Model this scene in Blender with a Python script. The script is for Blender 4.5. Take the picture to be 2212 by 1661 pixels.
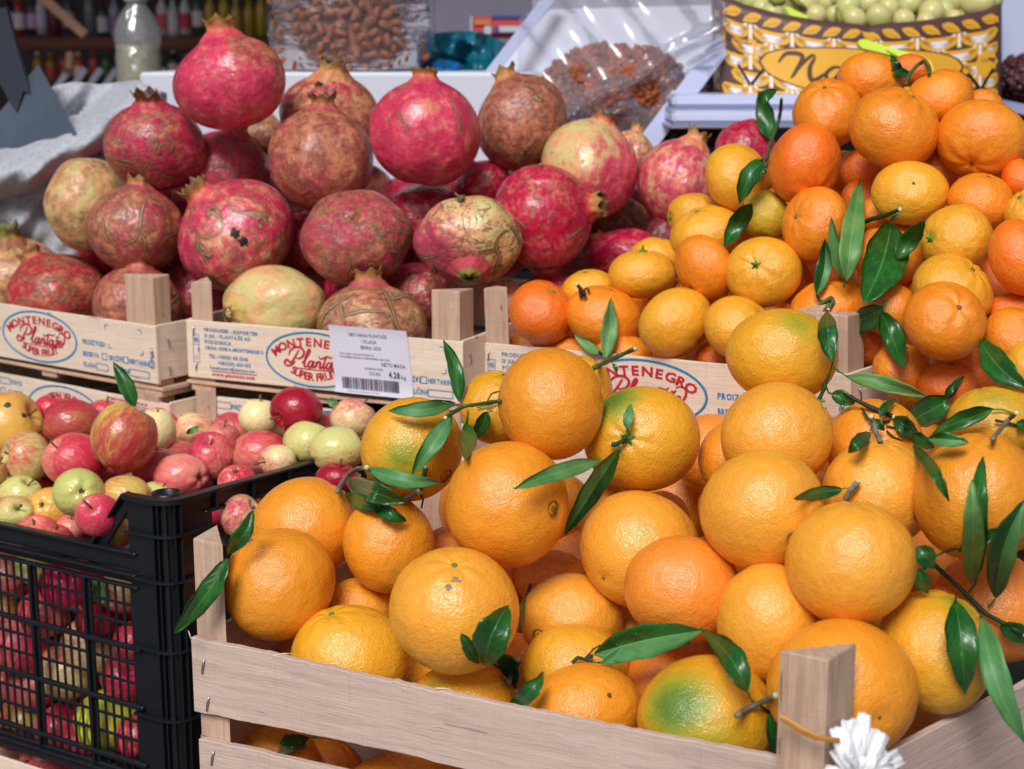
import bpy, math, random
import numpy as np
from mathutils import Vector, Matrix

for o in list(bpy.data.objects): bpy.data.objects.remove(o, do_unlink=True)
S = bpy.context.scene
COL = S.collection
random.seed(7)

# ---------------------------------------------------------------- camera
F = 3400.0                      # focal length in pixels of the 2212 x 1661 working grid
W0, H0 = 2212.0, 1661.0
PITCH = math.radians(12.0)
CZ = 1.45
cam_d = bpy.data.cameras.new('camera')
cam = bpy.data.objects.new('camera', cam_d); COL.objects.link(cam)
cam.location = (0, 0, CZ)
cam.rotation_euler = (math.radians(90) - PITCH, 0, 0)
cam_d.sensor_width = 36.0
cam_d.lens = 36.0 * F / W0
cam_d.clip_start = 0.05; cam_d.clip_end = 60
cam_d.dof.use_dof = True
cam_d.dof.focus_distance = 1.27
cam_d.dof.aperture_fstop = 8.2
S.camera = cam

RT = np.array([1.0, 0, 0])
UP = np.array([0, math.sin(PITCH), math.cos(PITCH)])
TO = np.array([0, -math.cos(PITCH), math.sin(PITCH)])      # towards the viewer
CAMF = np.stack([RT, UP, TO])                              # rows: camera frame in world
CAMP = np.array([0, 0, CZ])

def P(x, y, d):
    """a point of the place seen at grid position x,y at d metres along the view axis"""
    return CAMP + RT * ((x - W0 / 2) / F * d) + UP * (-(y - H0 / 2) / F * d) - TO * d

def PZ(x, y, z):
    """the same, for a known height above the ground"""
    v = RT * ((x - W0 / 2) / F) + UP * (-(y - H0 / 2) / F) - TO
    return CAMP + v * ((z - CZ) / v[2])

def depth_of(p):
    return float(np.dot(np.asarray(p) - CAMP, -TO))

# ---------------------------------------------------------------- light
SUN_EL, SUN_AZ = math.radians(46), math.radians(197)       # behind the viewer, a little to the left, high
w = bpy.data.worlds.new('World'); S.world = w; w.use_nodes = True
nt = w.node_tree; nt.nodes.clear()
sky = nt.nodes.new('ShaderNodeTexSky'); sky.sky_type = 'NISHITA'; sky.sun_disc = False
sky.sun_elevation = SUN_EL; sky.sun_rotation = SUN_AZ
sky.air_density = 1.0; sky.dust_density = 6.0; sky.ozone_density = 1.0
bg = nt.nodes.new('ShaderNodeBackground'); bg.inputs[1].default_value = 0.058
wo = nt.nodes.new('ShaderNodeOutputWorld')
nt.links.new(sky.outputs[0], bg.inputs[0]); nt.links.new(bg.outputs[0], wo.inputs[0])
sl = bpy.data.lights.new('sun', 'SUN'); sl.energy = 2.6; sl.angle = math.radians(22); sl.color = (0.98, 0.98, 1.0)
so = bpy.data.objects.new('sun', sl); COL.objects.link(so)
sd = Vector((math.sin(SUN_AZ) * math.cos(SUN_EL), math.cos(SUN_AZ) * math.cos(SUN_EL), math.sin(SUN_EL)))
so.rotation_euler = sd.to_track_quat('Z', 'Y').to_euler()
so.location = (0, -1, 4)
S.view_settings.view_transform = 'Standard'; S.view_settings.look = 'None'
S.view_settings.exposure = 0.10; S.view_settings.gamma = 1.0

# ---------------------------------------------------------------- helpers
def lin(r, g, b, k=1.0):
    def f(c):
        c /= 255.0
        return (c / 12.92 if c <= 0.04045 else ((c + 0.055) / 1.055) ** 2.4) * k
    return (f(r), f(g), f(b), 1.0)

def tag(o, label=None, cat=None, group=None, kind=None):
    if label: o['label'] = label
    if cat: o['category'] = cat
    if group: o['group'] = group
    if kind: o['kind'] = kind
    return o

def empty(name, loc, label=None, cat=None, group=None):
    o = bpy.data.objects.new(name, None); COL.objects.link(o)
    o.location = tuple(float(v) for v in loc); o.empty_display_size = 0.02
    return tag(o, label, cat, group)

def mesh_obj(name, verts, faces, mat, parent=None, origin=None, smooth=False, attrs=None, mats=None, midx=None):
    """verts in world space; the object's origin goes to `origin` (default the parent's origin or the centroid)"""
    verts = np.asarray(verts, dtype=float)
    if origin is None:
        origin = np.array(ORG[parent.name]) if parent is not None else verts.mean(axis=0)
    me = bpy.data.meshes.new(name)
    me.from_pydata((verts - origin).tolist(), [], [tuple(f) for f in faces])
    for m in (mats or [mat]): me.materials.append(m)
    if midx is not None: me.polygons.foreach_set('material_index', np.asarray(midx, dtype=np.int32))
    if smooth: me.polygons.foreach_set('use_smooth', np.ones(len(me.polygons), dtype=bool))
    put_attrs(me, attrs)
    me.update()
    o = bpy.data.objects.new(name, me); COL.objects.link(o)
    link_to(o, parent, origin)
    return o

ORG = {}
def link_to(o, parent, origin):
    origin = np.asarray(origin, dtype=float)
    ORG[o.name] = origin
    if parent is not None:
        o.parent = parent
        o.location = tuple(float(v) for v in origin - ORG[parent.name])
    else:
        o.location = tuple(float(v) for v in origin)

def root(name, loc, label, cat, group=None):
    o = empty(name, loc, label, cat, group); ORG[o.name] = np.asarray(loc, dtype=float)
    return o

def put_attrs(me, attrs):
    if not attrs: return
    for k, a in attrs.items():
        a = np.asarray(a, dtype=np.float32)
        if a.ndim == 1:
            at = me.attributes.new(k, 'FLOAT', 'POINT'); at.data.foreach_set('value', a)
        elif a.shape[1] == 3:
            at = me.attributes.new(k, 'FLOAT_VECTOR', 'POINT'); at.data.foreach_set('vector', a.ravel())
        else:
            at = me.attributes.new(k, 'FLOAT_COLOR', 'POINT'); at.data.foreach_set('color', a.ravel())

class MB:
    """collects boxes, tubes and sheets into one mesh"""
    def __init__(s): s.v = []; s.f = []; s.r = []
    def add(s, v, f, rest=None):
        n = len(s.v); v = [tuple(map(float, p)) for p in v]
        s.v += v; s.f += [tuple(i + n for i in q) for q in f]
        s.r += [tuple(map(float, p)) for p in (rest if rest is not None else v)]
    def box(s, o, a, b, c, bev=0.0):
        """corner o and three edge vectors"""
        o, a, b, c = (np.asarray(t, dtype=float) for t in (o, a, b, c))
        if bev:
            return s.bevbox(o, a, b, c, bev)
        v = [o, o + a, o + a + b, o + b, o + c, o + a + c, o + a + b + c, o + b + c]
        f = [(0, 3, 2, 1), (4, 5, 6, 7), (0, 1, 5, 4), (1, 2, 6, 5), (2, 3, 7, 6), (3, 0, 4, 7)]
        if np.dot(np.cross(a, b), c) < 0: f = [q[::-1] for q in f]
        la, lb, lc = (np.linalg.norm(t) for t in (a, b, c))
        r = [(0, 0, 0), (la, 0, 0), (la, lb, 0), (0, lb, 0), (0, 0, lc), (la, 0, lc), (la, lb, lc), (0, lb, lc)]
        s.add(v, f, r)
    def bevbox(s, o, a, b, c, bev):
        la, lb, lc = (np.linalg.norm(t) for t in (a, b, c))
        A, B, C = a / la, b / lb, c / lc
        bev = min(bev, la / 3, lb / 3, lc / 3)
        def pt(i, j, k, w):
            # w: which axis face the point lies on
            x = (0 if i == 0 else la); y = (0 if j == 0 else lb); z = (0 if k == 0 else lc)
            dx = bev if i == 0 else -bev; dy = bev if j == 0 else -bev; dz = bev if k == 0 else -bev
            if w != 0: x += dx
            if w != 1: y += dy
            if w != 2: z += dz
            return (x, y, z)
        idx = {}; rs = []
        for i in (0, 1):
            for j in (0, 1):
                for k in (0, 1):
                    for w_ in (0, 1, 2):
                        idx[(i, j, k, w_)] = len(rs); rs.append(pt(i, j, k, w_))
        f = []
        f.append([idx[(0, 0, 0, 0)], idx[(0, 0, 1, 0)], idx[(0, 1, 1, 0)], idx[(0, 1, 0, 0)]])
        f.append([idx[(1, 0, 0, 0)], idx[(1, 1, 0, 0)], idx[(1, 1, 1, 0)], idx[(1, 0, 1, 0)]])
        f.append([idx[(0, 0, 0, 1)], idx[(1, 0, 0, 1)], idx[(1, 0, 1, 1)], idx[(0, 0, 1, 1)]])
        f.append([idx[(0, 1, 0, 1)], idx[(0, 1, 1, 1)], idx[(1, 1, 1, 1)], idx[(1, 1, 0, 1)]])
        f.append([idx[(0, 0, 0, 2)], idx[(0, 1, 0, 2)], idx[(1, 1, 0, 2)], idx[(1, 0, 0, 2)]])
        f.append([idx[(0, 0, 1, 2)], idx[(1, 0, 1, 2)], idx[(1, 1, 1, 2)], idx[(0, 1, 1, 2)]])
        for i in (0, 1):
            for j in (0, 1):
                f.append([idx[(i, j, 0, 0)], idx[(i, j, 1, 0)], idx[(i, j, 1, 1)], idx[(i, j, 0, 1)]][::(1 if i == j else -1)])
        for i in (0, 1):
            for k in (0, 1):
                f.append([idx[(i, 0, k, 0)], idx[(i, 1, k, 0)], idx[(i, 1, k, 2)], idx[(i, 0, k, 2)]][::(-1 if i == k else 1)])
        for j in (0, 1):
            for k in (0, 1):
                f.append([idx[(0, j, k, 1)], idx[(1, j, k, 1)], idx[(1, j, k, 2)], idx[(0, j, k, 2)]][::(1 if j == k else -1)])
        for i in (0, 1):
            for j in (0, 1):
                for k in (0, 1):
                    q = [idx[(i, j, k, 0)], idx[(i, j, k, 1)], idx[(i, j, k, 2)]]
                    f.append(q if (i + j + k) % 2 == 1 else q[::-1])
        if np.dot(np.cross(a, b), c) < 0: f = [q[::-1] for q in f]
        v = [o + A * p[0] + B * p[1] + C * p[2] for p in rs]
        s.add(v, f, rs)
    def tube(s, pts, rad, n=8, cap=True):
        pts = [np.asarray(p, dtype=float) for p in pts]
        m = len(pts)
        rad = [rad] * m if not hasattr(rad, '__len__') else rad
        base = len(s.v); v = []; r = []
        u = None; L = 0
        for i, p in enumerate(pts):
            t = pts[min(i + 1, m - 1)] - pts[max(i - 1, 0)]
            t = t / (np.linalg.norm(t) + 1e-12)
            if u is None:
                u = np.cross(t, [0.3, 0.2, 1.0]); u /= np.linalg.norm(u)
            u = u - t * np.dot(u, t); u /= np.linalg.norm(u)
            w_ = np.cross(t, u)
            if i: L += np.linalg.norm(p - pts[i - 1])
            for k in range(n):
                a = 2 * math.pi * k / n
                v.append(p + (u * math.cos(a) + w_ * math.sin(a)) * rad[i]); r.append((L, math.cos(a) * rad[i], math.sin(a) * rad[i]))
        f = []
        for i in range(m - 1):
            for k in range(n):
                k2 = (k + 1) % n
                f.append((i * n + k, i * n + k2, (i + 1) * n + k2, (i + 1) * n + k))
        if cap:
            f.append(tuple(range(n))[::-1]); f.append(tuple((m - 1) * n + k for k in range(n)))
        s.add(v, f, r)
    def grid(s, pts, flip=False, rest=None):
        """pts[i][j] -> quads"""
        a = len(pts); b = len(pts[0])
        v = [p for row in pts for p in row]
        f = []
        for i in range(a - 1):
            for j in range(b - 1):
                q = (i * b + j, i * b + j + 1, (i + 1) * b + j + 1, (i + 1) * b + j)
                f.append(q[::-1] if flip else q)
        s.add(v, f, rest)
    def lathe(s, c, prof, n=20, axis=(0, 0, 1), closed=True):
        c = np.asarray(c, dtype=float); ax = np.asarray(axis, dtype=float); ax /= np.linalg.norm(ax)
        u = np.cross(ax, [0.1, 1, 0.05]); u /= np.linalg.norm(u); w_ = np.cross(ax, u)
        v = []; f = []
        for (r, h) in prof:
            for k in range(n):
                a = 2 * math.pi * k / n
                v.append(c + ax * h + (u * math.cos(a) + w_ * math.sin(a)) * r)
        for i in range(len(prof) - 1):
            for k in range(n):
                k2 = (k + 1) % n
                f.append((i * n + k, i * n + k2, (i + 1) * n + k2, (i + 1) * n + k))
        if closed:
            f.append(tuple(range(n))[::-1]); f.append(tuple((len(prof) - 1) * n + k for k in range(n)))
        s.add(v, f)
    def build(s, name, mat, parent=None, smooth=False, origin=None, extra=None):
        at = {'rest': np.array(s.r)}
        if extra: at.update(extra)
        return mesh_obj(name, s.v, s.f, mat, parent, origin, smooth, at)
# ---------------------------------------------------------------- materials
class NT:
    def __init__(s, name):
        s.m = bpy.data.materials.new(name); s.m.use_nodes = True
        s.t = s.m.node_tree; s.t.nodes.clear()
        s.out = s.t.nodes.new('ShaderNodeOutputMaterial')
        s.b = s.t.nodes.new('ShaderNodeBsdfPrincipled')
        s.t.links.new(s.b.outputs[0], s.out.inputs[0])
    def L(s, a, b): s.t.links.new(a, b)
    def n(s, typ, **kw):
        nd = s.t.nodes.new('ShaderNode' + typ)
        for k, v in kw.items(): setattr(nd, k, v)
        return nd
    def sv(s, sock, v):
        if hasattr(v, 'links') or isinstance(v, bpy.types.NodeSocket): s.L(v, sock)
        else: sock.default_value = v
    def attr(s, name, out='Vector', typ='GEOMETRY'):
        a = s.n('Attribute', attribute_name=name, attribute_type=typ)
        return a.outputs[out]
    def objrand(s): return s.n('ObjectInfo').outputs['Random']
    def math(s, op, a, b=0.0, c=None, clamp=False):
        m = s.n('Math', operation=op, use_clamp=clamp); s.sv(m.inputs[0], a); s.sv(m.inputs[1], b)
        if c is not None: s.sv(m.inputs[2], c)
        return m.outputs[0]
    def vmath(s, op, a, b=None, sc=None):
        m = s.n('VectorMath', operation=op); s.sv(m.inputs[0], a)
        if b is not None: s.sv(m.inputs[1], b)
        if sc is not None: s.sv(m.inputs['Scale'], sc)
        return m.outputs['Value'] if op in ('LENGTH', 'DOT_PRODUCT', 'DISTANCE') else m.outputs['Vector']
    def map(s, v, sc=(1, 1, 1), loc=(0, 0, 0)):
        m = s.n('Mapping'); s.sv(m.inputs[0], v); s.sv(m.inputs['Location'], loc); s.sv(m.inputs['Scale'], sc)
        return m.outputs[0]
    def noise(s, v, scale=5, detail=3, rough=0.5, dist=0.0, out='Fac'):
        m = s.n('TexNoise'); s.sv(m.inputs['Vector'], v); s.sv(m.inputs['Scale'], scale)
        m.inputs['Detail'].default_value = detail; m.inputs['Roughness'].default_value = rough
        m.inputs['Distortion'].default_value = dist
        return m.outputs[0 if out == 'Fac' else 'Color']
    def voro(s, v, scale=5, feature='F1', rand=1.0, out='Distance'):
        m = s.n('TexVoronoi', feature=feature); s.sv(m.inputs['Vector'], v); s.sv(m.inputs['Scale'], scale)
        m.inputs['Randomness'].default_value = rand
        return m.outputs[out]
    def ramp(s, f, a, b, c0=0.0, c1=1.0, smooth=True):
        m = s.n('MapRange', interpolation_type='SMOOTHSTEP' if smooth else 'LINEAR')
        s.sv(m.inputs[0], f); s.sv(m.inputs[1], a); s.sv(m.inputs[2], b); s.sv(m.inputs[3], c0); s.sv(m.inputs[4], c1)
        return m.outputs[0]
    def mix(s, f, a, b, mode='MIX'):
        m = s.n('Mix', data_type='RGBA', blend_type=mode)
        s.sv(m.inputs[0], f); s.sv(m.inputs[6], a); s.sv(m.inputs[7], b)
        return m.outputs[2]
    def bump(s, h, strength=0.3, dist=0.001, prev=None):
        m = s.n('Bump'); m.inputs['Strength'].default_value = strength; m.inputs['Distance'].default_value = dist
        s.sv(m.inputs['Height'], h)
        if prev is not None: s.L(prev, m.inputs['Normal'])
        return m.outputs[0]
    def fin(s, col=None, rough=0.5, nrm=None, spec=0.5, coat=0.0, metal=0.0, sss=0.0, sssr=(0.01, 0.004, 0.001)):
        if col is not None: s.sv(s.b.inputs['Base Color'], col)
        s.sv(s.b.inputs['Roughness'], rough); s.sv(s.b.inputs['Metallic'], metal)
        s.sv(s.b.inputs['Specular IOR Level'], spec); s.sv(s.b.inputs['Coat Weight'], coat)
        s.b.inputs['Coat Roughness'].default_value = 0.18
        if sss:
            s.b.inputs['Subsurface Weight'].default_value = sss
            s.b.inputs['Subsurface Radius'].default_value = sssr
            s.b.inputs['Subsurface Scale'].default_value = 1.0
        if nrm is not None: s.L(nrm, s.b.inputs['Normal'])
        return s.m

def m_citrus():
    g = NT('citrus_peel')
    r0 = g.attr('rest'); amt = g.attr('amt')
    off = g.vmath('SCALE', (7.1, 3.3, 9.7), sc=g.objrand())
    r = g.vmath('ADD', r0, off)
    sep = g.n('SeparateXYZ'); g.L(amt, sep.inputs[0])            # x green, y yellow, z pore strength
    tint = g.attr('tint', 'Color')
    n1 = g.noise(r, 1.6, 4, 0.55)
    # broad drift between the tint and a yellower skin
    yel = g.mix(0.6, tint, lin(240, 178, 50))
    c = g.mix(g.math('MULTIPLY', g.ramp(n1, 0.42, 0.68), g.math('ADD', 0.35, sep.outputs[1])), tint, yel)
    n2 = g.noise(r, 5, 5, 0.6)
    c = g.mix(g.ramp(n2, 0.35, 0.75, 0.0, 0.25), c, g.mix(1.0, c, (0.78, 0.70, 0.6, 1), 'MULTIPLY'))
    # green, ragged at its edge
    gm = g.math('ADD', sep.outputs[0], g.math('MULTIPLY', g.math('SUBTRACT', n2, 0.5), 0.35))
    gm = g.math('ADD', gm, g.math('MULTIPLY', g.math('SUBTRACT', g.noise(r, 18, 5, 0.7), 0.5), 0.45))
    c = g.mix(g.ramp(gm, 0.05, 0.75), c, lin(164, 160, 40))
    c = g.mix(g.ramp(gm, 0.45, 1.15, 0, 0.9), c, lin(84, 122, 40))
    # pores
    v = g.voro(r, g.math('ADD', 27, g.math('MULTIPLY', g.objrand(), 14)), rand=0.85)
    pore = g.ramp(v, 0.10, 0.38, 1.0, 0.0)
    c = g.mix(g.math('MULTIPLY', pore, sep.outputs[2]), c, g.mix(1.0, c, (0.70, 0.50, 0.28, 1), 'MULTIPLY'))
    # scattered brown specks and grey rubs
    sp = g.voro(g.vmath('ADD', r, (3, 1, 2)), 5.5)
    spn = g.noise(r, 40, 2)
    sm = g.math('MULTIPLY', g.ramp(g.math('ADD', sp, g.math('MULTIPLY', spn, 0.05)), 0.055, 0.085, 1, 0), g.ramp(g.noise(r, 2.3, 2), 0.48, 0.6))
    c = g.mix(g.math('MULTIPLY', sm, 0.8), c, lin(96, 62, 30))
    sc = g.math('MULTIPLY', g.ramp(g.noise(r, 11, 6, 0.75, 0.6), 0.64, 0.70), g.ramp(g.noise(r, 1.9, 2), 0.54, 0.66))
    c = g.mix(g.math('MULTIPLY', sc, 0.45), c, lin(175, 140, 95))
    h = g.math('ADD', g.math('MULTIPLY', v, 0.7), g.math('MULTIPLY', g.noise(r, 24, 3, 0.6), 0.9))
    b1 = g.bump(g.noise(r, 4.0, 2), 0.25, 0.006)
    b = g.bump(h, 0.45, 0.0011, b1)
    return g.fin(c, g.ramp(n2, 0.3, 0.7, 0.24, 0.36), b, 0.75, 0.0)

def m_pom():
    g = NT('pomegranate_skin')
    r0 = g.attr('rest'); amt = g.attr('amt')
    off = g.vmath('SCALE', (5.1, 8.3, 2.7), sc=g.objrand())
    r = g.vmath('ADD', r0, off)
    sep = g.n('SeparateXYZ'); g.L(amt, sep.inputs[0])            # yellow, russet, cracks
    tint = g.attr('tint', 'Color')
    st = g.noise(g.map(r, (2.6, 2.6, 1.0)), 1.6, 6, 0.62, 0.5)
    fine = g.noise(r, 13, 6, 0.72)
    med = g.noise(r, 4.5, 6, 0.68, 0.3)
    # pink skin: paler dusty flushes and darker wine zones
    c = g.mix(g.ramp(st, 0.32, 0.62, 0, 0.85), g.mix(1.0, tint, (0.72, 0.5, 0.72, 1), 'MULTIPLY'), tint)
    c = g.mix(g.ramp(g.math('ADD', med, g.math('MULTIPLY', fine, 0.25)), 0.60, 0.80, 0, 0.45), c, lin(226, 128, 124))
    ym = g.math('ADD', g.math('ADD', sep.outputs[0], g.math('MULTIPLY', g.math('SUBTRACT', st, 0.5), 1.7)), g.math('MULTIPLY', g.math('SUBTRACT', med, 0.5), 1.1))
    ycol = g.mix(g.ramp(g.noise(r, 2.2, 2), 0.4, 0.6), lin(216, 168, 116), lin(204, 190, 128))
    c = g.mix(g.ramp(ym, 0.30, 0.95), c, ycol)
    # russet: brown leathery film in patches
    rn = g.noise(g.vmath('ADD', r, (2, 5, 1)), 1.7, 7, 0.66, 0.5)
    rmm = g.math('ADD', g.math('ADD', sep.outputs[1], g.math('MULTIPLY', g.math('SUBTRACT', rn, 0.5), 2.6)), g.math('MULTIPLY', g.math('SUBTRACT', fine, 0.5), 0.9))
    rm = g.ramp(rmm, 0.28, 0.85)
    bro = g.mix(g.ramp(med, 0.38, 0.62), lin(118, 70, 52), lin(190, 128, 86))
    bro = g.mix(g.ramp(fine, 0.52, 0.66), bro, lin(206, 156, 104))
    c = g.mix(g.math('MULTIPLY', rm, 0.72), c, bro)
    drk = g.math('MULTIPLY', g.ramp(g.noise(r, 6.5, 7, 0.78), 0.56, 0.66), g.ramp(rmm, 0.55, 1.15))
    c = g.mix(g.math('MULTIPLY', drk, 0.85), c, lin(52, 34, 30))
    # cracks: corky brown lines that wander and break off
    def lines(scale, seed, w0, w1, thr, soft, det=2):
        q = g.vmath('ADD', r, seed)
        n = g.noise(q, scale, det, 0.5, 0.9)
        a = g.math('ABSOLUTE', g.math('SUBTRACT', n, 0.5))
        m = g.ramp(g.noise(g.vmath('ADD', q, (4, 9, 2)), scale * 0.75, 3, 0.6), thr, g.math('ADD', thr, soft) if not isinstance(thr, float) else thr + soft)
        wd = g.math('MULTIPLY', m, g.ramp(g.noise(q, scale * 2.3, 2), 0.35, 0.65, w0, w1))
        core = g.ramp(g.math('SUBTRACT', a, wd), -0.004, 0.002, 1, 0)
        rim = g.ramp(g.math('SUBTRACT', a, wd), 0.004, 0.014, 1, 0)
        gate = g.ramp(m, 0.05, 0.25)
        return g.math('MULTIPLY', core, gate), g.math('MULTIPLY', rim, gate)
    t1 = g.math('SUBTRACT', 0.68, g.math('MULTIPLY', sep.outputs[2], 0.26))
    c1, r1 = lines(1.15, (3, 1, 7), 0.004, 0.013, t1, 0.08)
    t2 = g.math('SUBTRACT', 0.66, g.math('MULTIPLY', sep.outputs[2], 0.20))
    c2, r2 = lines(3.0, (8, 2, 5), 0.006, 0.020, t2, 0.06)
    t3 = g.math('SUBTRACT', 0.62, g.math('MULTIPLY', sep.outputs[2], 0.12))
    c3, r3 = lines(9.0, (1, 6, 3), 0.010, 0.035, t3, 0.05)
    core = g.math('MAXIMUM', c1, g.math('MAXIMUM', c2, g.math('MULTIPLY', c3, 0.5)))
    rim = g.math('MAXIMUM', r1, g.math('MAXIMUM', r2, g.math('MULTIPLY', r3, 0.75)))
    c = g.mix(g.math('MULTIPLY', rim, 0.85), c, lin(78, 44, 34))
    c = g.mix(core, c, lin(150, 120, 84))
    # specks
    v3 = g.voro(r, 21)
    sk2 = g.math('MULTIPLY', g.ramp(v3, 0.10, 0.22, 1, 0), g.ramp(g.noise(r, 3.4, 3), 0.48, 0.60))
    c = g.mix(g.math('MULTIPLY', sk2, 0.75), c, lin(92, 52, 40))
    h = g.math('ADD', g.math('MULTIPLY', rim, 0.9), g.math('ADD', g.math('MULTIPLY', fine, 0.7), g.math('MULTIPLY', med, 0.5)))
    b1 = g.bump(g.noise(r, 3.0, 2, 0.5), 0.35, 0.010)
    b = g.bump(h, 0.35, 0.0012, b1)
    ro = g.math('ADD', g.ramp(fine, 0.3, 0.7, 0.22, 0.36), g.math('MULTIPLY', g.math('ADD', rim, rm), 0.12))
    return g.fin(c, ro, b, 0.6)

def m_apple():
    g = NT('apple_skin')
    r0 = g.attr('rest'); amt = g.attr('amt')
    off = g.vmath('SCALE', (4.1, 6.3, 3.7), sc=g.objrand())
    r = g.vmath('ADD', r0, off)
    sep = g.n('SeparateXYZ'); g.L(amt, sep.inputs[0])            # blush
    tint = g.attr('tint', 'Color'); red = g.attr('tint2', 'Color')
    a = g.noise(g.map(r, (1, 1, 0.16)), 9, 4, 0.6, 0.3)
    a2 = g.noise(r, 1.6, 3)
    a3 = g.noise(r, 22, 3, 0.7)
    f = g.math('ADD', g.math('ADD', sep.outputs[0], g.math('MULTIPLY', g.math('SUBTRACT', a, 0.5), 1.15)), g.math('ADD', g.math('MULTIPLY', g.math('SUBTRACT', a2, 0.5), 0.9), g.math('MULTIPLY', g.math('SUBTRACT', a3, 0.5), 0.35)))
    c = g.mix(g.ramp(f, 0.10, 1.00), tint, g.mix(0.30, red, tint))
    c = g.mix(g.ramp(f, 0.45, 1.30), c, red)
    c = g.mix(g.ramp(g.voro(r, 15), 0.03, 0.09, 0.45, 0), c, lin(230, 200, 160))
    bl = g.math('MULTIPLY', g.ramp(g.voro(g.vmath('ADD', r, (1, 7, 3)), 3.0), 0.05, 0.075, 1, 0), g.ramp(g.noise(r, 2.1, 1), 0.5, 0.55))
    c = g.mix(bl, c, lin(90, 62, 40))
    b = g.bump(g.noise(r, 5, 2), 0.25, 0.004)
    return g.fin(c, g.ramp(a2, 0.35, 0.65, 0.22, 0.36), b, 0.5)

def m_tinted(name, rough=0.5, spec=0.5, amp=0.25, scale=60, bumpd=0.0005, sss=0):
    g = NT(name)
    t = g.attr('tint', 'Color'); tc = g.n('TexCoord').outputs['Object']
    n = g.noise(tc, scale, 4, 0.6)
    c = g.mix(g.ramp(n, 0.3, 0.7, 0, amp), t, g.mix(1.0, t, (0.4, 0.35, 0.3, 1), 'MULTIPLY'))
    return g.fin(c, rough, g.bump(n, 0.5, bumpd), spec, sss=sss)

def m_wood(name, c0, c1, dirt, gs=1.0, rough=0.75, stain=0.5):
    g = NT(name)
    r0 = g.attr('rest')
    r = g.vmath('ADD', r0, g.vmath('SCALE', (1.7, 2.3, 0.9), sc=g.objrand()))
    gr = g.noise(g.map(r, (9 * gs, 160 * gs, 160 * gs)), 1.0, 6, 0.65, 0.4)
    lo = g.noise(g.map(r, (5, 14, 14)), 1.0, 4, 0.6, 0.6)
    fib = g.noise(g.map(r, (40, 900, 900)), 1.0, 3, 0.6)
    c = g.mix(g.ramp(gr, 0.35, 0.7), c0, c1)
    c = g.mix(g.ramp(fib, 0.45, 0.75, 0, 0.35), c, g.mix(1.0, c, (0.7, 0.62, 0.55, 1), 'MULTIPLY'))
    c = g.mix(g.ramp(lo, 0.5, 0.78, 0, stain), c, dirt)
    crk = g.math('MULTIPLY', g.ramp(g.noise(g.map(r, (6, 260, 260)), 1.0, 3, 0.6), 0.66, 0.70), g.ramp(g.noise(g.map(r, (18, 40, 40)), 1.0, 2), 0.52, 0.6))
    c = g.mix(g.math('MULTIPLY', crk, 0.6), c, g.mix(1.0, dirt, (0.3, 0.25, 0.22, 1), 'MULTIPLY'))
    sw = g.noise(g.map(r, (420, 14, 14)), 1.0, 3, 0.7)
    c = g.mix(g.ramp(sw, 0.5, 0.75, 0, 0.28), c, g.mix(1.0, c, (0.72, 0.68, 0.68, 1), 'MULTIPLY'))
    bl = g.noise(g.map(r, (14, 40, 40)), 1.0, 6, 0.75, 1.0)
    c = g.mix(g.ramp(bl, 0.56, 0.72, 0, stain * 0.9), c, g.mix(0.5, dirt, (0.34, 0.34, 0.38, 1)))
    dn_ = g.ramp(g.noise(g.map(r, (55, 150, 150)), 1.0, 3, 0.6), 0.66, 0.74)
    kn = g.voro(g.map(r, (10, 26, 10)), 1.6)
    c = g.mix(g.ramp(kn, 0.02, 0.09, 0.7, 0), c, g.mix(1.0, dirt, (0.35, 0.25, 0.2, 1), 'MULTIPLY'))
    h = g.math('ADD', g.math('ADD', g.math('MULTIPLY', gr, 0.6), g.math('MULTIPLY', g.math('ADD', sw, dn_), -0.6)), g.math('ADD', fib, g.math('MULTIPLY', crk, -1.0)))
    return g.fin(c, rough, g.bump(h, 0.7, 0.0007), 0.3)

def m_plain(name, col, rough=0.5, spec=0.5, metal=0.0, bs=0.0, bscale=200, bdist=0.0005, var=0.0, vscale=20, coat=0.0):
    g = NT(name)
    tc = g.n('TexCoord').outputs['Object']
    c = col
    if var:
        c = g.mix(g.ramp(g.noise(tc, vscale, 4, 0.6), 0.3, 0.7, 0, 1), col, tuple(list(np.array(col[:3]) * (1 - var)) + [1]))
    nr = g.bump(g.noise(tc, bscale, 3, 0.6), bs, bdist) if bs else None
    return g.fin(c, rough, nr, spec, coat, metal)

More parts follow.
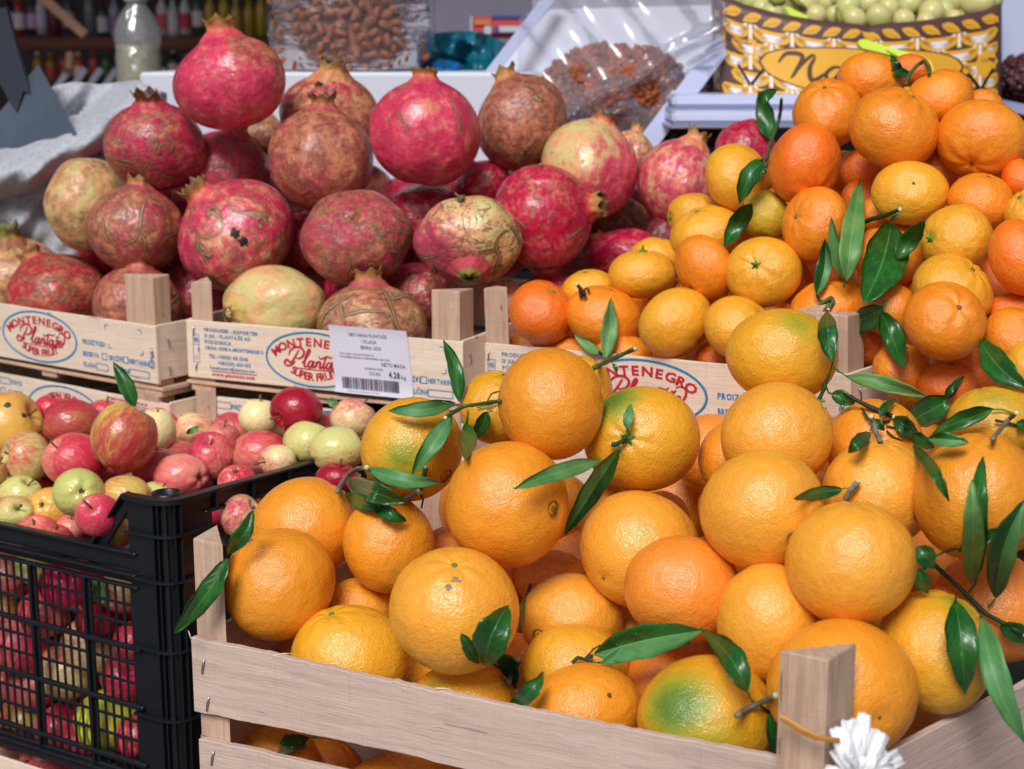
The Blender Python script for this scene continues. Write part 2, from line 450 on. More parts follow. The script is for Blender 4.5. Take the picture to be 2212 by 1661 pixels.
def m_leaf(name, c0, c1, vein, rough):
    g = NT(name)
    r = g.attr('rest')                                           # x across -1..1, y along 0..1, z random
    sep = g.n('SeparateXYZ'); g.L(r, sep.inputs[0])
    ax = g.math('ABSOLUTE', sep.outputs[0])
    tc = g.n('TexCoord').outputs['Object']
    n = g.noise(tc, 55, 4, 0.6)
    c = g.mix(g.ramp(n, 0.3, 0.7), c0, c1)
    c = g.mix(g.ramp(g.noise(tc, 14, 2), 0.45, 0.7, 0, 0.5), c, g.mix(1.0, c, (1.7, 1.35, 1.2, 1), 'MULTIPLY'))
    ph = g.math('FRACT', g.math('SUBTRACT', g.math('MULTIPLY', sep.outputs[1], 8.0), g.math('MULTIPLY', ax, 2.2)))
    side = g.math('MULTIPLY', g.ramp(g.math('ABSOLUTE', g.math('SUBTRACT', ph, 0.5)), 0.0, 0.09, 1, 0), 0.35)
    mid = g.ramp(ax, 0.02, 0.07, 1, 0)
    vm = g.math('MAXIMUM', side, mid)
    rd_ = g.objrand()
    c = g.mix(g.ramp(rd_, 0.2, 1.0, 0, 0.45), c, g.mix(1.0, c, (2.1, 1.25, 0.7, 1), 'MULTIPLY'))
    c = g.mix(g.math('MULTIPLY', vm, 0.6), c, vein)
    spk = g.math('MULTIPLY', g.ramp(g.noise(tc, 260, 2), 0.68, 0.74), g.ramp(g.noise(tc, 40, 2), 0.5, 0.62))
    c = g.mix(g.math('MULTIPLY', spk, 0.5), c, lin(150, 150, 120))
    h = g.math('ADD', g.math('MULTIPLY', vm, -0.8), g.math('MULTIPLY', g.noise(tc, 160, 3), 0.5))
    return g.fin(c, rough, g.bump(h, 0.5, 0.0006), 0.5)

def m_film(name, tint, opac=0.12, gl=0.06, bs=0.9, scale=18, bd=0.01, stretch=(1, 1, 1)):
    """thin clear plastic: mostly see-through, glossy, wrinkled"""
    g = NT(name)
    tc = g.map(g.n('TexCoord').outputs['Object'], stretch)
    n = g.noise(tc, scale, 3, 0.55, 0.8)
    nn = g.bump(n, bs, bd)
    g.t.nodes.remove(g.b)
    tr = g.n('BsdfTransparent'); tr.inputs[0].default_value = (0.97, 0.97, 0.98, 1)
    gs = g.n('BsdfGlossy'); gs.inputs['Roughness'].default_value = gl; gs.inputs[0].default_value = (0.95, 0.97, 1, 1); g.L(nn, gs.inputs['Normal'])
    df = g.n('BsdfDiffuse'); df.inputs[0].default_value = tint
    lw = g.n('Fresnel'); lw.inputs[0].default_value = 1.5; g.L(nn, lw.inputs['Normal'])
    m1 = g.n('MixShader'); m1.inputs[0].default_value = opac; g.L(tr.outputs[0], m1.inputs[1]); g.L(df.outputs[0], m1.inputs[2])
    m2 = g.n('MixShader'); g.L(g.math('MULTIPLY', lw.outputs[0], 0.55, clamp=True), m2.inputs[0]); g.L(m1.outputs[0], m2.inputs[1]); g.L(gs.outputs[0], m2.inputs[2])
    g.L(m2.outputs[0], g.out.inputs[0])
    return g.m

M = {}
M['citrus'] = m_citrus(); M['pom'] = m_pom(); M['apple'] = m_apple()
M['crown'] = m_tinted('pomegranate_crown', 0.5, 0.4, 0.5, 160, 0.0008)
M['twig'] = m_tinted('twig_bark', 0.6, 0.4, 0.45, 260, 0.0006)
M['calyx'] = m_tinted('fruit_calyx', 0.6, 0.4, 0.4, 400, 0.0006)
M['wood'] = m_wood('pale_poplar_wood', lin(214, 184, 158), lin(190, 156, 132), lin(150, 118, 98))
M['wood2'] = m_wood('greyish_weathered_wood', lin(204, 182, 170), lin(186, 162, 152), lin(154, 130, 124), 1.0, 0.8, 0.55)
M['ply'] = m_wood('smooth_cream_veneer', lin(228, 212, 194), lin(220, 202, 182), lin(204, 182, 158), 0.7, 0.6, 0.3)
M['post'] = m_wood('rough_post_wood', lin(200, 172, 150), lin(178, 148, 128), lin(144, 118, 102), 1.2, 0.85, 0.6)
M['black'] = m_plain('black_crate_plastic', (0.006, 0.009, 0.014, 1), 0.38, 0.5, bs=0.3, bscale=90, bdist=0.001, var=0.3, vscale=60)
M['staple'] = m_plain('staple_steel', (0.45, 0.45, 0.48, 1), 0.3, 0.5, 1.0, 0.2)
M['red'] = m_plain('red_print_ink', lin(196, 38, 66), 0.6, 0.3, var=0.25, vscale=500)
M['blue'] = m_plain('blue_print_ink', lin(30, 132, 186), 0.6, 0.3, var=0.25, vscale=500)
M['ink'] = m_plain('dark_print_ink', lin(58, 54, 66), 0.6, 0.3, var=0.4, vscale=900)
M['paper'] = m_plain('white_label_paper', lin(206, 206, 222), 0.55, 0.4, bs=0.2, bscale=60, bdist=0.001)
M['leaf_top'] = m_leaf('leaf_upper_side', lin(14, 68, 26), lin(30, 94, 36), lin(84, 136, 66), 0.28)
M['leaf_bot'] = m_leaf('leaf_under_side', lin(60, 118, 66), lin(84, 138, 80), lin(130, 170, 110), 0.5)
# ---------------------------------------------------------------- fruit
# every row: key, x, y, rx, ry, layer (+ further back, - further forward), stem or crown axis (right, up, towards), skin, extras, label
FR = []
def fr(kind, key, x, y, rx, ry, lay, ax, skin, label, **kw):
    FR.append(dict(kind=kind, key=key, x=x, y=y, rx=rx, ry=ry, lay=lay, ax=ax, skin=skin, label=label, kw=kw))

O = lambda *a, **k: fr('orange', *a, **k)
MN = lambda *a, **k: fr('mandarin', *a, **k)
PO = lambda *a, **k: fr('pomegranate', *a, **k)
AP = lambda *a, **k: fr('apple', *a, **k)

# oranges: skin o standard, y yellow, r reddish ; green=(dir, size, amount)
O('O1', 890, 970, 110, 113, 0, (-.7, .1, -.4), 'y', 'yellowish orange with a green flush under two crossing leaves', green=((-.1, -.1, 1), .5, .75), navel=(.72, -.48, .5))
O('O2', 1072, 880, 80, 80, 1, (.2, .9, .3), 'y', 'dull yellow orange half hidden behind dark hanging leaves, left of the top orange', green=((-.3, -.6, .6), .6, .5))
O('O3', 1190, 872, 115, 122, -.9, (.9, .3, .0), 'o', 'smooth bright orange standing at the top of the heap beside a cut green twig')
O('O4', 1386, 948, 126, 114, 0, (-.33, 0.03, .94), 'y', 'orange with a dark green patch and its starry stem end facing out', green=((-.55, .72, .45), .55, 1.15), calyx=1)
O('O5', 1095, 1090, 133, 137, -.5, (-.72, .1, -.5), 'o', 'big orange with a brown navel hole on its right side', navel=(.75, -.03, .66))
O('O6', 658, 1138, 117, 108, 0, (.5, .8, -.1), 'o', 'orange touching the black plastic crate, behind the far left orange')
O('O7', 602, 1262, 121, 121, -.6, (-.5, .8, .2), 'o', 'leftmost orange, resting by the crate post with a torn hanging leaf')
O('O8', 840, 1175, 99, 105, .4, (.2, .95, .1), 'o', 'orange shaded by a cluster of dark green leaves on its top', green=((.2, -.4, .8), .25, .35))
O('O9', 981, 1318, 141, 136, -1.3, (.0, .8, .55), 'o2', 'large pale orange with two grey scars near its top', scar=((.02, .62, .78), (-.07, .5, .86)))
O('O10', 758, 1422, 131, 115, 0, (-.3, .9, .3), 'y', 'round orange leaning on the left part of the front slat', green=((-.1, .15, .95), .2, .35))
O('O11', 775, 1322, 80, 74, 1, (.2, .9, .2), 'o', 'orange wedged in the second row under the leftmost pair', )
O('O12', 1003, 1528, 116, 96, 0, (.8, .6, .0), 'y', 'orange with a lime tinge behind the front slat, beside a sawn twig', green=((-.55, .45, .7), .42, .6))
O('O13', 1262, 1540, 125, 108, -.2, (-.6, .5, -.2), 'o', 'orange with brown spots, middle of the front row', spots=((.38, .5, .75), (.12, -.5, .85)))
O('O14', 1528, 1550, 152, 134, -.2, (.9, .2, .3), 'y', 'large orange with a vivid green cheek in the front row', green=((-.5, .35, .75), .62, 1.25), green2=((-.1, -.3, .95), .7, .62))
O('O15', 1236, 1336, 112, 99, .1, (.2, .6, -.6), 'o2', 'orange with a small brown button low on its left', navel=(-.66, -.28, .7))
O('O16', 1243, 1440, 116, 92, 0, (-.5, .5, -.4), 'y', 'orange partly under the long leaves in the second row')
O('O17', 1382, 1187, 130, 128, -.2, (.5, .3, -.5), 'o2', 'pale orange in the centre of the heap with a tiny wet glint')
O('O18', 1474, 1274, 126, 117, -.1, (.3, .7, -.4), 'r', 'smooth reddish orange below the centre, above the folded leaf')
O('O19', 1645, 1102, 133, 132, -1.2, (-.6, .6, -.3), 'o2', 'bright orange with a green ringed stem scar at lower right', navel=(.36, -.42, .84), green=((.42, -.45, .8), .3, .55))
O('O20', 1677, 941, 121, 116, -.2, (.75, .6, .1), 'o2', 'orange below the greenish top one, its stem cut short at right')
O('O21', 1688, 768, 120, 102, -.4, (.6, .75, -.1), 'y', 'highest orange of the crate, dull yellow with a greenish crown', green=((.2, .62, .7), .55, .6))
O('O22', 1888, 965, 104, 104, .3, (.2, .9, .1), 'o', 'orange under the tangle of dark twigs on the right')
O('O23', 1898, 1066, 120, 116, -.1, (.0, .95, .2), 'o2', 'orange with faint brown blotches right of the bright middle one', spots=((.55, .15, .8), (.5, -.35, .8)))
O('O24', 1838, 1216, 140, 133, -1.1, (.0, .96, .1), 'o2', 'big orange carrying one short leaf on a grey stub')
O('O25', 2110, 1072, 134, 137, .1, (.1, .95, .1), 'o', 'big orange at the right edge behind tall narrow leaves')
O('O26', 2148, 1312, 132, 120, 1.5, (.5, .7, 0), 'r', 'deep reddish orange at the right edge behind the leafy branch')
O('O27', 2018, 1408, 124, 132, -.1, (.35, .9, .1), 'y', 'orange with a grey scratch and green neck over the dark gap', green=((.3, .85, .4), .42, .7), slash=1)
O('O28', 1818, 1488, 161, 152, -.6, (-.3, .2, -.8), 'o', 'largest orange, behind the pointed corner post')
O('O29', 1660, 1342, 112, 128, -.5, (.4, -.7, .1), 'o2', 'tall orange between the leafless big one and the reddish one')
O('O30', 1590, 992, 82, 84, 1, (.2, .9, .1), 'o', 'orange peeping out left of the bright pair below the board')
O('O31', 1322, 1128, 74, 90, 1, (.1, .8, .1), 'r', 'shaded reddish orange seen behind the long hanging leaf')
O('O32', 1192, 1250, 82, 62, 1, (.3, .9, .1), 'r', 'small visible top of an orange under the navel orange')
O('O33', 1448, 1482, 108, 92, .6, (.3, .9, .1), 'r', 'reddish orange hidden under the folded leaves')
O('O34', 1256, 850, 68, 82, 1.1, (.4, .9, .1), 'y', 'orange barely showing behind the right side of the topmost bright orange')
O('O35', 1066, 1262, 70, 76, .8, (.4, .9, .1), 'r', 'thin reddish crescent of an orange behind the scarred one')
O('O36', 965, 1182, 48, 45, 1.6, (.4, .9, .1), 'r', 'small dark part of an orange deep between leaves and navel orange')
O('O37', 1112, 1428, 60, 62, 1, (.4, .9, .1), 'r', 'reddish orange in the gap behind the broad upright leaf')
O('O38', 1362, 1372, 46, 46, 1.2, (.4, .9, .1), 'o', 'sliver of orange between the buttoned one and the reddish one')
O('O39', 590, 1640, 98, 76, 0, (.4, .9, .1), 'o', 'orange seen left in the gap between the two front slats', dd=1.30)
O('O40', 880, 1722, 150, 98, 0, (.4, .9, .1), 'o', 'orange at the bottom edge under the front slat', dd=1.24)
O('O41', 705, 1665, 80, 70, 0, (.4, .9, .1), 'r', 'shaded orange in the slat gap beside the twig', dd=1.33)
O('O42', 1606, 1486, 88, 84, .7, (.4, .9, .1), 'o', 'orange filling the dark corner left of the corner post')
O('O43', 640, 1445, 62, 60, 1.4, (.4, .9, .1), 'r', 'dark orange behind the left end of the front slat')
O('O44', 1945, 1560, 90, 90, 2.2, (.4, .9, .1), 'r', 'orange in the dark hollow behind the right side slat')
O('O45', 1430, 1120, 60, 60, 2.4, (.4, .9, .1), 'r', 'deep shaded orange behind the pale central one')
O('O46', 2150, 912, 104, 78, 1.4, (-.3, .9, .1), 'y', 'yellow green citrus lying behind the right printed board', green=((-.2, .6, .6), .7, .5))

# mandarins
MN('M1', 1881, 176, 71, 61, .6, (.8, .5, -.1), 'm', 'topmost mandarin under the lime plastic clip')
MN('M2', 2028, 213, 72, 64, .3, (-.35, .85, .1), 'm', 'mandarin with a cut twig, right of the topmost one', stem=1)
MN('M3', 1788, 245, 76, 77, .1, (-.2, .6, .5), 'm', 'mandarin left below the topmost one, in front of the basket print')
MN('M4', 1931, 278, 97, 90, -.6, (.4, .75, .45), 'm', 'largest mandarin with a glossy highlight near the top of the pile')
MN('M5', 2122, 303, 97, 86, -.2, (-.35, -.6, .4), 'm', 'large lumpy mandarin at the right of the top rows')
MN('M6', 1738, 354, 78, 87, -.2, (.2, -.7, .5), 'mr', 'deep orange mandarin with a dented underside on the left slope')
MN('M7', 1593, 385, 71, 75, .1, (.75, .3, .4), 'my', 'yellow mandarin with a green stem dot beside the curled leaf', calyx=1)
MN('M8', 1966, 417, 83, 70, -.1, (.1, -.2, -.9), 'my', 'oval yellow mandarin below the largest one')
MN('M9', 2118, 437, 72, 65, 0, (.2, .8, .3), 'm', 'mandarin below the lumpy one near the right edge')
MN('M10', 1760, 483, 69, 81, -.1, (-.8, .2, .5), 'm', 'mandarin with a bright dimpled shine left of the upright leaves')
MN('M11', 1655, 468, 52, 56, .4, (.2, .8, -.3), 'mg', 'small yellow green mandarin with dotted skin')
MN('M12', 2066, 516, 75, 74, 0, (-.85, .0, .4), 'my', 'mandarin with a green stem nub on its left side', calyx=1)
MN('M13', 2222, 460, 50, 54, .3, (-.5, .6, .3), 'my', 'yellow mandarin cut by the right edge of the picture')
MN('M14', 2205, 556, 71, 84, -.1, (.5, .5, .3), 'mr', 'red orange mandarin at the right edge')
MN('M15', 2058, 628, 88, 80, .1, (.4, .6, .5), 'my', 'wide mandarin behind the smooth one right of the big leaf')
MN('M16', 2040, 693, 88, 86, -.3, (.15, .35, .9), 'm', 'smooth mandarin with a small scratch at its centre')
MN('M17', 1922, 552, 76, 72, .5, (-.1, .9, .2), 'm', 'mandarin mostly covered by the biggest leaf')
MN('M18', 1920, 668, 63, 60, .3, (.2, .8, .2), 'm', 'mandarin just under the tip of the biggest leaf')
MN('M19', 1790, 668, 84, 65, .2, (-.2, .8, .2), 'm', 'mandarin behind the grey post at the top of the orange heap')
MN('M20', 1648, 588, 82, 77, -.2, (-.36, .18, .88), 'my', 'yellow mandarin with a green star calyx facing the viewer', calyx=1)
MN('M21', 1522, 579, 63, 72, -.2, (-.5, -.6, .2), 'm', 'mandarin between the starred one and the flat one with a nub')
MN('M22', 1388, 592, 74, 53, -.1, (.0, .97, .2), 'my', 'flat mandarin with a green nub standing on top', calyx=1)
MN('M23', 1526, 505, 79, 63, .2, (-.3, .7, .3), 'my', 'mottled yellow mandarin below the curled leaves')
MN('M24', 1501, 466, 59, 49, .5, (-.9, -.1, .2), 'my', 'mandarin with a tiny stem at its left, against the pink pomegranate', calyx=1)
MN('M25', 1420, 562, 62, 50, .5, (.2, .9, .2), 'my', 'speckled mandarin behind the flat one')
MN('M26', 1272, 627, 60, 46, .5, (-.2, .9, .3), 'my', 'mandarin with a brown twig stub, half hidden in the back left')
MN('M27', 1170, 675, 70, 71, -.2, (.3, .5, .4), 'mr', 'deep orange mandarin in the left front corner beside the posts')
MN('M28', 1305, 685, 83, 70, -.3, (.2, .8, .2), 'm', 'mandarin behind the small upright leaf sprig')
MN('M29', 1459, 697, 80, 76, -.3, (.6, -.5, .2), 'my', 'mandarin with strongly dotted skin at the front board')
MN('M30', 1596, 708, 76, 70, -.1, (.5, .4, .4), 'my', 'mandarin left behind the highest orange')
MN('M31', 1457, 645, 50, 41, .7, (.1, .9, .1), 'm', 'mandarin top showing behind the dotted one')
MN('M32', 1345, 768, 66, 46, .2, (.1, .9, .1), 'm', 'low mandarin behind the cut twig at the front board')
MN('M33', 1947, 800, 62, 60, 0, (.1, .8, .3), 'm', 'mandarin right of the pink post, under a hanging leaf')
MN('M34', 2045, 832, 62, 52, .2, (.1, .8, .3), 'mr', 'red orange mandarin above the curled dark leaf')
MN('M35', 2197, 735, 73, 72, 0, (.5, .6, .3), 'm', 'mandarin at the right edge above the glossy leaf')
MN('M36', 2200, 672, 72, 40, .5, (.2, .9, .1), 'mr', 'flat reddish slice of a mandarin at the right edge')
MN('M37', 2222, 795, 52, 58, -.2, (.2, .9, .1), 'my', 'yellow mandarin cut by the edge right of the glossy leaf')
MN('M38', 1862, 372, 48, 50, 1.2, (.2, .9, .1), 'mr', 'dark shaded mandarin in the hollow under the largest one')
MN('M39', 1862, 432, 46, 44, 1, (.2, .9, .1), 'mr', 'reddish mandarin behind the pale upright leaf tip')
MN('M40', 2025, 365, 44, 52, .8, (.2, .9, .1), 'mr', 'red orange mandarin squeezed between the largest and lumpy ones')
MN('M41', 1968, 152, 44, 36, 1, (.2, .9, .1), 'mr', 'mandarin hidden behind the forked twig at the top')
MN('M42', 2125, 236, 46, 44, 1, (.2, .9, .1), 'm', 'mandarin top showing above the lumpy one')
MN('M43', 2206, 388, 42, 46, .5, (.2, .9, .1), 'mr', 'mandarin at the right edge below the lumpy one')
MN('M44', 1712, 610, 46, 50, 1.3, (.2, .9, .1), 'mr', 'shaded mandarin right of the starred one')
MN('M45', 1998, 640, 40, 44, 1.2, (.2, .9, .1), 'mr', 'shaded mandarin right under the biggest leaf')
MN('M46', 1900, 470, 50, 46, 1.2, (.2, .9, .1), 'm', 'mandarin crossed by the straight green twig')
MN('M47', 1880, 740, 60, 56, .9, (.2, .9, .1), 'mr', 'dark mandarin below the two drooping leaves')
MN('M48', 2110, 800, 60, 50, .9, (.2, .9, .1), 'mr', 'mandarin in the shade left of the glossy leaf')
MN('M49', 1240, 760, 50, 30, .5, (.1, .9, .1), 'm', 'low mandarin with a pale dot behind the front board')
MN('M50', 1555, 775, 56, 40, .9, (.1, .9, .1), 'mr', 'mandarin deep at the board between two yellow ones')

# pomegranates: skin (tint, yellow, russet, cracks)
PO('P1', 498, 178, 128, 103, -1.3, (-.12, .97, .2), ('p', .18, .12, .35), 'topmost pomegranate, large and pink red with a tall crown', rus=((.7, .6, .2), .9, .55), cs=1.15)
PO('P2', 333, 314, 114, 98, 0, (0, .9, .48), ('c', .02, .34, .8), 'dark pink pomegranate with a brown closed crown on the upper left', cs=.8, cb=1)
PO('P3', 195, 440, 93, 102, .7, (-.6, .2, -.7), ('be', .95, .42, .3), 'spotted beige pomegranate beside the grey sack')
PO('P4', 298, 497, 110, 91, -.1, (.05, .97, .12), ('br', .25, .55, 1.0), 'brownish pink pomegranate with a forked crack down its middle', cs=.95)
PO('P5', 492, 370, 100, 86, .4, (.25, .9, .2), ('p', .15, .12, 1.0), 'pink pomegranate with long scratches behind the mottled big one', cs=.9)
PO('P6', 512, 512, 124, 125, -.7, (-.62, .72, .3), ('p', .38, .22, .8), 'big pink and yellow mottled pomegranate with a black hole in its skin', cs=1, rot=((.27, -.16, .95), (.12, -.02, .99)))
PO('P7', 698, 346, 116, 108, -.3, (.02, .96, .2), ('br', .1, .55, .3), 'brown filmed pomegranate in the middle of the upper row', rus=((.3, .5, .6), .9, .6), cs=.85, cb=.5)
PO('P8', 712, 250, 112, 96, .7, (.1, .88, .42), ('c', .45, .5, .1), 'pomegranate with a yellow crown and a wet dark spot below it', cs=1.05, cy=1, rot=((-.12, .62, .75),))
PO('P9', 915, 290, 124, 112, -.9, (.05, .97, .15), ('p', .25, .08, .45), 'glossy pink red pomegranate in front of the white box', cs=.75)
PO('P10', 1130, 267, 102, 103, .1, (-.4, .88, .1), ('br', .15, .85, .7), 'brown leathery pomegranate left of the raisin bag', cs=.85, cy=.6)
PO('P11', 1275, 366, 107, 108, -.2, (.3, .92, .2), ('cr', .62, -.05, .1), 'cream and pink pomegranate with a brown ragged crown', cs=.75, cb=.7, pinkside=1)
PO('P12', 1468, 396, 90, 96, .2, (.4, .88, .15), ('p2', .45, .0, .05), 'light pink pomegranate touching the yellow mandarins', cs=.9, cy=.7)
PO('P13', 1172, 466, 107, 116, -.2, (.93, .15, .3), ('k', -.15, .22, .5), 'deep crimson pomegranate whose crown points right', cs=1)
PO('P14', 1010, 519, 119, 96, -.4, (.05, -.82, .55), ('be2', .72, .0, 1.0), 'pale green and pink pomegranate hanging crown down with wide cracks', cs=.8, cg=1, closed=1, pinkside=-1, stub=(-.1, .8, .55))
PO('P15', 770, 512, 122, 106, -.2, (-.06, .42, .9), ('br2', .12, .5, 1.15), 'rough scaly pomegranate showing its closed crown to the viewer', cs=.62, cb=.8, closed=1)
PO('P16', 915, 468, 86, 72, 1.6, (-.9, .4, .1), ('k', -.2, .1, .2), 'crimson pomegranate behind, between the rough and the cracked pale one')
PO('P17', 592, 665, 114, 92, -.2, (-.75, -.15, .6), ('gr', 1.1, -.3, -.2), 'smooth yellow green pomegranate lying at the front board', cs=.5, cb=.9, closed=1)
PO('P18', 802, 714, 125, 103, -.3, (-.05, .97, .1), ('br', .5, .62, 1.2), 'brown cracked pomegranate above the white price label', cs=1)
PO('P19', 1045, 402, 62, 56, 1.6, (-.5, .7, .2), ('k', .1, .1, .1), 'shaded red pomegranate behind the glossy one', cs=.8)
PO('P20', 1195, 655, 105, 62, .6, (-.15, .95, .15), ('k', .0, .25, .1), 'crimson pomegranate whose open crown stands below the deep crimson one', cs=.9)
PO('P21', 1345, 555, 84, 62, 1.6, (-.6, .6, .1), ('k', -.2, .0, .1), 'crimson pomegranate in the dark hollow left of the mandarins', cs=.7)
PO('P22', 1340, 480, 62, 56, 2.6, (0, .6, .5), ('dk', .1, .9, .6), 'dark rotten looking pomegranate deep in the shade')  # own skin tint, darkest of the pomegranates
PO('P23', 915, 640, 58, 50, .9, (.3, .9, .1), ('br', .4, .2, .5), 'pomegranate shoulder between the cracked one and the crate post')
PO('P24', 122, 645, 111, 98, -.2, (-.45, .85, .15), ('br3', .1, .40, .9), 'red brown pomegranate over the left printed board', cs=.8)
PO('P25', 35, 600, 108, 90, .4, (-.1, .93, .35), ('br4', .75, .55, .5), 'yellow brown pomegranate with a big greenish crown at the left edge', cs=1.15, cg=.8)
PO('P26', 297, 662, 98, 86, -.1, (.1, .95, .2), ('br', .25, .75, .3), 'dark brown pomegranate behind the broad crate post', cs=1)
PO('P27', 1088, 655, 56, 52, .5, (.3, .9, .1), ('be', .5, .2, .5), 'pinkish pomegranate between two posts')
PO('P28', 1608, 330, 72, 66, 1, (.3, .9, .1), ('k', .15, .0, .6), 'red pomegranate with tan stripes behind the curled leaf')
PO('P29', 570, 295, 50, 50, 1.4, (.3, .9, .1), ('be', .5, .5, .1), 'shaded brown pomegranate below the topmost one')
PO('P30', 652, 520, 50, 60, 2, (.3, .9, .1), ('k', .1, .1, .1), 'dark red pomegranate in the gap beside the mottled one')
PO('P31', 1365, 335, 50, 50, 1.4, (.2, .95, .1), ('be2', .7, .1, .1), 'pomegranate with a yellow crown behind the cream one', cs=1.2, cy=1)

# apples: skin (base, red, blush) ; eye=calyx end towards axis minus
AP('A1', 25, 920, 68, 75, -.6, (.75, .4, .2), ('yo', 'or', .45), 'pear shaped yellow apple with two dark scars at the left edge', stem=1, spot=1)
AP('A2', 110, 886, 38, 33, .4, (.2, .9, .2), ('pk', 'rd', .7), 'pink apple behind the purple brown one')
AP('A3', 155, 914, 65, 53, -.2, (-.93, .1, .25), ('ol', 'mr', .95), 'purple brown apple lying on its side in the back row')
AP('A4', 225, 893, 34, 30, .6, (.2, .9, .2), ('pk', 'rd', 1.0), 'bright red apple behind the tilted large one')
AP('A5', 268, 945, 72, 78, -1.6, (.45, .85, -.1), ('yg', 'mr', .62), 'largest tilted apple, orange red over yellow green', dirb=(.3, -.6, .4))
AP('A6', 57, 988, 55, 58, -.2, (-.72, .15, .6), ('gr', 'rd', .3), 'pale green apple with its stem hollow facing left')
AP('A7', 162, 994, 70, 60, -.2, (-.62, .55, .5), ('pk', 'rd', .72), 'large pink red apple in the middle left', stem=1)
AP('A8', 170, 1064, 56, 53, -.5, (-.35, -.15, -.9), ('gr2', 'pk2', .0), 'green apple showing its dark eye, in front of the pink one')
AP('A9', 338, 930, 42, 47, .6, (.1, .9, .1), ('cr', 'pk2', .1), 'pale yellow apple behind the large tilted one')
AP('A10', 340, 1012, 56, 44, .6, (.1, .9, .1), ('pk', 'rd', .8), 'red apple behind the striped pink one')
AP('A11', 391, 1028, 60, 48, -.3, (-.85, .1, -.5), ('pk', 'rd2', .55), 'striped pink apple with its eye at the right')
AP('A12', 456, 986, 50, 54, 0, (.05, .8, .6), ('pk', 'mg', .75), 'crimson apple with a yellow stem hollow')
AP('A13', 513, 1042, 43, 39, 0, (0, -.6, -.6), ('pk', 'rd', .6), 'small striped apple at the black rail')
AP('A14', 563, 978, 60, 49, .1, (-.9, .1, .2), ('pk', 'rd', .6), 'dusky pink apple lying behind the rail')
AP('A15', 600, 995, 42, 35, 0, (-.8, -.1, .5), ('cr', 'mg', .45), 'cream apple with magenta stripes at the rail', stem=1)
AP('A16', 560, 902, 45, 40, .2, (.1, .9, .1), ('cr', 'rd', .15), 'pale yellow apple left of the dark red one on top')
AP('A17', 640, 886, 58, 51, -1, (-.72, -.35, .5), ('mr', 'dr', 1.1), 'dark red apple on top with a reddish stem pointing down left', stem=1)
AP('A18', 665, 957, 54, 48, .1, (.3, .8, -.2), ('gr', 'mr', .35), 'green yellow apple under the dark red one')
AP('A19', 728, 971, 63, 51, 0, (.8, .4, -.1), ('gr', 'rd', .42), 'long pale green apple with a pink edge at the rail')
AP('A20', 762, 903, 50, 44, .3, (.5, .7, 0), ('cr', 'mg', .35), 'white and pink apple next to the greenish orange')
AP('A21', 690, 918, 42, 28, .6, (.1, .9, .1), ('pk', 'rd', .6), 'pink apple shoulder behind the green yellow one')
AP('A22', 44, 1070, 50, 43, .2, (.5, .7, .3), ('gr', 'rd', .3), 'green apple in the second row on the left')
AP('A23', 110, 1096, 46, 44, .2, (.2, -.2, -.9), ('yo', 'or', .2), 'yellow orange apple beside the green one with an eye')
AP('A24', 28, 1107, 49, 38, -.2, (.5, .3, .7), ('gr', 'rd', .25), 'green apple with a short stem at the front left', stem=1)
AP('A25', 80, 1150, 46, 40, -.1, (0, .7, .6), ('pk', 'rd', .9), 'red apple with a russet eye at the front rim')
AP('A26', 212, 1112, 49, 47, -.2, (-.2, .55, .75), ('pk', 'mg2', .7), 'pink red apple with a stem beside the sloping rim', stem=1)
AP('A27', 270, 1074, 58, 48, .2, (-.9, .3, .1), ('yg', 'rd', .6), 'yellow apple with red streaks, long and flat')
AP('A28', 338, 1078, 44, 38, .3, (.4, .8, 0), ('gr', 'pk2', -.1), 'lime green apple just above the crate corner')
AP('A29', 152, 1142, 34, 30, .2, (.2, .8, .2), ('pk', 'rd', .6), 'pink apple low behind the front rim')
AP('A30', 252, 1150, 36, 34, .4, (.2, .8, .2), ('yg', 'rd', .2), 'yellow apple seen through the triangular opening')
AP('A31', 118, 1168, 40, 36, .1, (.2, .8, .2), ('pk', 'mr', .8), 'dark pink apple touching the front rim')
AP('A32', -6, 1022, 22, 26, 0, (.2, .8, .2), ('ol', 'mr', .2), 'apple sliver at the left picture edge')
AP('A33', 478, 1100, 36, 40, .2, (.2, .8, .2), ('pk', 'rd', .6), 'pink apple behind the first side opening of the black crate')
AP('A34', 520, 1115, 44, 48, .3, (.7, .5, .2), ('cr', 'mg', .4), 'white and red apple behind the second side opening')
AP('A35', 728, 1032, 48, 32, .3, (.2, .8, .2), ('mr', 'dr', 1.0), 'dark crimson apple under the side rail')
AP('A36', 575, 1065, 46, 42, .6, (.2, .8, .2), ('pk', 'rd', .6), 'shaded apple inside the side wall')
AP('A37', 480, 950, 40, 36, 1.2, (.2, .8, .2), ('pk', 'mr', .7), 'shaded apple far back in the black crate')
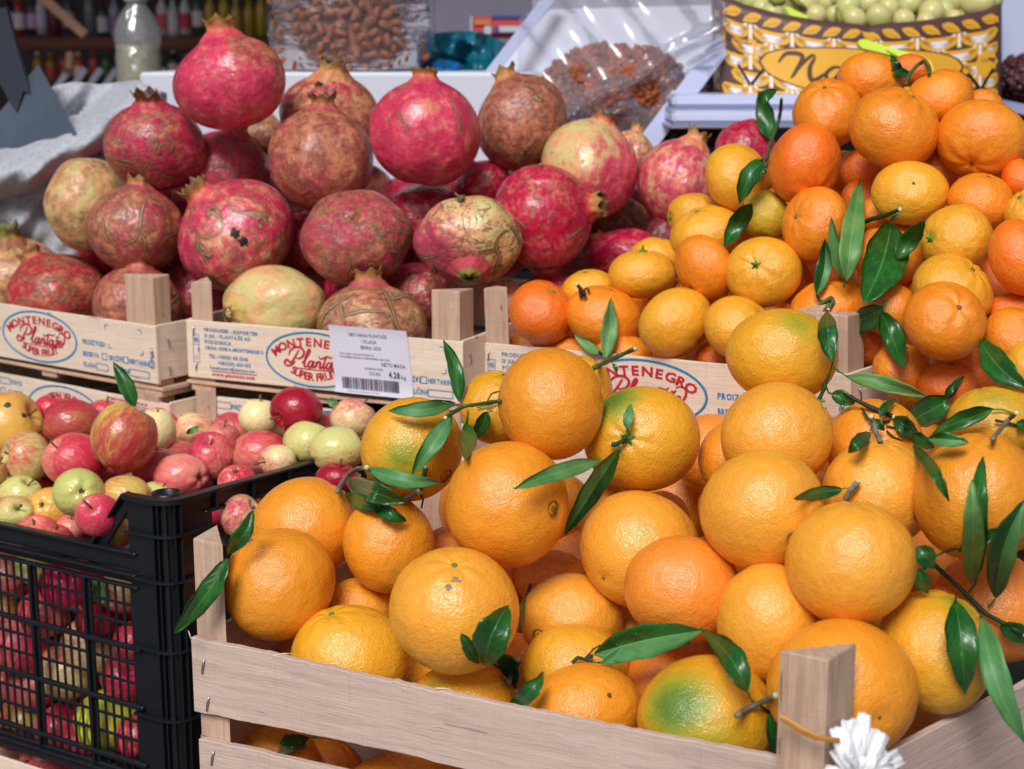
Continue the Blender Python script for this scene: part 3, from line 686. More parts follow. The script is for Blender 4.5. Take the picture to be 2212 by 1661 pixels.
# behind the mesh of the front wall
_mesh = [(22, 1238, 50, ('pk', 'rd', .6), 'upper left corner'), (80, 1222, 40, ('gr', 'rd', .0), 'top, beside the left edge'), (152, 1262, 56, ('mr', 'mg', 1.0), 'top, middle bars'),
         (262, 1278, 42, ('cr', 'rd', .4), 'top right'), (92, 1325, 46, ('pk', 'rd', .6), 'second row, centre left'), (206, 1345, 36, ('mr', 'dr', .8), 'second row, under the leaf'),
         (8, 1325, 44, ('yo', 'rd', .5), 'second row, left edge'), (45, 1392, 64, ('pk', 'mg', .6), 'third row, left'), (200, 1392, 56, ('cr', 'rd', .35), 'third row, cream cheek'),
         (142, 1450, 54, ('cr', 'rd', .4), 'fourth row, centre'), (74, 1480, 50, ('pk', 'rd', .75), 'fourth row, left of centre'), (276, 1462, 48, ('pk', 'mg', .9), 'fourth row, magenta by the corner column'),
         (288, 1385, 36, ('pk', 'rd', .8), 'third row, by the corner column'), (52, 1560, 52, ('ol', 'rd', .2), 'fifth row, olive'), (238, 1556, 64, ('lm', 'rd', -.3), 'fifth row, lime yellow'),
         (130, 1572, 46, ('pk', 'mg', .7), 'fifth row, centre'), (8, 1475, 40, ('pk', 'rd', .8), 'fourth row, left edge'), (300, 1590, 44, ('pk', 'rd', 1.0), 'lowest row, right'),
         (175, 1615, 44, ('pk', 'mr', .8), 'lowest row, centre'), (5, 1570, 40, ('yo', 'rd', .5), 'lowest row, left edge'), (330, 1300, 40, ('mr', 'dr', .8), 'behind the corner column'),
         (100, 1640, 46, ('pk', 'mr', .5), 'lowest row, left of centre')]
_words = {'pk': 'pink', 'gr': 'green', 'mr': 'dark red', 'cr': 'cream striped', 'yo': 'yellow orange', 'ol': 'olive', 'lm': 'lime'}
for _i, (_x, _y, _r, _s, _l) in enumerate(_mesh):
    AP('B%d' % _i, _x, _y, _r * 1.22, _r * random.uniform(1.05, 1.18), .0, (random.uniform(-1, 1), random.uniform(-.5, 1), random.uniform(-.6, .6)), _s,
       '%s apple behind the black mesh wall, %s' % (_words[_s[0]], _l), dmin=1)

KIND = {'orange': (lambda x, y: 1.265 - (x - 600) * .00011 + (1262 - y) * .00016, .055),
        'mandarin': (lambda x, y: 1.56 - (x - 1170) * .00026 + (675 - y) * .0002, .045),
        'pomegranate': (lambda x, y: 1.66 + (715 - y) * .00022, .05),
        'apple': (lambda x, y: 1.545 + (1000 - y) * .0007 - max(0, x - 420) * .00012, .045)}

def mesh_depth(x):   # depth of the black crate's front wall seen at x
    return 1.496 - .00026 * x

# corners of the crates that hold the fruit (used again when they are built)
Zb2 = P(402, 690, 1.68)[2]; A2 = P(402, 690, 1.68); B2 = PZ(1000, 740, Zb2)
Zb1 = P(335, 706, 1.66)[2]; B1 = PZ(336, 706, Zb1); dir1 = PZ(336, 706, Zb1) - PZ(0, 656, Zb1); dir1 = dir1 / np.linalg.norm(dir1); A1 = B1 - dir1 * .375
A3 = P(1036, 740, 1.60); B3 = P(1838, 810, 1.34)
FA = P(413, 1378, 1.215); zf = FA[2]; FB = PZ(1838, 1668, zf)
KB = P(300, 1192, 1.418); zk = KB[2]; K0 = PZ(0, 1127, zk)
def inward(a, b):
    n = np.cross([0, 0, 1.0], b - a); n = n / np.linalg.norm(n)
    return n if n[1] > 0 else -n
def topx(p):
    d_ = float(np.dot(p - CAMP, -TO)); q = p - CAMP
    return (W0 / 2 + F * float(q @ RT) / d_, H0 / 2 - F * float(q @ UP) / d_)
PLANES = [(A1, B1, 'pomegranate', .008, -200, 345), (A2, B2, 'pomegranate', .006, 395, 1010), (A3, B3, 'mandarin', .006, 1036, 1840), (FA, FB, 'orange', .009, 430, 1800), (KB, K0, 'apple', .006, -60, 320)]

def solve_depths():
    n = len(FR)
    px = np.array([f['x'] for f in FR], float); py = np.array([f['y'] for f in FR], float)
    r = np.array([(f['rx'] * f['ry']) ** .5 for f in FR])
    d = np.zeros(n); dmin = np.zeros(n); fixed = np.zeros(n, bool)
    for i, f in enumerate(FR):
        fn, st = KIND[f['kind']]
        d[i] = fn(f['x'], f['y']) + f['lay'] * st
        if f['kw'].get('dmin'):
            d[i] = mesh_depth(f['x']) + .06 + (f['y'] - 1190) * .0001
        if f['kw'].get('dd'): d[i] = f['kw']['dd']
    d0 = d.copy()
    V = np.stack([(px - W0 / 2) / F, -(py - H0 / 2) / F, np.ones(n)], 1)
    VW = RT * V[:, :1] - UP * -V[:, 1:2] - TO * V[:, 2:]
    def clampd():
        for (a, b, kd, mg, x0, x1) in PLANES:
            n_ = inward(a, b)
            for i, f in enumerate(FR):
                if f['kind'] != kd or not (x0 < f['x'] < x1): continue
                if kd == 'apple' and not f['kw'].get('dmin') and f['y'] + f['ry'] < 1120: continue
                # the board's top line seen at this x
                t = None
                pa, pb = topx(a), topx(b); t = (f['x'] - pa[0]) / (pb[0] - pa[0]); yl = pa[1] + t * (pb[1] - pa[1])
                if f['y'] + f['ry'] < yl - 4: continue
                if f['y'] < yl:                                     # its widest part may hang over the board; only the part below must stay behind
                    q = (yl - f['y']) / f['ry']; rr = math.sqrt(max(0, 1 - q * q))
                else: rr = 1.0
                R1 = (f['rx'] * f['ry']) ** .5 / F * rr * 1.03
                # n.(CAMP + VW d - a) >= R1 d + mg
                k_ = VW[i] @ n_ - R1
                if f['kw'].get('dd'): continue
                need = (mg - (CAMP - a) @ n_) / k_
                if d[i] < need: d[i] = need
    for it in range(220):
        Pn = V * d[:, None]; R = r * d / F
        dp = d[:, None] - d[None, :]
        diff = Pn[:, None, :2] - Pn[None, :, :2]
        lat2 = (diff ** 2).sum(-1)
        Ssum = .955 * (R[:, None] + R[None, :])
        req = np.sqrt(np.maximum(Ssum ** 2 - lat2, 0))
        sgn = np.sign(d0[:, None] - d0[None, :] + 1e-9 * (np.arange(n)[:, None] - np.arange(n)[None, :]))
        lack = np.maximum(req - dp * sgn, 0) * (req > 0)
        np.fill_diagonal(lack, 0)
        mv = (lack * sgn).sum(1) / np.maximum((lack > 1e-5).sum(1), 1)
        d += .35 * mv - .02 * (d - d0)
        clampd()
    for i, f in enumerate(FR): f['d'] = float(d[i])
    return float(np.abs(d - d0).max())
solve_depths()
FI = {f['key']: f for f in FR}

# ---- skins
CT = {'o': lin(238, 150, 36), 'o2': lin(238, 162, 52), 'y': lin(228, 164, 38), 'r': lin(240, 142, 50),
      'm': lin(240, 138, 30), 'my': lin(236, 168, 42), 'mr': lin(240, 116, 28), 'mg': lin(212, 180, 50)}
PT = {'p': lin(216, 60, 96), 'p2': lin(216, 88, 104), 'c': lin(184, 44, 78), 'k': lin(188, 20, 66), 'cr': lin(216, 84, 104), 'be': lin(206, 134, 104), 'be2': lin(208, 70, 104),
      'br': lin(178, 70, 84), 'br2': lin(188, 62, 90), 'br3': lin(178, 52, 54), 'br4': lin(150, 84, 60), 'gr': lin(204, 170, 110), 'dk': lin(96, 30, 34)}
AT = {'gr': lin(206, 206, 128), 'gr2': lin(192, 196, 112), 'yg': lin(212, 196, 98), 'yo': lin(222, 178, 84), 'cr': lin(234, 218, 160), 'pk': lin(230, 150, 128), 'ol': lin(168, 158, 84),
      'lm': lin(204, 208, 70), 'mr': lin(176, 40, 62), 'rd': lin(202, 42, 72), 'rd2': lin(220, 76, 96), 'or': lin(222, 100, 62), 'or2': lin(204, 66, 54), 'pk2': lin(206, 110, 110),
      'mg': lin(196, 24, 78), 'mg2': lin(202, 46, 82), 'dr': lin(154, 14, 42)}

_topo = {}
def topo(nu, nv):
    if (nu, nv) in _topo: return _topo[(nu, nv)]
    th = np.linspace(0, math.pi, nv + 1)[1:-1]
    ph = np.arange(nu) * 2 * math.pi / nu
    T, Ph = np.meshgrid(th, ph, indexing='ij')
    v = np.concatenate([[[0, 0, 1]], np.stack([np.sin(T) * np.cos(Ph), np.sin(T) * np.sin(Ph), np.cos(T)], -1).reshape(-1, 3), [[0, 0, -1]]])
    f = []
    for k in range(nu): f.append((0, 1 + k, 1 + (k + 1) % nu))
    for i in range(nv - 2):
        for k in range(nu):
            a = 1 + i * nu + k; b = 1 + i * nu + (k + 1) % nu
            f.append((a, a + nu, b + nu, b))
    last = len(v) - 1; b0 = 1 + (nv - 2) * nu
    for k in range(nu): f.append((last, b0 + (k + 1) % nu, b0 + k))
    _topo[(nu, nv)] = (v, f)
    return v, f

def wob(v, rs, freq, amp, n=7):
    o = np.zeros(len(v))
    for k in range(n):
        w_ = rs.normal(size=3); w_ /= np.linalg.norm(w_)
        o += np.sin(freq * rs.uniform(.6, 1.5) * (v @ w_) + rs.uniform(0, 6.28))
    return amp * o / math.sqrt(n)

def unit(a):
    a = np.asarray(a, float); return a / np.linalg.norm(a)

def frame(ax, spin=0.0):
    z = unit(ax); x = np.cross([.12, .31, .94] if abs(z[2]) < .8 else [0, 1, .2], z); x = unit(x); y = np.cross(z, x)
    c, s = math.cos(spin), math.sin(spin)
    return np.stack([x * c + y * s, -x * s + y * c, z])        # rows: local axes in camera frame

def fruit_shape(kind, v, rs, f):
    th = np.arccos(np.clip(v[:, 2], -1, 1)); ph = np.arctan2(v[:, 1], v[:, 0]); tb = math.pi - th
    kw = f['kw']
    if kind == 'orange':
        r = 1 + wob(v, rs, 2.0, .032) + wob(v, rs, 5, .006)
        r -= .05 * np.exp(-(th / .16) ** 2) + .035 * np.exp(-(tb / .12) ** 2)
        r += .012 * np.cos(7 * ph + rs.uniform(0, 6)) * np.exp(-((th - .3) / .22) ** 2)
        s = np.array([1, 1, rs.uniform(.95, 1.0)])
    elif kind == 'mandarin':
        r = 1 + wob(v, rs, 2.4, .022) + wob(v, rs, 6, .008)
        r -= .10 * np.exp(-(th / .2) ** 2) + .10 * np.exp(-(tb / .25) ** 2)
        r += rs.uniform(.004, .026) * np.cos(rs.randint(6, 10) * ph + rs.uniform(0, 6)) * np.exp(-((th - .45) / .3) ** 2)
        s = np.array([1, 1, rs.uniform(.80, .88)])
    elif kind == 'pomegranate':
        r = 1 + wob(v, rs, 2.2, .042) + wob(v, rs, 5, .010)
        r += .026 * np.cos(6 * ph + rs.uniform(0, 6)) * np.sin(th) ** 2
        r += .10 * np.exp(-(th / .26) ** 2) - .06 * np.exp(-(tb / .2) ** 2)
        s = np.array([1, 1, .90])
    else:
        r = 1 + wob(v, rs, 2.0, .02)
        r -= .42 * np.exp(-(th / .30) ** 2) + .20 * np.exp(-(tb / .24) ** 2)
        r += .03 * np.cos(5 * ph) * np.exp(-((tb - .5) / .3) ** 2)
        tap = 1 - .10 * (v[:, 2] < 0) * np.abs(v[:, 2]) ** 1.5
        r = r * tap
        s = np.array([1, 1, rs.uniform(.98, 1.10)])
    return v * r[:, None] * s

def sph_attr(vc, d, size):
    """soft disc of angular radius size round camera-frame direction d"""
    c = vc @ unit(d); a = np.arccos(np.clip(c, -1, 1))
    return np.clip(1.25 - a / size * .9, 0, 1.3)

CRACKS = {
 'P2': [[(234, 340), (262, 345), (295, 354), (311, 376)], [(242, 290), (258, 314), (271, 330)], [(336, 368), (360, 380), (381, 384)], [(357, 290), (373, 309), (368, 330)], [(300, 372), (322, 350)]],
 'P5': [[(454, 376), (473, 357), (502, 365)], [(507, 387), (518, 371), (526, 362)], [(542, 354), (572, 368)], [(418, 345), (432, 352)]],
 'P9': [[(857, 231), (868, 258), (884, 287)], [(970, 212), (988, 242), (992, 271), (986, 303)]],
 'P4': [[(314, 429), (306, 459), (302, 499)], [(302, 500), (287, 520), (263, 530)], [(303, 500), (313, 520), (312, 540)], [(387, 502), (360, 512), (346, 528)], [(222, 470), (226, 505), (238, 525)]],
 'P24': [[(129, 556), (161, 563), (188, 577)], [(86, 604), (115, 605), (134, 596)], [(99, 609), (115, 639), (140, 655)]],
 'P15': [[(749, 545), (757, 566), (747, 593), (763, 604)], [(846, 461), (876, 480)], [(860, 515), (862, 545), (850, 575), (862, 590)], [(811, 486), (822, 504)], [(700, 560), (716, 572)], [(835, 540), (860, 545)]],
 'P14': [[(1096, 496), (1077, 512), (1072, 537), (1080, 555), (1072, 577), (1066, 596)], [(1047, 546), (1072, 539)], [(1101, 488), (1117, 507), (1122, 530)], [(900, 550), (921, 557), (945, 550)], [(935, 575), (942, 595)]],
 'P18': [[(825, 624), (838, 647), (849, 673), (857, 703), (870, 730)], [(768, 633), (728, 655), (701, 679), (690, 708)], [(744, 684), (782, 672), (833, 674)], [(843, 649), (876, 639), (897, 647)], [(782, 708), (808, 716), (830, 719)], [(735, 660), (742, 690)]],
 'P13': [[(1220, 520), (1241, 504), (1258, 492)], [(1118, 474), (1139, 494)], [(1150, 420), (1158, 428), (1172, 430)]],
 'P6': [[(443, 445), (470, 451), (481, 472)], [(443, 590), (470, 612), (491, 622)], [(420, 500), (430, 520), (426, 545)], [(590, 560), (600, 540)]],
 'P10': [[(1061, 290), (1074, 314), (1104, 338)], [(1160, 250), (1178, 262)]], 'P1': [[(470, 228), (468, 240)], [(590, 220), (602, 228)]]}
WIDE = {'P14': 1.5, 'P18': 1.5, 'P4': 1.35, 'P9': 1.0}
def cracks(f, rt, W, faces):
    from mathutils.bvhtree import BVHTree
    bv = BVHTree.FromPolygons([Vector(p) for p in W], faces)
    for st in CRACKS[f['key']]:
        pts = spl(st, 5); n = len(pts); v = []; t = []; w0 = 7.0 * WIDE.get(f['key'], 1.0); rs = np.random.RandomState(int(st[0][0]))
        for i, p in enumerate(pts):
            a = pts[max(i - 1, 0)]; b_ = pts[min(i + 1, n - 1)]; dx, dy = b_[0] - a[0], b_[1] - a[1]; L = math.hypot(dx, dy) + 1e-6; nx, ny = -dy / L, dx / L
            ww = w0 * (math.sin(math.pi * (i + .25) / (n - .5)) ** .5) * rs.uniform(.75, 1.2)
            for q, h, tt in ((-1, -.0003, 1), (-.72, .0005, 1), (-.35, .0004, .1), (.35, .0004, 0), (.72, .0005, 1), (1, -.0003, 1)):
                x, y = p[0] + nx * ww * q * .5, p[1] + ny * ww * q * .5
                dr = P(x, y, 1.0) - CAMP; dr = dr / np.linalg.norm(dr)
                hit = bv.ray_cast(Vector(CAMP), Vector(dr))
                if hit[0] is None: hit = (Vector(P(x, y, f['d'])), Vector(TO))
                nn = np.array(hit[1]); nn = nn if nn @ TO > 0 else -nn
                v.append(np.array(hit[0]) + nn * h * 1.2); t.append(tt)
        b = MB(); b.add(v, [(i * 6 + k, i * 6 + k + 1, (i + 1) * 6 + k + 1, (i + 1) * 6 + k) for i in range(n - 1) for k in range(5)])
        tinted(b, 'crack', M['crown'], rt, lin(164, 132, 96), True, lin(62, 36, 28), t)
def spl(pts, n=5):
    pts = [np.array(p, float) for p in pts]; out = []
    for i in range(len(pts) - 1):
        p0 = pts[max(i - 1, 0)]; p1 = pts[i]; p2 = pts[i + 1]; p3 = pts[min(i + 2, len(pts) - 1)]
        for k in range(n):
            t = k / n; out.append(.5 * ((2 * p1) + (-p0 + p2) * t + (2 * p0 - 5 * p1 + 4 * p2 - p3) * t * t + (-p0 + 3 * p1 - 3 * p2 + p3) * t ** 3))
    out.append(pts[-1]); return out

RES = {'orange': (60, 40), 'mandarin': (52, 36), 'pomegranate': (60, 40), 'apple': (44, 30)}
def build_fruit(f, idx):
    kind = f['kind']; kw = f['kw']; rs = np.random.RandomState(100 + idx)
    v, faces = topo(*(RES[kind] if not f['key'].startswith('fill') else (32, 22)))
    sh = fruit_shape(kind, v, rs, f)
    Fm = frame(f['ax'], rs.uniform(0, 6.28))
    vc = sh @ Fm                                                # camera frame
    n0 = v @ Fm
    mx = np.abs(vc[:, 0]).max(); my = np.abs(vc[:, 1]).max(); mz = np.abs(vc[:, 2]).max()
    # centre the silhouette
    cx = (vc[:, 0].max() + vc[:, 0].min()) / 2; cy = (vc[:, 1].max() + vc[:, 1].min()) / 2
    if kind != 'pomegranate':
        vc = vc - [cx, cy, 0]
        mx = np.abs(vc[:, 0]).max(); my = np.abs(vc[:, 1]).max()
    else:
        cx = cy = 0; side = np.abs(np.arccos(np.clip(v[:, 2], -1, 1))) > .55
        mx = np.abs(vc[side, 0]).max(); my = np.abs(vc[side, 1]).max()
    d = f['d']; k = d / F
    sc = np.array([f['rx'] * k / mx, f['ry'] * k / my, 0]); sc[2] = (f['rx'] * f['ry']) ** .5 * k / mz
    sc[2] = math.sqrt(sc[0] * sc[1]) * .5 + sc[2] * .5
    C0 = P(f['x'], f['y'], d)
    R = (f['rx'] * f['ry']) ** .5 * k
    f['C'] = C0; f['R'] = R; f['sc'] = sc; f['Fm'] = Fm; f['off'] = np.array([cx, cy, 0])
    world = lambda q: C0 + ((np.asarray(q) - [cx, cy, 0]) * sc) @ CAMF
    f['world'] = world
    rest = v.copy()
    at = {'rest': rest}
    if kind in ('orange', 'mandarin'):
        g = np.zeros(len(v))
        for kk in ('green', 'green2'):
            if kk in kw: g = np.maximum(g, sph_attr(n0, kw[kk][0], kw[kk][1]) * kw[kk][2] / 1.1)
        if f['skin'] == 'mg': g = np.maximum(g, .2)
        th = np.arccos(np.clip(v[:, 2], -1, 1))
        if f['skin'] in ('y', 'my'): g = np.maximum(g, .30 * np.exp(-(th / .35) ** 2))
        yl = {'y': .45, 'my': .5, 'mg': .6, 'o2': .2, 'o': .1, 'm': .05}.get(f['skin'], -.1)
        po = {'my': .75, 'mg': 1.0, 'm': .4, 'mr': .3}.get(f['skin'], .28)
        at['amt'] = np.stack([g, np.full(len(v), yl), np.full(len(v), po)], 1)
        t = np.array(CT[f['skin']]); t[:3] *= rs.uniform(.93, 1.05)
        at['tint'] = np.tile(t, (len(v), 1)); mat = M['citrus']
    elif kind == 'pomegranate':
        tint, ye, ru, ck = f['skin']
        yl = np.full(len(v), float(ye)); rus = np.full(len(v), float(ru) + .10); crk = np.full(len(v), float(ck))
        if 'rus' in kw: rus += sph_attr(n0, kw['rus'][0], kw['rus'][1]) * kw['rus'][2]
        if kw.get('pinkside'):
            s_ = (n0[:, 0] * kw['pinkside'] * .8 - n0[:, 1] * .75); yl -= np.clip(s_, -.4, 1) * .75
        th = np.arccos(np.clip(v[:, 2], -1, 1)); rus -= .5 * np.exp(-(th / .35) ** 2)
        at['amt'] = np.stack([yl, rus, crk], 1)
        at['tint'] = np.tile(np.array(PT[tint]), (len(v), 1)); mat = M['pom']
    else:
        b, rd, bl = f['skin']
        dr = unit(kw.get('dirb', (rs.normal(), rs.normal() , rs.normal())))
        blv = bl + .12 + .34 * (n0 @ dr)
        th = np.arccos(np.clip(v[:, 2], -1, 1)); blv -= .45 * np.exp(-(th / .33) ** 2) + .2 * np.exp(-((math.pi - th) / .3) ** 2)
        at['amt'] = np.stack([blv, blv * 0, blv * 0], 1)
        at['tint'] = np.tile(np.array(AT[b]), (len(v), 1)); at['tint2'] = np.tile(np.array(AT[rd]), (len(v), 1)); mat = M['apple']
    W = C0 + (vc * sc) @ CAMF
    f['vc'] = W
    # does it carry parts?
    parts = []
    if kind == 'pomegranate' and 'cs' in kw: parts.append('crown')
    if 'stub' in kw: parts.append('stub')
    if kind == 'pomegranate' and f['key'] in CRACKS: parts.append('crack')
    zt = frame(f['ax'])[2][2]
    btn = kind in ('orange', 'mandarin') and not f['key'].startswith('fill') and abs(zt) > .12 and not kw.get('calyx') and 'navel' not in kw
    if btn: parts.append('btn')
    if kw.get('calyx') or kw.get('stem') or 'navel' in kw: parts.append('x')
    if 'scar' in kw or 'spots' in kw or 'rot' in kw or kw.get('slash') or kw.get('spot'): parts.append('s')
    if kind == 'apple' and not f['key'].startswith('fill'): parts.append('eye')
    if f['key'] in SPRAYED: parts.append('t')
    grp = {'orange': 'oranges heaped in the front wooden crate', 'mandarin': 'mandarins heaped behind the oranges', 'pomegranate': 'pomegranates piled in the printed crates', 'apple': 'apples in the black plastic crate'}[kind]
    if parts:
        rt = root(kind, C0 - np.array([0, 0, R]), f['label'], kind, grp)
        body = mesh_obj({'orange': 'peel', 'mandarin': 'peel', 'pomegranate': 'skin', 'apple': 'flesh_and_skin'}[kind].replace('flesh_and_skin', 'skin'), W, faces, mat, rt, C0, True, at)
    else:
        rt = mesh_obj(kind, W, faces, mat, None, C0, True, at); tag(rt, f['label'], kind, grp if not f['key'].startswith('fill') else kind + 's of the lower layer')
    f['root'] = rt
    f['surf'] = lambda dirc: surf_point(f, n0, W, dirc)
    z = Fm[2]
    if 'crack' in parts: cracks(f, rt, W, faces)
    if btn:
        sg = 1 if zt > 0 else -1; p = W[0] if sg > 0 else W[-1]; a = unit(z * sg) @ CAMF; b = MB(); q_ = .0022 if sg > 0 else .0013
        b.lathe(p - a * .0006, [(q_ * 1.1, 0), (q_, .0016), (q_ * .6, .0018), (.0001, .0010)], 9, a, closed=False)
        tinted(b, 'stem_button' if sg > 0 else 'blossom_scar', M['calyx'], rt, lin(104, 124, 58) if sg > 0 and rs.rand() < .6 else lin(128, 92, 48))
    if 'crown' in parts: pom_crown(f, rt, rs)
    if 'stub' in parts:
        p = surf_point(f, n0, W, kw['stub']); a = unit(kw['stub']) @ CAMF
        b = MB(); b.tube([p - a * .003, p + a * .004, p + a * .006 + np.array([.004, 0, -.002])], [.0045, .004, .003], 8)
        b.tube([p + a * .003, p + a * .006 + np.array([-.006, 0, .003])], [.002, .001], 6)
        tinted(b, 'stem_stub', M['twig'], rt, lin(110, 92, 70))
    if kw.get('calyx'): star_calyx(f, rt, n0, W, z, rs)
    if 'navel' in kw:
        p = surf_point(f, n0, W, kw['navel']); a = unit(kw['navel']) @ CAMF
        navel(rt, p, a, R)
    if 'eye' in parts:
        ey = surf_point(f, n0, W, -z, pole=-1)
        az = unit(-z * 1.0) @ CAMF
        b = MB(); u = unit(np.cross(az, [.3, .4, .8])); w_ = np.cross(az, u)
        for q in range(5):
            a = q * 1.2566 + rs.uniform(-.2, .2); dr = u * math.cos(a) + w_ * math.sin(a)
            b.tube([ey - az * .0005, ey + dr * .0022 + az * .0012, ey + dr * .0028 + az * .0032], [.0011, .0009, .0002], 5)
        b.tube([ey - az * .001, ey + az * .0012], [.0016, .0012], 7)
        tinted(b, 'eye', M['calyx'], rt, lin(84, 74, 52))
        st = surf_point(f, n0, W, z, pole=1); az = unit(z) @ CAMF; bend = unit(rs.normal(size=3)) * .003
        b = MB(); ln = .016 if kw.get('stem') else .009
        b.tube([st - az * .001, st + az * ln * .5 + bend * .4, st + az * ln + bend], [.0011, .0009, .0015], 7)
        tinted(b, 'stem', M['twig'], rt, lin(122, 84, 52))
    if kw.get('stem') and kind == 'mandarin': pass
    for nm, key, col in (('scar', 'scar', lin(150, 130, 108)), ('brown_spot', 'spots', lin(110, 60, 28)), ('rotten_spot', 'rot', lin(30, 22, 22))):
        for q in kw.get(key, ()):
            size = {'scar': .0035, 'spots': .0026, 'rot': .0078}[key]
            patch(f, rt, n0, W, q, size, nm, col, rs, rough=.4 if key != 'rot' else .2)
    if kw.get('slash'):
        for q, sz in (((.18, .45, .85), .0045), ((.26, .12, .95), .0065)): patch(f, rt, n0, W, q, sz, 'scratch', lin(176, 134, 96), rs, stretch=(.35, 1.5))
    if kw.get('spot'):
        for q, sz in (((.15, .6, .75), .0045), ((.62, .35, .7), .004)): patch(f, rt, n0, W, q, sz, 'scar', lin(70, 66, 48), rs)

def surf_point(f, n0, W, dirc, pole=None):
    if pole == 1: return W[0]
    if pole == -1: return W[-1]
    c = n0 @ unit(dirc); i = np.argsort(-c)[:3]; w_ = np.exp((c[i] - c[i[0]]) * 400)[:, None]
    return (W[i] * w_).sum(0) / w_.sum()

_tm = {}
def tinted(b, name, mat, parent, col, smooth=True, col2=None, t=None):
    n = len(b.v); c = np.tile(np.array(col), (n, 1))
    if col2 is not None:
        t = np.asarray(t)[:, None]; c = c * (1 - t) + np.array(col2) * t
    return b.build(name, mat, parent, smooth, extra={'tint': c})

def patch(f, rt, n0, W, q, size, name, col, rs, rough=.4, stretch=(1, 1)):
    p = surf_point(f, n0, W, q); a = unit(q) @ CAMF
    # true normal from neighbours
    d = np.linalg.norm(W - p, axis=1); nb = W[np.argsort(d)[:9]]; C = nb - nb.mean(0); n_ = np.linalg.svd(C)[2][2]
    if n_ @ a < 0: n_ = -n_
    u = unit(np.cross([.1, .3, 1], n_)); w_ = np.cross(n_, u)
    b = MB(); n = 22; ring = []
    rr = [1 + .35 * math.sin(k * 1.7 + rs.uniform(0, 6)) * rs.uniform(.2, 1) + .2 * rs.uniform(-1, 1) for k in range(n)]
    Rf = f['R']
    def at(x, y, h): return p + u * x + w_ * y + n_ * (h - (x * x + y * y) / (2 * Rf))
    v = [at(0, 0, .0006)]
    for lv in (.5, 1.0):
        for k in range(n):
            a_ = 2 * math.pi * k / n; v.append(at(math.cos(a_) * size * stretch[0] * rr[k] * lv, math.sin(a_) * size * stretch[1] * rr[k] * lv, .0007 if lv < 1 else -.0006))
    fc = [(0, 1 + k, 1 + (k + 1) % n) for k in range(n)] + [(1 + k, 1 + n + k, 1 + n + (k + 1) % n, 1 + (k + 1) % n) for k in range(n)]
    b.add(v, fc)
    tinted(b, name, M['calyx'], rt, col)

def navel(rt, p, a, R):
    u = unit(np.cross([.1, .3, 1], a)); w_ = np.cross(a, u)
    b = MB(); t = []
    n = 18
    prof = [(.0080, -.0022), (.0062, .0004), (.0046, .0000), (.0040, -.0012), (.0022, .0002), (.0001, .0004)]
    v = []
    for (r, h) in prof:
        for k in range(n):
            q = 2 * math.pi * k / n; rr = r * (1 + .08 * math.sin(3 * q + r * 900)); v.append(p + a * h + (u * math.cos(q) + w_ * math.sin(q)) * rr)
            t.append({.0080: 0, .0062: .25, .0046: 1, .0040: 1, .0022: .45, .0001: .4}[r])
    fc = [(i * n + k, i * n + (k + 1) % n, (i + 1) * n + (k + 1) % n, (i + 1) * n + k) for i in range(len(prof) - 1) for k in range(n)]
    b.add(v, fc)
    tinted(b, 'navel', M['calyx'], rt, lin(206, 136, 40), True, lin(72, 58, 30), t)

def star_calyx(f, rt, n0, W, z, rs):
    p = W[0]; a = unit(z) @ CAMF
    u = unit(np.cross([.1, .3, 1], a)); w_ = np.cross(a, u)
    L = f['R'] * .15; v = [p + a * .0028]; n = 10
    for k in range(n):
        q = 2 * math.pi * k / n + .3; rr = L if k % 2 == 0 else L * .45
        v.append(p + a * (.0016 if k % 2 else .0022) + (u * math.cos(q) + w_ * math.sin(q)) * rr)
    for k in range(n):
        q = 2 * math.pi * k / n + .3; rr = (L if k % 2 == 0 else L * .45) * .9
        v.append(p - a * .0025 + (u * math.cos(q) + w_ * math.sin(q)) * rr)
    fc = [(0, 1 + k, 1 + (k + 1) % n) for k in range(n)] + [(1 + k, 1 + n + k, 1 + n + (k + 1) % n, 1 + (k + 1) % n) for k in range(n)]
    b = MB(); b.add(v, fc); b.tube([p + a * .001, p + a * (.0048 if f['key'] != 'M22' else .007)], [L * .34, L * .27], 8)
    tinted(b, 'calyx', M['calyx'], rt, lin(84, 140, 44))

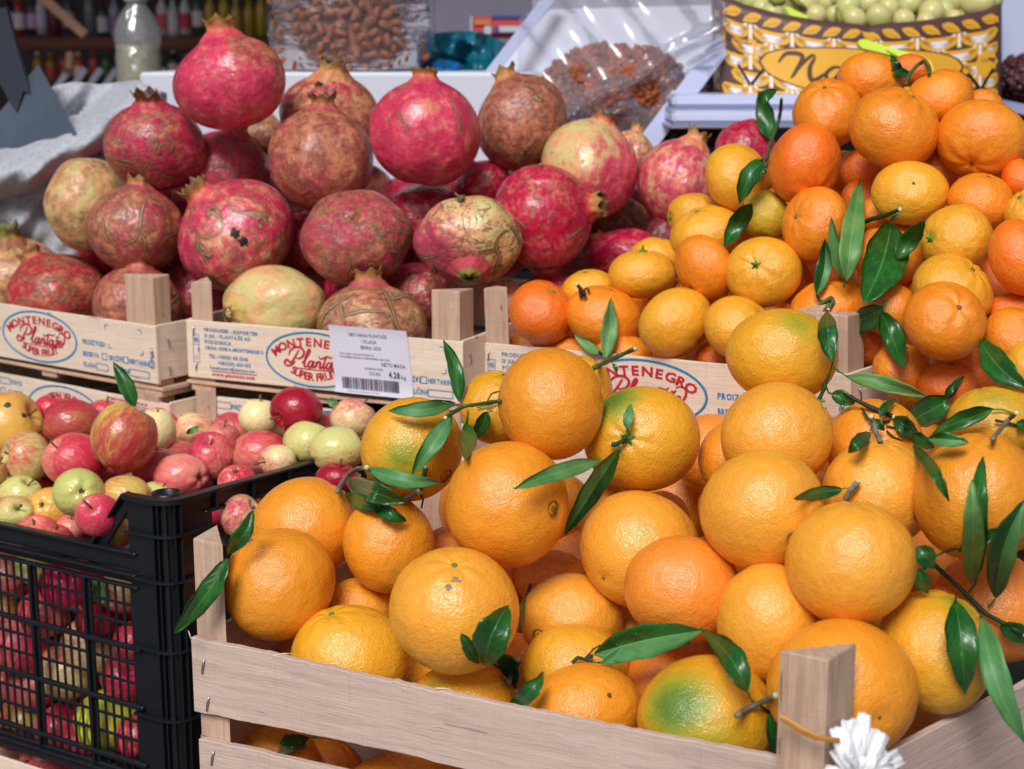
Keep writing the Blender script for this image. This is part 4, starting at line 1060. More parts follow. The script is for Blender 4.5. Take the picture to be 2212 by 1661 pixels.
def pom_crown(f, rt, rs):
    kw = f['kw']; cs = kw['cs'] * .80; z = f['Fm'][2]; x, y = f['Fm'][0], f['Fm'][1]
    sc = f['sc']; C0 = f['C']; off = f['off']
    nseg = 48; nsep = rs.choice([5, 6, 6, 7]); ph0 = rs.uniform(0, 6)
    closed = kw.get('closed')
    levels = [(.74, .42, 0), (.90, .32, .02), (.98, .27, .05), (1.05, .215, .15), (1.13, .205, .35), (1.20, .225, .6)]
    if closed: levels = [(.76, .40, 0), (.91, .31, .04), (.99, .25, .1), (1.05, .2, .4), (1.10, .17, .6)]
    v = []; t = []
    lx = rs.uniform(-.04, .04)
    def pt(r, h, a): 
        loc = x * math.cos(a) * r * (.8 + .35 * cs) + y * math.sin(a) * r * (.8 + .35 * cs) + z * (.86 + (h - .9) * cs) + x * lx * (h - .9) * 4
        return C0 + ((loc - off) * sc * np.array([1, 1, 1])) @ CAMF
    for (h, r, tt) in levels:
        for k in range(nseg):
            a = 2 * math.pi * k / nseg; v.append(pt(r * (1 + .05 * math.cos(nsep * a + ph0)) * (1 + .03 * rs.normal()), h, a)); t.append(tt)
    sepl = [rs.uniform(.5, 1.15) for _ in range(nsep + 1)]; sepo = [rs.uniform(-.6, 1.0) for _ in range(nsep + 1)]
    for lv in (.45, 1.0):
        for k in range(nseg):
            a = 2 * math.pi * k / nseg; q = (a * nsep / (2 * math.pi) + ph0) % nsep; i = int(q); fr_ = q - i
            tri = max(0, 1 - abs(fr_ - .5) * 2) ** .75
            hh = .20 * sepl[i] * tri * lv
            top = levels[-1]
            if closed: rr = top[1] * (1 - .75 * lv * tri) ; hh *= .55
            else: rr = top[1] + .06 * sepo[i] * tri * lv + .02 * lv
            # sepals narrow towards the tip
            aa = a + (i + .5 - q) * (2 * math.pi / nsep) * .55 * tri * lv
            v.append(pt(rr, top[0] + hh, aa)); t.append(.7 + .3 * lv * (tri + .3) / 1.3)
    nl = len(levels) + 2
    outer = len(v)
    # inner wall
    for (h, r, src) in ((None, None, nl - 1), (None, None, nl - 2)):
        for k in range(nseg):
            p0 = np.array(v[src * nseg + k]); ctr = np.array(v[src * nseg:(src + 1) * nseg]).mean(0)
            v.append(p0 + (ctr - p0) * .09); t.append(1.0)
    for (h, r) in ((1.16, .17), (1.02, .12), (1.0, .01)) if not closed else ((1.10, .1), (1.03, .05), (1.0, .01)):
        for k in range(nseg): v.append(pt(r, h, 2 * math.pi * k / nseg)); t.append(1.3)
    tot = nl + 5
    fc = [(i * nseg + k, i * nseg + (k + 1) % nseg, (i + 1) * nseg + (k + 1) % nseg, (i + 1) * nseg + k) for i in range(tot - 1) for k in range(nseg)]
    b = MB(); b.add(v, fc)
    pk = np.array(PT[f['skin'][0]]) * np.array([1.1, 1.3, 1.0, 1])
    base = pk; midc = np.array(lin(206, 150, 84)); tip = np.array(lin(118, 92, 50))
    if kw.get('cy'): midc = np.array(lin(222, 178, 104)); base = base * (1 - .5 * kw['cy']) + midc * .5 * kw['cy']
    if kw.get('cb'): midc = midc * (1 - .6 * kw['cb']) + np.array(lin(120, 76, 48)) * .6 * kw['cb']; tip = np.array(lin(92, 54, 34))
    if kw.get('cg'): midc = np.array(lin(158, 160, 74)); tip = np.array(lin(112, 112, 52))
    tt = np.array(t)[:, None]
    c = np.where(tt < .5, base + (midc - base) * tt * 2, midc + (tip - midc) * (np.clip(tt, 0, 1) - .5) * 2)
    c = np.where(tt > 1.2, np.array(lin(58, 34, 24)), c)
    b.build('crown', M['crown'], rt, True, extra={'tint': c})
# ---------------------------------------------------------------- leafy twigs
# (fruit key or None, label for loose sprays, twigs [(points, width, colour)], leaves [(x0,y0,x1,y1,width, side, roll, curl, lift)])
G1 = lin(62, 96, 44); G2 = lin(34, 66, 36); GR = lin(124, 122, 106); G3 = lin(92, 140, 60); BK = lin(34, 34, 30)
SP = [
 ('O7', None, [([(486, 1215), (490, 1198), (500, 1190)], 7, G2)],
  [(492, 1196, 547, 1103, 40, 't', .5, .3, 3, 1.185), (492, 1208, 377, 1368, 50, 't', -.15, .15, 6, 1.185)]),
 ('O8', None, [([(729, 1062), (736, 1048), (750, 1026), (772, 1012), (792, 1010)], 11, GR), ([(870, 1082), (886, 1072), (906, 1062)], 14, GR), ([(905, 1064), (914, 1036), (920, 1010)], 11, G1), ([(906, 1062), (914, 1080), (910, 1098)], 4, G2)],
  [(745, 1037, 875, 1086, 52, 't', .1, .1, 8), (792, 1012, 951, 1042, 40, 'b', -.5, .25, 6), (800, 1022, 920, 1052, 26, 'b', .3, .1, 2), (745, 1066, 832, 1094, 34, 't', .3, .3, 3), (800, 1085, 878, 1126, 34, 't', -.3, .25, 2)]),
 ('O3', None, [([(1080, 866), (1040, 872), (1000, 878), (975, 893), (962, 902)], 9, G1), ([(1078, 845), (1062, 850), (1052, 868)], 4, G3), ([(980, 878), (955, 866)], 4, G1), ([(1010, 884), (1008, 914)], 4, G3), ([(1030, 880), (1058, 874), (1075, 868)], 4, G3), ([(1052, 885), (1062, 880)], 4, G3)],
  [(983, 871, 839, 887, 40, 'm', .15, .15, 8), (976, 899, 889, 1024, 44, 'm', .2, .2, 8), (1008, 914, 1004, 992, 38, 'd', .2, .1, 5), (1054, 890, 1022, 950, 34, 't', .2, .1, 4), (992, 868, 958, 734, 34, 't', .1, .12, 4)]),
 ('O4', None, [([(1352, 942), (1345, 952), (1330, 960), (1322, 960)], 11, G2), ([(1352, 940), (1355, 925)], 4, G3), ([(1334, 962), (1342, 970), (1338, 978)], 4, G1)],
  [(1354, 926, 1363, 873, 22, 'm', .1, .1, 6), (1338, 972, 1219, 1155, 44, 'f', .3, .25, 10), (1298, 994, 1110, 1056, 42, 'm', .55, .2, 8)]),
 ('M28', None, [([(1281, 796), (1300, 786), (1330, 772), (1372, 753)], 10, G1), ([(1266, 742), (1280, 752), (1300, 765)], 7, BK), ([(1306, 768), (1310, 790), (1316, 796)], 5, G3)],
  [(1308, 772, 1320, 644, 36, 'm', .15, -.1, 10), (1298, 763, 1241, 722, 22, 'm', .1, .1, 8), (1322, 778, 1359, 786, 34, 'd', .2, .1, 2)]),
 ('M26', None, [([(1262, 634), (1254, 624), (1246, 614)], 9, BK), ([(1258, 630), (1268, 622), (1272, 628)], 5, G2), ([(1254, 640), (1252, 624)], 6, BK)], []),
 ('M7', None, [([(1688, 214), (1686, 240), (1682, 262), (1664, 310), (1656, 342), (1648, 350)], 8, G1), ([(1664, 300), (1656, 296)], 6, G2), ([(1656, 340), (1640, 344)], 5, G3)],
  [(1662, 300, 1640, 196, 44, 'd', -.3, -.5, 8), (1640, 222, 1678, 194, 26, 't', .2, .5, 12), (1654, 340, 1597, 440, 46, 'd', .25, .3, 8), (1624, 440, 1564, 532, 40, 'd', -.3, -.25, 4)]),
 ('M17', 'x', [([(1858, 484), (1880, 474), (1912, 466), (1944, 452)], 10, G2), ([(1926, 476), (1932, 466), (1940, 460)], 7, GR)],
  [(1926, 480, 1866, 654, 100, 't', .1, .12, 12), (1938, 556, 1998, 478, 40, 't', .25, .1, 5)]),
 ('M19', None, [([(1762, 672), (1774, 656), (1796, 642), (1800, 650), (1790, 668)], 9, G1), ([(1764, 636), (1770, 650), (1780, 650)], 4, G2), ([(1790, 655), (1786, 672)], 4, G3)],
  [(1764, 636, 1782, 516, 32, 'f', .3, .2, 8), (1786, 672, 1797, 782, 42, 't', -.2, -.25, 10)]),
 ('M10', None, [([(1822, 618), (1826, 604), (1828, 590)], 5, G3)],
  [(1828, 606, 1858, 389, 54, 'm', .2, .2, 10), (1824, 604, 1796, 470, 32, 'm', -.2, .15, 9)]),
 ('M18', None, [([(1912, 650), (1910, 664), (1908, 674)], 5, G3)],
  [(1908, 664, 1822, 710, 56, 'd', .3, -.35, 8), (1903, 672, 1951, 795, 52, 't', .2, .2, 10)]),
 ('M35', None, [([(2130, 728), (2118, 738)], 5, G3)], [(2118, 736, 2216, 838, 64, 't', .1, .2, 8)]),
 ('O21', None, [([(1801, 760), (1797, 780), (1790, 806), (1780, 840), (1770, 862)], 9, G1), ([(1796, 790), (1812, 802), (1828, 812)], 4, G3), ([(1782, 830), (1790, 848), (1800, 852)], 4, G3), ([(1762, 860), (1772, 866), (1782, 866)], 6, G3)],
  [(1827, 812, 2004, 858, 40, 'm', .1, .1, 10), (1797, 850, 1846, 872, 34, 't', .2, .2, 5)]),
 ('O23', None, [([(1902, 952), (1894, 938), (1888, 916), (1882, 900)], 11, GR), ([(1824, 849), (1845, 862), (1880, 880), (1915, 893), (1930, 900)], 10, BK), ([(1862, 882), (1872, 900), (1884, 914), (1904, 914), (1922, 908)], 6, G2), ([(1886, 916), (1880, 930)], 3, G2), ([(1915, 920), (1940, 926), (1972, 934)], 4, G2), ([(1915, 930), (1930, 944), (1965, 960)], 4, G2)],
  [(1880, 934, 1832, 978, 32, 'd', .1, .2, 6), (1900, 900, 1936, 862, 20, 't', -.4, .4, 8), (1972, 934, 2018, 968, 30, 't', .1, .2, 6), (2005, 946, 2092, 956, 30, 'f', -.2, .2, 5), (1972, 962, 2050, 1084, 30, 'd', .3, .15, 8), (1886, 905, 1910, 930, 20, 't', .5, .3, 6)]),
 ('O22', None, [([(2074, 820), (2062, 850), (2050, 860)], 4, BK)], [(2052, 862, 1952, 920, 70, 'k', .1, .3, -2), (2040, 862, 2084, 812, 16, 'k', .3, .3, 2), (1930, 900, 1986, 950, 44, 't', .2, .3, 2)]),
 ('O25', None, [([(2144, 948), (2162, 926), (2180, 905), (2196, 892)], 11, GR), ([(2144, 884), (2164, 884), (2186, 892)], 4, G3), ([(2150, 908), (2172, 912), (2200, 920)], 6, G2)],
  [(2146, 884, 2014, 936, 42, 't', .25, .1, 5), (2196, 912, 2240, 930, 26, 't', .2, .1, 4)]),
 ('O24', None, [([(1826, 1080), (1834, 1062), (1844, 1052), (1853, 1041)], 13, GR), ([(1838, 1058), (1828, 1054), (1818, 1056)], 3, G3)], [(1820, 1058, 1715, 1078, 30, 'f', -.2, .15, 8)]),
 ('O26', None, [([(2000, 1190), (2012, 1214), (2040, 1240), (2080, 1277), (2128, 1325), (2212, 1370)], 11, G2), ([(2012, 1205), (2040, 1192), (2070, 1184)], 5, G2), ([(2092, 1280), (2106, 1262), (2112, 1240)], 5, G1), ([(2134, 1312), (2150, 1294)], 5, G1), ([(2066, 1280), (2064, 1300)], 4, G2), ([(2112, 1318), (2120, 1334)], 5, G2), ([(2004, 1195), (1996, 1230), (1998, 1260)], 8, G2)],
  [(2112, 1242, 2124, 986, 54, 'd', .2, .15, 12), (2098, 1262, 2100, 1036, 52, 'm', -.1, .1, 22), (2150, 1292, 2216, 1078, 64, 'f', .3, .2, 16), (2064, 1298, 2084, 1498, 76, 't', .1, .1, 16), (2122, 1334, 2214, 1606, 60, 'm', .15, .1, 18), (2160, 1352, 2250, 1392, 46, 'd', .2, .1, 6), (1984, 1180, 2016, 1228, 48, 't', .2, .3, 6), (2070, 1190, 2170, 1140, 36, 't', .3, .2, 6), (1986, 1228, 2004, 1282, 34, 'd', .3, .2, 3)]),
 ('O12', None, [([(1098, 1474), (1108, 1452), (1120, 1424)], 14, GR), ([(1062, 1432), (1084, 1446), (1102, 1454)], 4, G2), ([(1104, 1468), (1112, 1484)], 7, G2)],
  [(1046, 1438, 1098, 1308, 82, 't', .1, .1, 8), (1034, 1434, 996, 1368, 30, 'd', .2, .1, 6), (1078, 1410, 1116, 1480, 46, 'k', .2, .1, 3)]),
 ('O16', None, [([(1172, 1452), (1160, 1466), (1150, 1478)], 4, G2)], [(1174, 1462, 1087, 1548, 44, 't', .1, .1, 8)]),
 ('O15', None, [([(1146, 1262), (1140, 1282), (1130, 1304), (1128, 1330), (1124, 1366)], 7, G1)], []),
 ('O33', None, [([(1236, 1432), (1248, 1420), (1262, 1424), (1280, 1416)], 8, G2), ([(1262, 1426), (1290, 1432), (1304, 1430)], 4, G2), ([(1262, 1424), (1282, 1402), (1296, 1394)], 4, G2)],
  [(1284, 1412, 1520, 1362, 78, 'f', -.15, -.5, 12), (1298, 1432, 1492, 1388, 44, 'm', .2, .12, 14)]),
 ('O14', None, [([(1592, 1545), (1616, 1530), (1646, 1516), (1676, 1502)], 14, GR), ([(1616, 1494), (1620, 1506), (1632, 1520)], 5, G3), ([(1642, 1524), (1660, 1536), (1672, 1566), (1676, 1640)], 6, G2)],
  [(1614, 1494, 1514, 1358, 60, 't', -.1, .25, 14), (1664, 1540, 1676, 1640, 22, 'd', .4, .1, 6)]),
 ('O41', None, [([(566, 1672), (586, 1646), (600, 1634), (626, 1622), (660, 1610)], 14, GR), ([(598, 1634), (612, 1606), (618, 1588)], 6, GR)], [(604, 1604, 668, 1594, 34, 'k', .2, .2, 2)]),
 ('M2', None, [([(2008, 158), (2004, 144), (1996, 132), (1982, 140), (1966, 158), (1956, 184)], 8, G1), ([(1970, 156), (1946, 156), (1926, 152)], 6, G2)],
  [(1948, 150, 1924, 118, 16, 't', .2, .2, 8), (1964, 160, 1928, 152, 24, 'd', .2, .3, 6)]),
 (None, 'single dark green leaf standing upright between the apples and the printed crate', [], [(292, 878, 245, 782, 34, 't', .2, .2, 0)], 1.50, 'leaf'),
 (None, 'tiny yellow green leaf caught between two printed crates', [], [(402, 936, 430, 920, 14, 'm', .2, .2, 0)], 1.66, 'leaf'),
 (None, 'small grey green leaf beside the white and pink apple', [], [(708, 862, 732, 882, 20, 'm', .2, .2, 0)], 1.58, 'leaf'),
 (None, 'grey green leaf trapped behind the black mesh wall', [], [(182, 1262, 226, 1302, 46, 'm', .2, .2, 0)], None, 'leaf'),
]
SPRAYED = {s[0] for s in SP if s[0]}

def surf_depth(x, y, skip=()):
    best = None
    for f in FR[:NV]:
        ex = (x - f['x']) / f['rx']; ey = (y - f['y']) / f['ry']; q = ex * ex + ey * ey
        if q < 1:
            R = (f['rx'] * f['ry']) ** .5 * f['d'] / F
            dd = f['d'] - R * math.sqrt(1 - q)
            if best is None or dd < best: best = dd
    return best

def clear_line(pts, lift, fallback, half=None):
    """depths for a polyline so that it lies just in front of the fruit below it, smoothly"""
    s = [surf_depth(x, y) for x, y in pts]
    if half is not None:
        dx, dy = pts[-1][0] - pts[0][0], pts[-1][1] - pts[0][1]; L = math.hypot(dx, dy); nx, ny = -dy / L, dx / L
        for i, (x, y) in enumerate(pts):
            c = [v for v in [s[i]] + [surf_depth(x + nx * half[i] * k, y + ny * half[i] * k) for k in (-1.0, -.5, .5, 1.0)] if v is not None]
            s[i] = min(c) if c else None
    known = [v for v in s if v is not None]
    if not known: return [fallback] * len(pts)
    mx = max(known); mn = min(known)
    # gaps hang on between their neighbours
    t = np.linspace(0, 1, len(pts)); ii = [i for i, v in enumerate(s) if v is not None]
    full = np.interp(t, t[ii], [s[i] for i in ii])
    A = np.polyfit(t, full, 1 if len(pts) < 4 else 2); fit = np.polyval(A, t)
    sh = max(0.0, float(np.max(fit - full)))
    return [max(q, mn - lift - .022) for q in fit - sh - lift]


def build_leaf(parent, x0, y0, x1, y1, wd, side, roll, curl, lift, dfix=None, top=None):
    nl, nw = 15, 7
    t = np.linspace(0, 1, nl)
    dx, dy = x1 - x0, y1 - y0; L = math.hypot(dx, dy)
    nx, ny = -dy / L, dx / L
    rs = np.random.RandomState(int(x0 * 7 + y0 * 3 + x1))
    bow = rs.uniform(-.06, .06) * L + curl * .10 * L * (1 if rs.rand() > .5 else -1)
    cx = x0 + dx * t + nx * bow * np.sin(math.pi * t); cy = y0 + dy * t + ny * bow * np.sin(math.pi * t)
    half = .5 * wd * np.sin(math.pi * np.clip(t, 0, 1) ** .82) ** .78
    if dfix is None:
        cl = .0045 + lift * .0008
        D = np.array(clear_line(list(zip(cx, cy)), cl, 1.4, half))
    else: D = np.full(nl, dfix)
    D = D - .014 * curl * np.sin(math.pi * t) + .006 * abs(curl) * t ** 3
    tw_ = rs.uniform(-.8, .8); sk_ = rs.uniform(.8, 1.1, 2)
    half = half + .022 * wd * np.sin(t * 22 + rs.uniform(0, 6)) * (half > 1)
    half[0] = .03 * wd; half[-1] = .004 * wd
    fold = .28 + abs(roll) * .5 if side != 'f' else .75
    med = float(np.mean(D)); mpp = med / F
    rows = []; rest = []
    for i in range(nl):
        row = []
        for j in range(nw):
            s = -1 + 2 * j / (nw - 1)
            off = s * half[i] * (sk_[0] if s < 0 else sk_[1])
            dep = D[i] - abs(s) ** 1.3 * half[i] * mpp * fold + s * half[i] * mpp * (roll * 1.1 + tw_ * math.sin(4.5 * t[i] + 1)) + .0012 * math.sin(9 * t[i] + 3 * s + rs.uniform(0, .1)) * abs(s)
            row.append(P(cx[i] + nx * off, cy[i] + ny * off, dep)); rest.append((s, t[i], rs.rand() * .0))
        rows.append(row)
    th = .00035
    n = nl * nw
    v = np.array([p for r in rows for p in r])
    # normals
    G = v.reshape(nl, nw, 3); du = np.gradient(G, axis=0); dv = np.gradient(G, axis=1); N = np.cross(du, dv); N /= (np.linalg.norm(N, axis=2, keepdims=True) + 1e-12); N = N.reshape(-1, 3)
    if N.mean(0) @ TO < 0: N = -N; flip = True
    else: flip = False
    v2 = v - N * th
    fc = []; mi = []
    def q(i, j): return (i * nw + j, i * nw + j + 1, (i + 1) * nw + j + 1, (i + 1) * nw + j)
    front = 1 if side in ('b', 'm') else 0
    for i in range(nl - 1):
        for j in range(nw - 1):
            a = q(i, j); a = a[::-1] if not flip else a
            ff = front
            if side == 'f' and j >= nw // 2 + (1 if False else 0): ff = 1
            fc.append(a); mi.append(ff)
            b = tuple(k + n for k in a[::-1]); fc.append(b); mi.append(1 - ff)
    for i in range(nl - 1):
        for j, sg in ((0, 1), (nw - 1, -1)):
            a, b = i * nw + j, (i + 1) * nw + j; fc.append((a, b, b + n, a + n)); mi.append(front)
    verts = np.concatenate([v, v2])
    o = mesh_obj('leaf', verts, fc, None, parent, None if parent is not None else v.mean(0), True, {'rest': np.array(rest + rest)}, mats=[M['leaf_top'], M['leaf_bot']], midx=mi)
    return o

def seg_near(a, b_, tol=9):
    def dens(p): return [(p[i][0] + (p[i + 1][0] - p[i][0]) * k / 4, p[i][1] + (p[i + 1][1] - p[i][1]) * k / 4) for i in range(len(p) - 1) for k in range(5)]
    return any(math.hypot(x - u, y - v) < tol for x, y in dens(a) for u, v in dens(b_))

def one_twig(twigs, par, dfb):
    b = MB(); tl = []; allp = []
    for pts, wd, col in twigs:
        pp = []
        for i in range(len(pts) - 1):
            for k in range(4):
                q = k / 4; pp.append((pts[i][0] * (1 - q) + pts[i + 1][0] * q, pts[i][1] * (1 - q) + pts[i + 1][1] * q))
        pp.append(pts[-1]); allp += pp
        D = clear_line(pp, .004, dfb); r = wd * .5 * np.mean(D) / F; n0 = len(b.v); rs = np.random.RandomState(int(pts[0][0]))
        b.tube([P(x, y, d) for (x, y), d in zip(pp, D)], [r * rs.uniform(.85, 1.15) for _ in pp], 8)
        tl += [col] * (len(b.v) - n0)
        if wd >= 9:                                              # pale sawn end
            e = min((0, -1), key=lambda k_: -D[k_] * 0 + (0 if k_ == -1 else 1)); a_ = P(*pp[-1], D[-1]); c_ = P(*pp[-2], D[-2]); u_ = unit(a_ - c_); n0 = len(b.v)
            b.tube([a_ - u_ * .0004, a_ + u_ * .0012], [r * 1.02, r * .9], 8); tl += [lin(206, 210, 170)] * (len(b.v) - n0)
    return b.build('twig', M['twig'], par, True, extra={'tint': np.array(tl)}), allp

def build_spray(s):
    key, label, twigs, leaves = s[:4]
    if key:
        f = FI[key]; par = f['root']; dfb = f['d'] - f['R'] * .5
        par0 = par; comps = []
        for tg in twigs:
            hit = [c for c in comps if any(seg_near(tg[0], q[0]) for q in c)]
            new = [tg]
            for c in hit: new = c + new; comps.remove(c)
            comps.append(new)
        tws = [one_twig(c, par0, dfb) for c in comps]
        for lf in leaves:
            best = par0
            if tws: best = min(tws, key=lambda t_: min(math.hypot(lf[0] - x, lf[1] - y) for x, y in t_[1]))[0]
            build_leaf(best, *lf)
        return
    else:
        dfix = s[4] if s[4] else mesh_depth(200) + .034
        for lf in leaves:
            o = build_leaf(None, *lf, dfix=dfix); tag(o, label, 'leaf')

# fruit of the lower layer, glimpsed through the gaps
NV = len(FR)
def fill_layer(kind, x0, x1, y0, y1, step, r, dd, skins, label, inside):
    rs = np.random.RandomState(int(x0 + y0) % 997); row = 0; y = y0
    while y < y1:
        x = x0 + (step / 2 if row % 2 else 0)
        while x < x1:
            jx, jy = x + rs.uniform(-8, 8), y + rs.uniform(-8, 8)
            if inside(jx, jy):
                near = [f for f in FR[:NV] if f['kind'] == kind and math.hypot(f['x'] - jx, f['y'] - jy) < 170]
                if near:
                    d = max(f['d'] + f['R0'] * .2 for f in near if math.hypot(f['x'] - jx, f['y'] - jy) <= sorted(math.hypot(g['x'] - jx, g['y'] - jy) for g in near)[min(2, len(near) - 1)]) + dd
                    rr = r * rs.uniform(.9, 1.1)
                    FR.append(dict(kind=kind, key='fill%d' % len(FR), x=jx, y=jy, rx=rr, ry=rr * rs.uniform(.9, 1), lay=0, ax=(rs.normal(), rs.normal(), rs.normal()), skin=skins[rs.randint(len(skins))], label=label, kw={}, d=d))
            x += step
        y += step * .85; row += 1
for f in FR: f['R0'] = (f['rx'] * f['ry']) ** .5 * f['d'] / F
fill_layer('pomegranate', 130, 1560, 330, 690, 118, 78, .075, [('k', .1, .1, .3), ('br', .2, .4, .5), ('c', .1, .2, .4)], 'pomegranate lying deep in the pile, only glimpsed between the others', lambda x, y: y > 330 + abs(x - 760) * .12 and (x < 1010 or y < 600))
fill_layer('mandarin', 1130, 2250, 300, 860, 92, 62, .075, ['mr', 'm'], 'mandarin lying deep in the heap, only glimpsed between the others', lambda x, y: y > 22 + float(np.interp(x, [1100, 1230, 1340, 1440, 1520, 1600, 1700, 1800, 2300], [690, 665, 620, 590, 520, 440, 400, 330, 330])))
fill_layer('orange', 560, 2200, 980, 1560, 140, 96, .12, ['r', 'o'], 'orange lying deep in the heap, only glimpsed between the others', lambda x, y: y < 1390 + (x - 560) * .17 and y > 1270 - (x - 560) * .36 and not (x > 2050 and y > 1430))
fill_layer('apple', 0, 640, 930, 1110, 84, 50, .06, [('pk', 'rd', .7), ('pk', 'mr', .8), ('cr', 'rd', .4)], 'apple lying deep in the crate, only glimpsed between the others', lambda x, y: y < 1110 - max(0, x - 380) * .4)
fill_layer('apple', 10, 330, 1230, 1620, 80, 52, .07, [('pk', 'rd', .7), ('mr', 'mg', .9), ('pk', 'mr', .8)], 'apple lying deep in the crate, only glimpsed between the others', lambda x, y: True)
for _i, _f in enumerate(FR): build_fruit(_f, _i)
for _s in SP: build_spray(_s)
# ---------------------------------------------------------------- lettering
CHARS = sorted(set('MONTENEGRO SUPER FRUIT PRODUCER - EXPORTER 13 JUL PLANTAŽE AD PODGORICA CRNA GORA TEL: +381(11) 615 5345 +382(20) 658 032 E-mail:export@plantaze.com www BRESKVA GROŽĐE NEKTARINA KLASA VELIČINA PROIZVOD: EAN BELGIJA 4.28kg NETO MASA: BERBA: 2020 27.07.2020 1 KLASA DATUM PAKOVANJA JUL-PLANTAŽE A.D. PUT RADOMIRA IVANOVIĆA 2, 81000 CRNA GORA Na CONTENUTO MAX Kg 2.500 PER ALIMENTI ITALIA 5 E Proizvođač:') - {' '})
GLY = {}
def load_glyphs():
    tmp = []
    for bold in (0, 1):
        for ch in CHARS:
            cu = bpy.data.curves.new('g', 'FONT'); cu.body = ch; cu.size = 1.0; cu.fill_mode = 'FRONT'
            cu.resolution_u = 2; cu.offset = .036 if bold else .006
            ob = bpy.data.objects.new('g', cu); COL.objects.link(ob); tmp.append((bold, ch, ob))
    dg = bpy.context.evaluated_depsgraph_get(); dg.update()
    for bold, ch, ob in tmp:
        me = bpy.data.meshes.new_from_object(ob.evaluated_get(dg))
        v = np.array([x.co[:2] for x in me.vertices]) if len(me.vertices) else np.zeros((0, 2))
        f = [tuple(p.vertices) for p in me.polygons]
        x0 = v[:, 0].min() if len(v) else 0; w_ = (v[:, 0].max() - x0) if len(v) else .3
        GLY[(bold, ch)] = (v - [x0, 0] if len(v) else v, f, w_)
        bpy.data.meshes.remove(me)
    for bold, ch, ob in tmp:
        cu = ob.data; bpy.data.objects.remove(ob); bpy.data.curves.remove(cu)
load_glyphs()

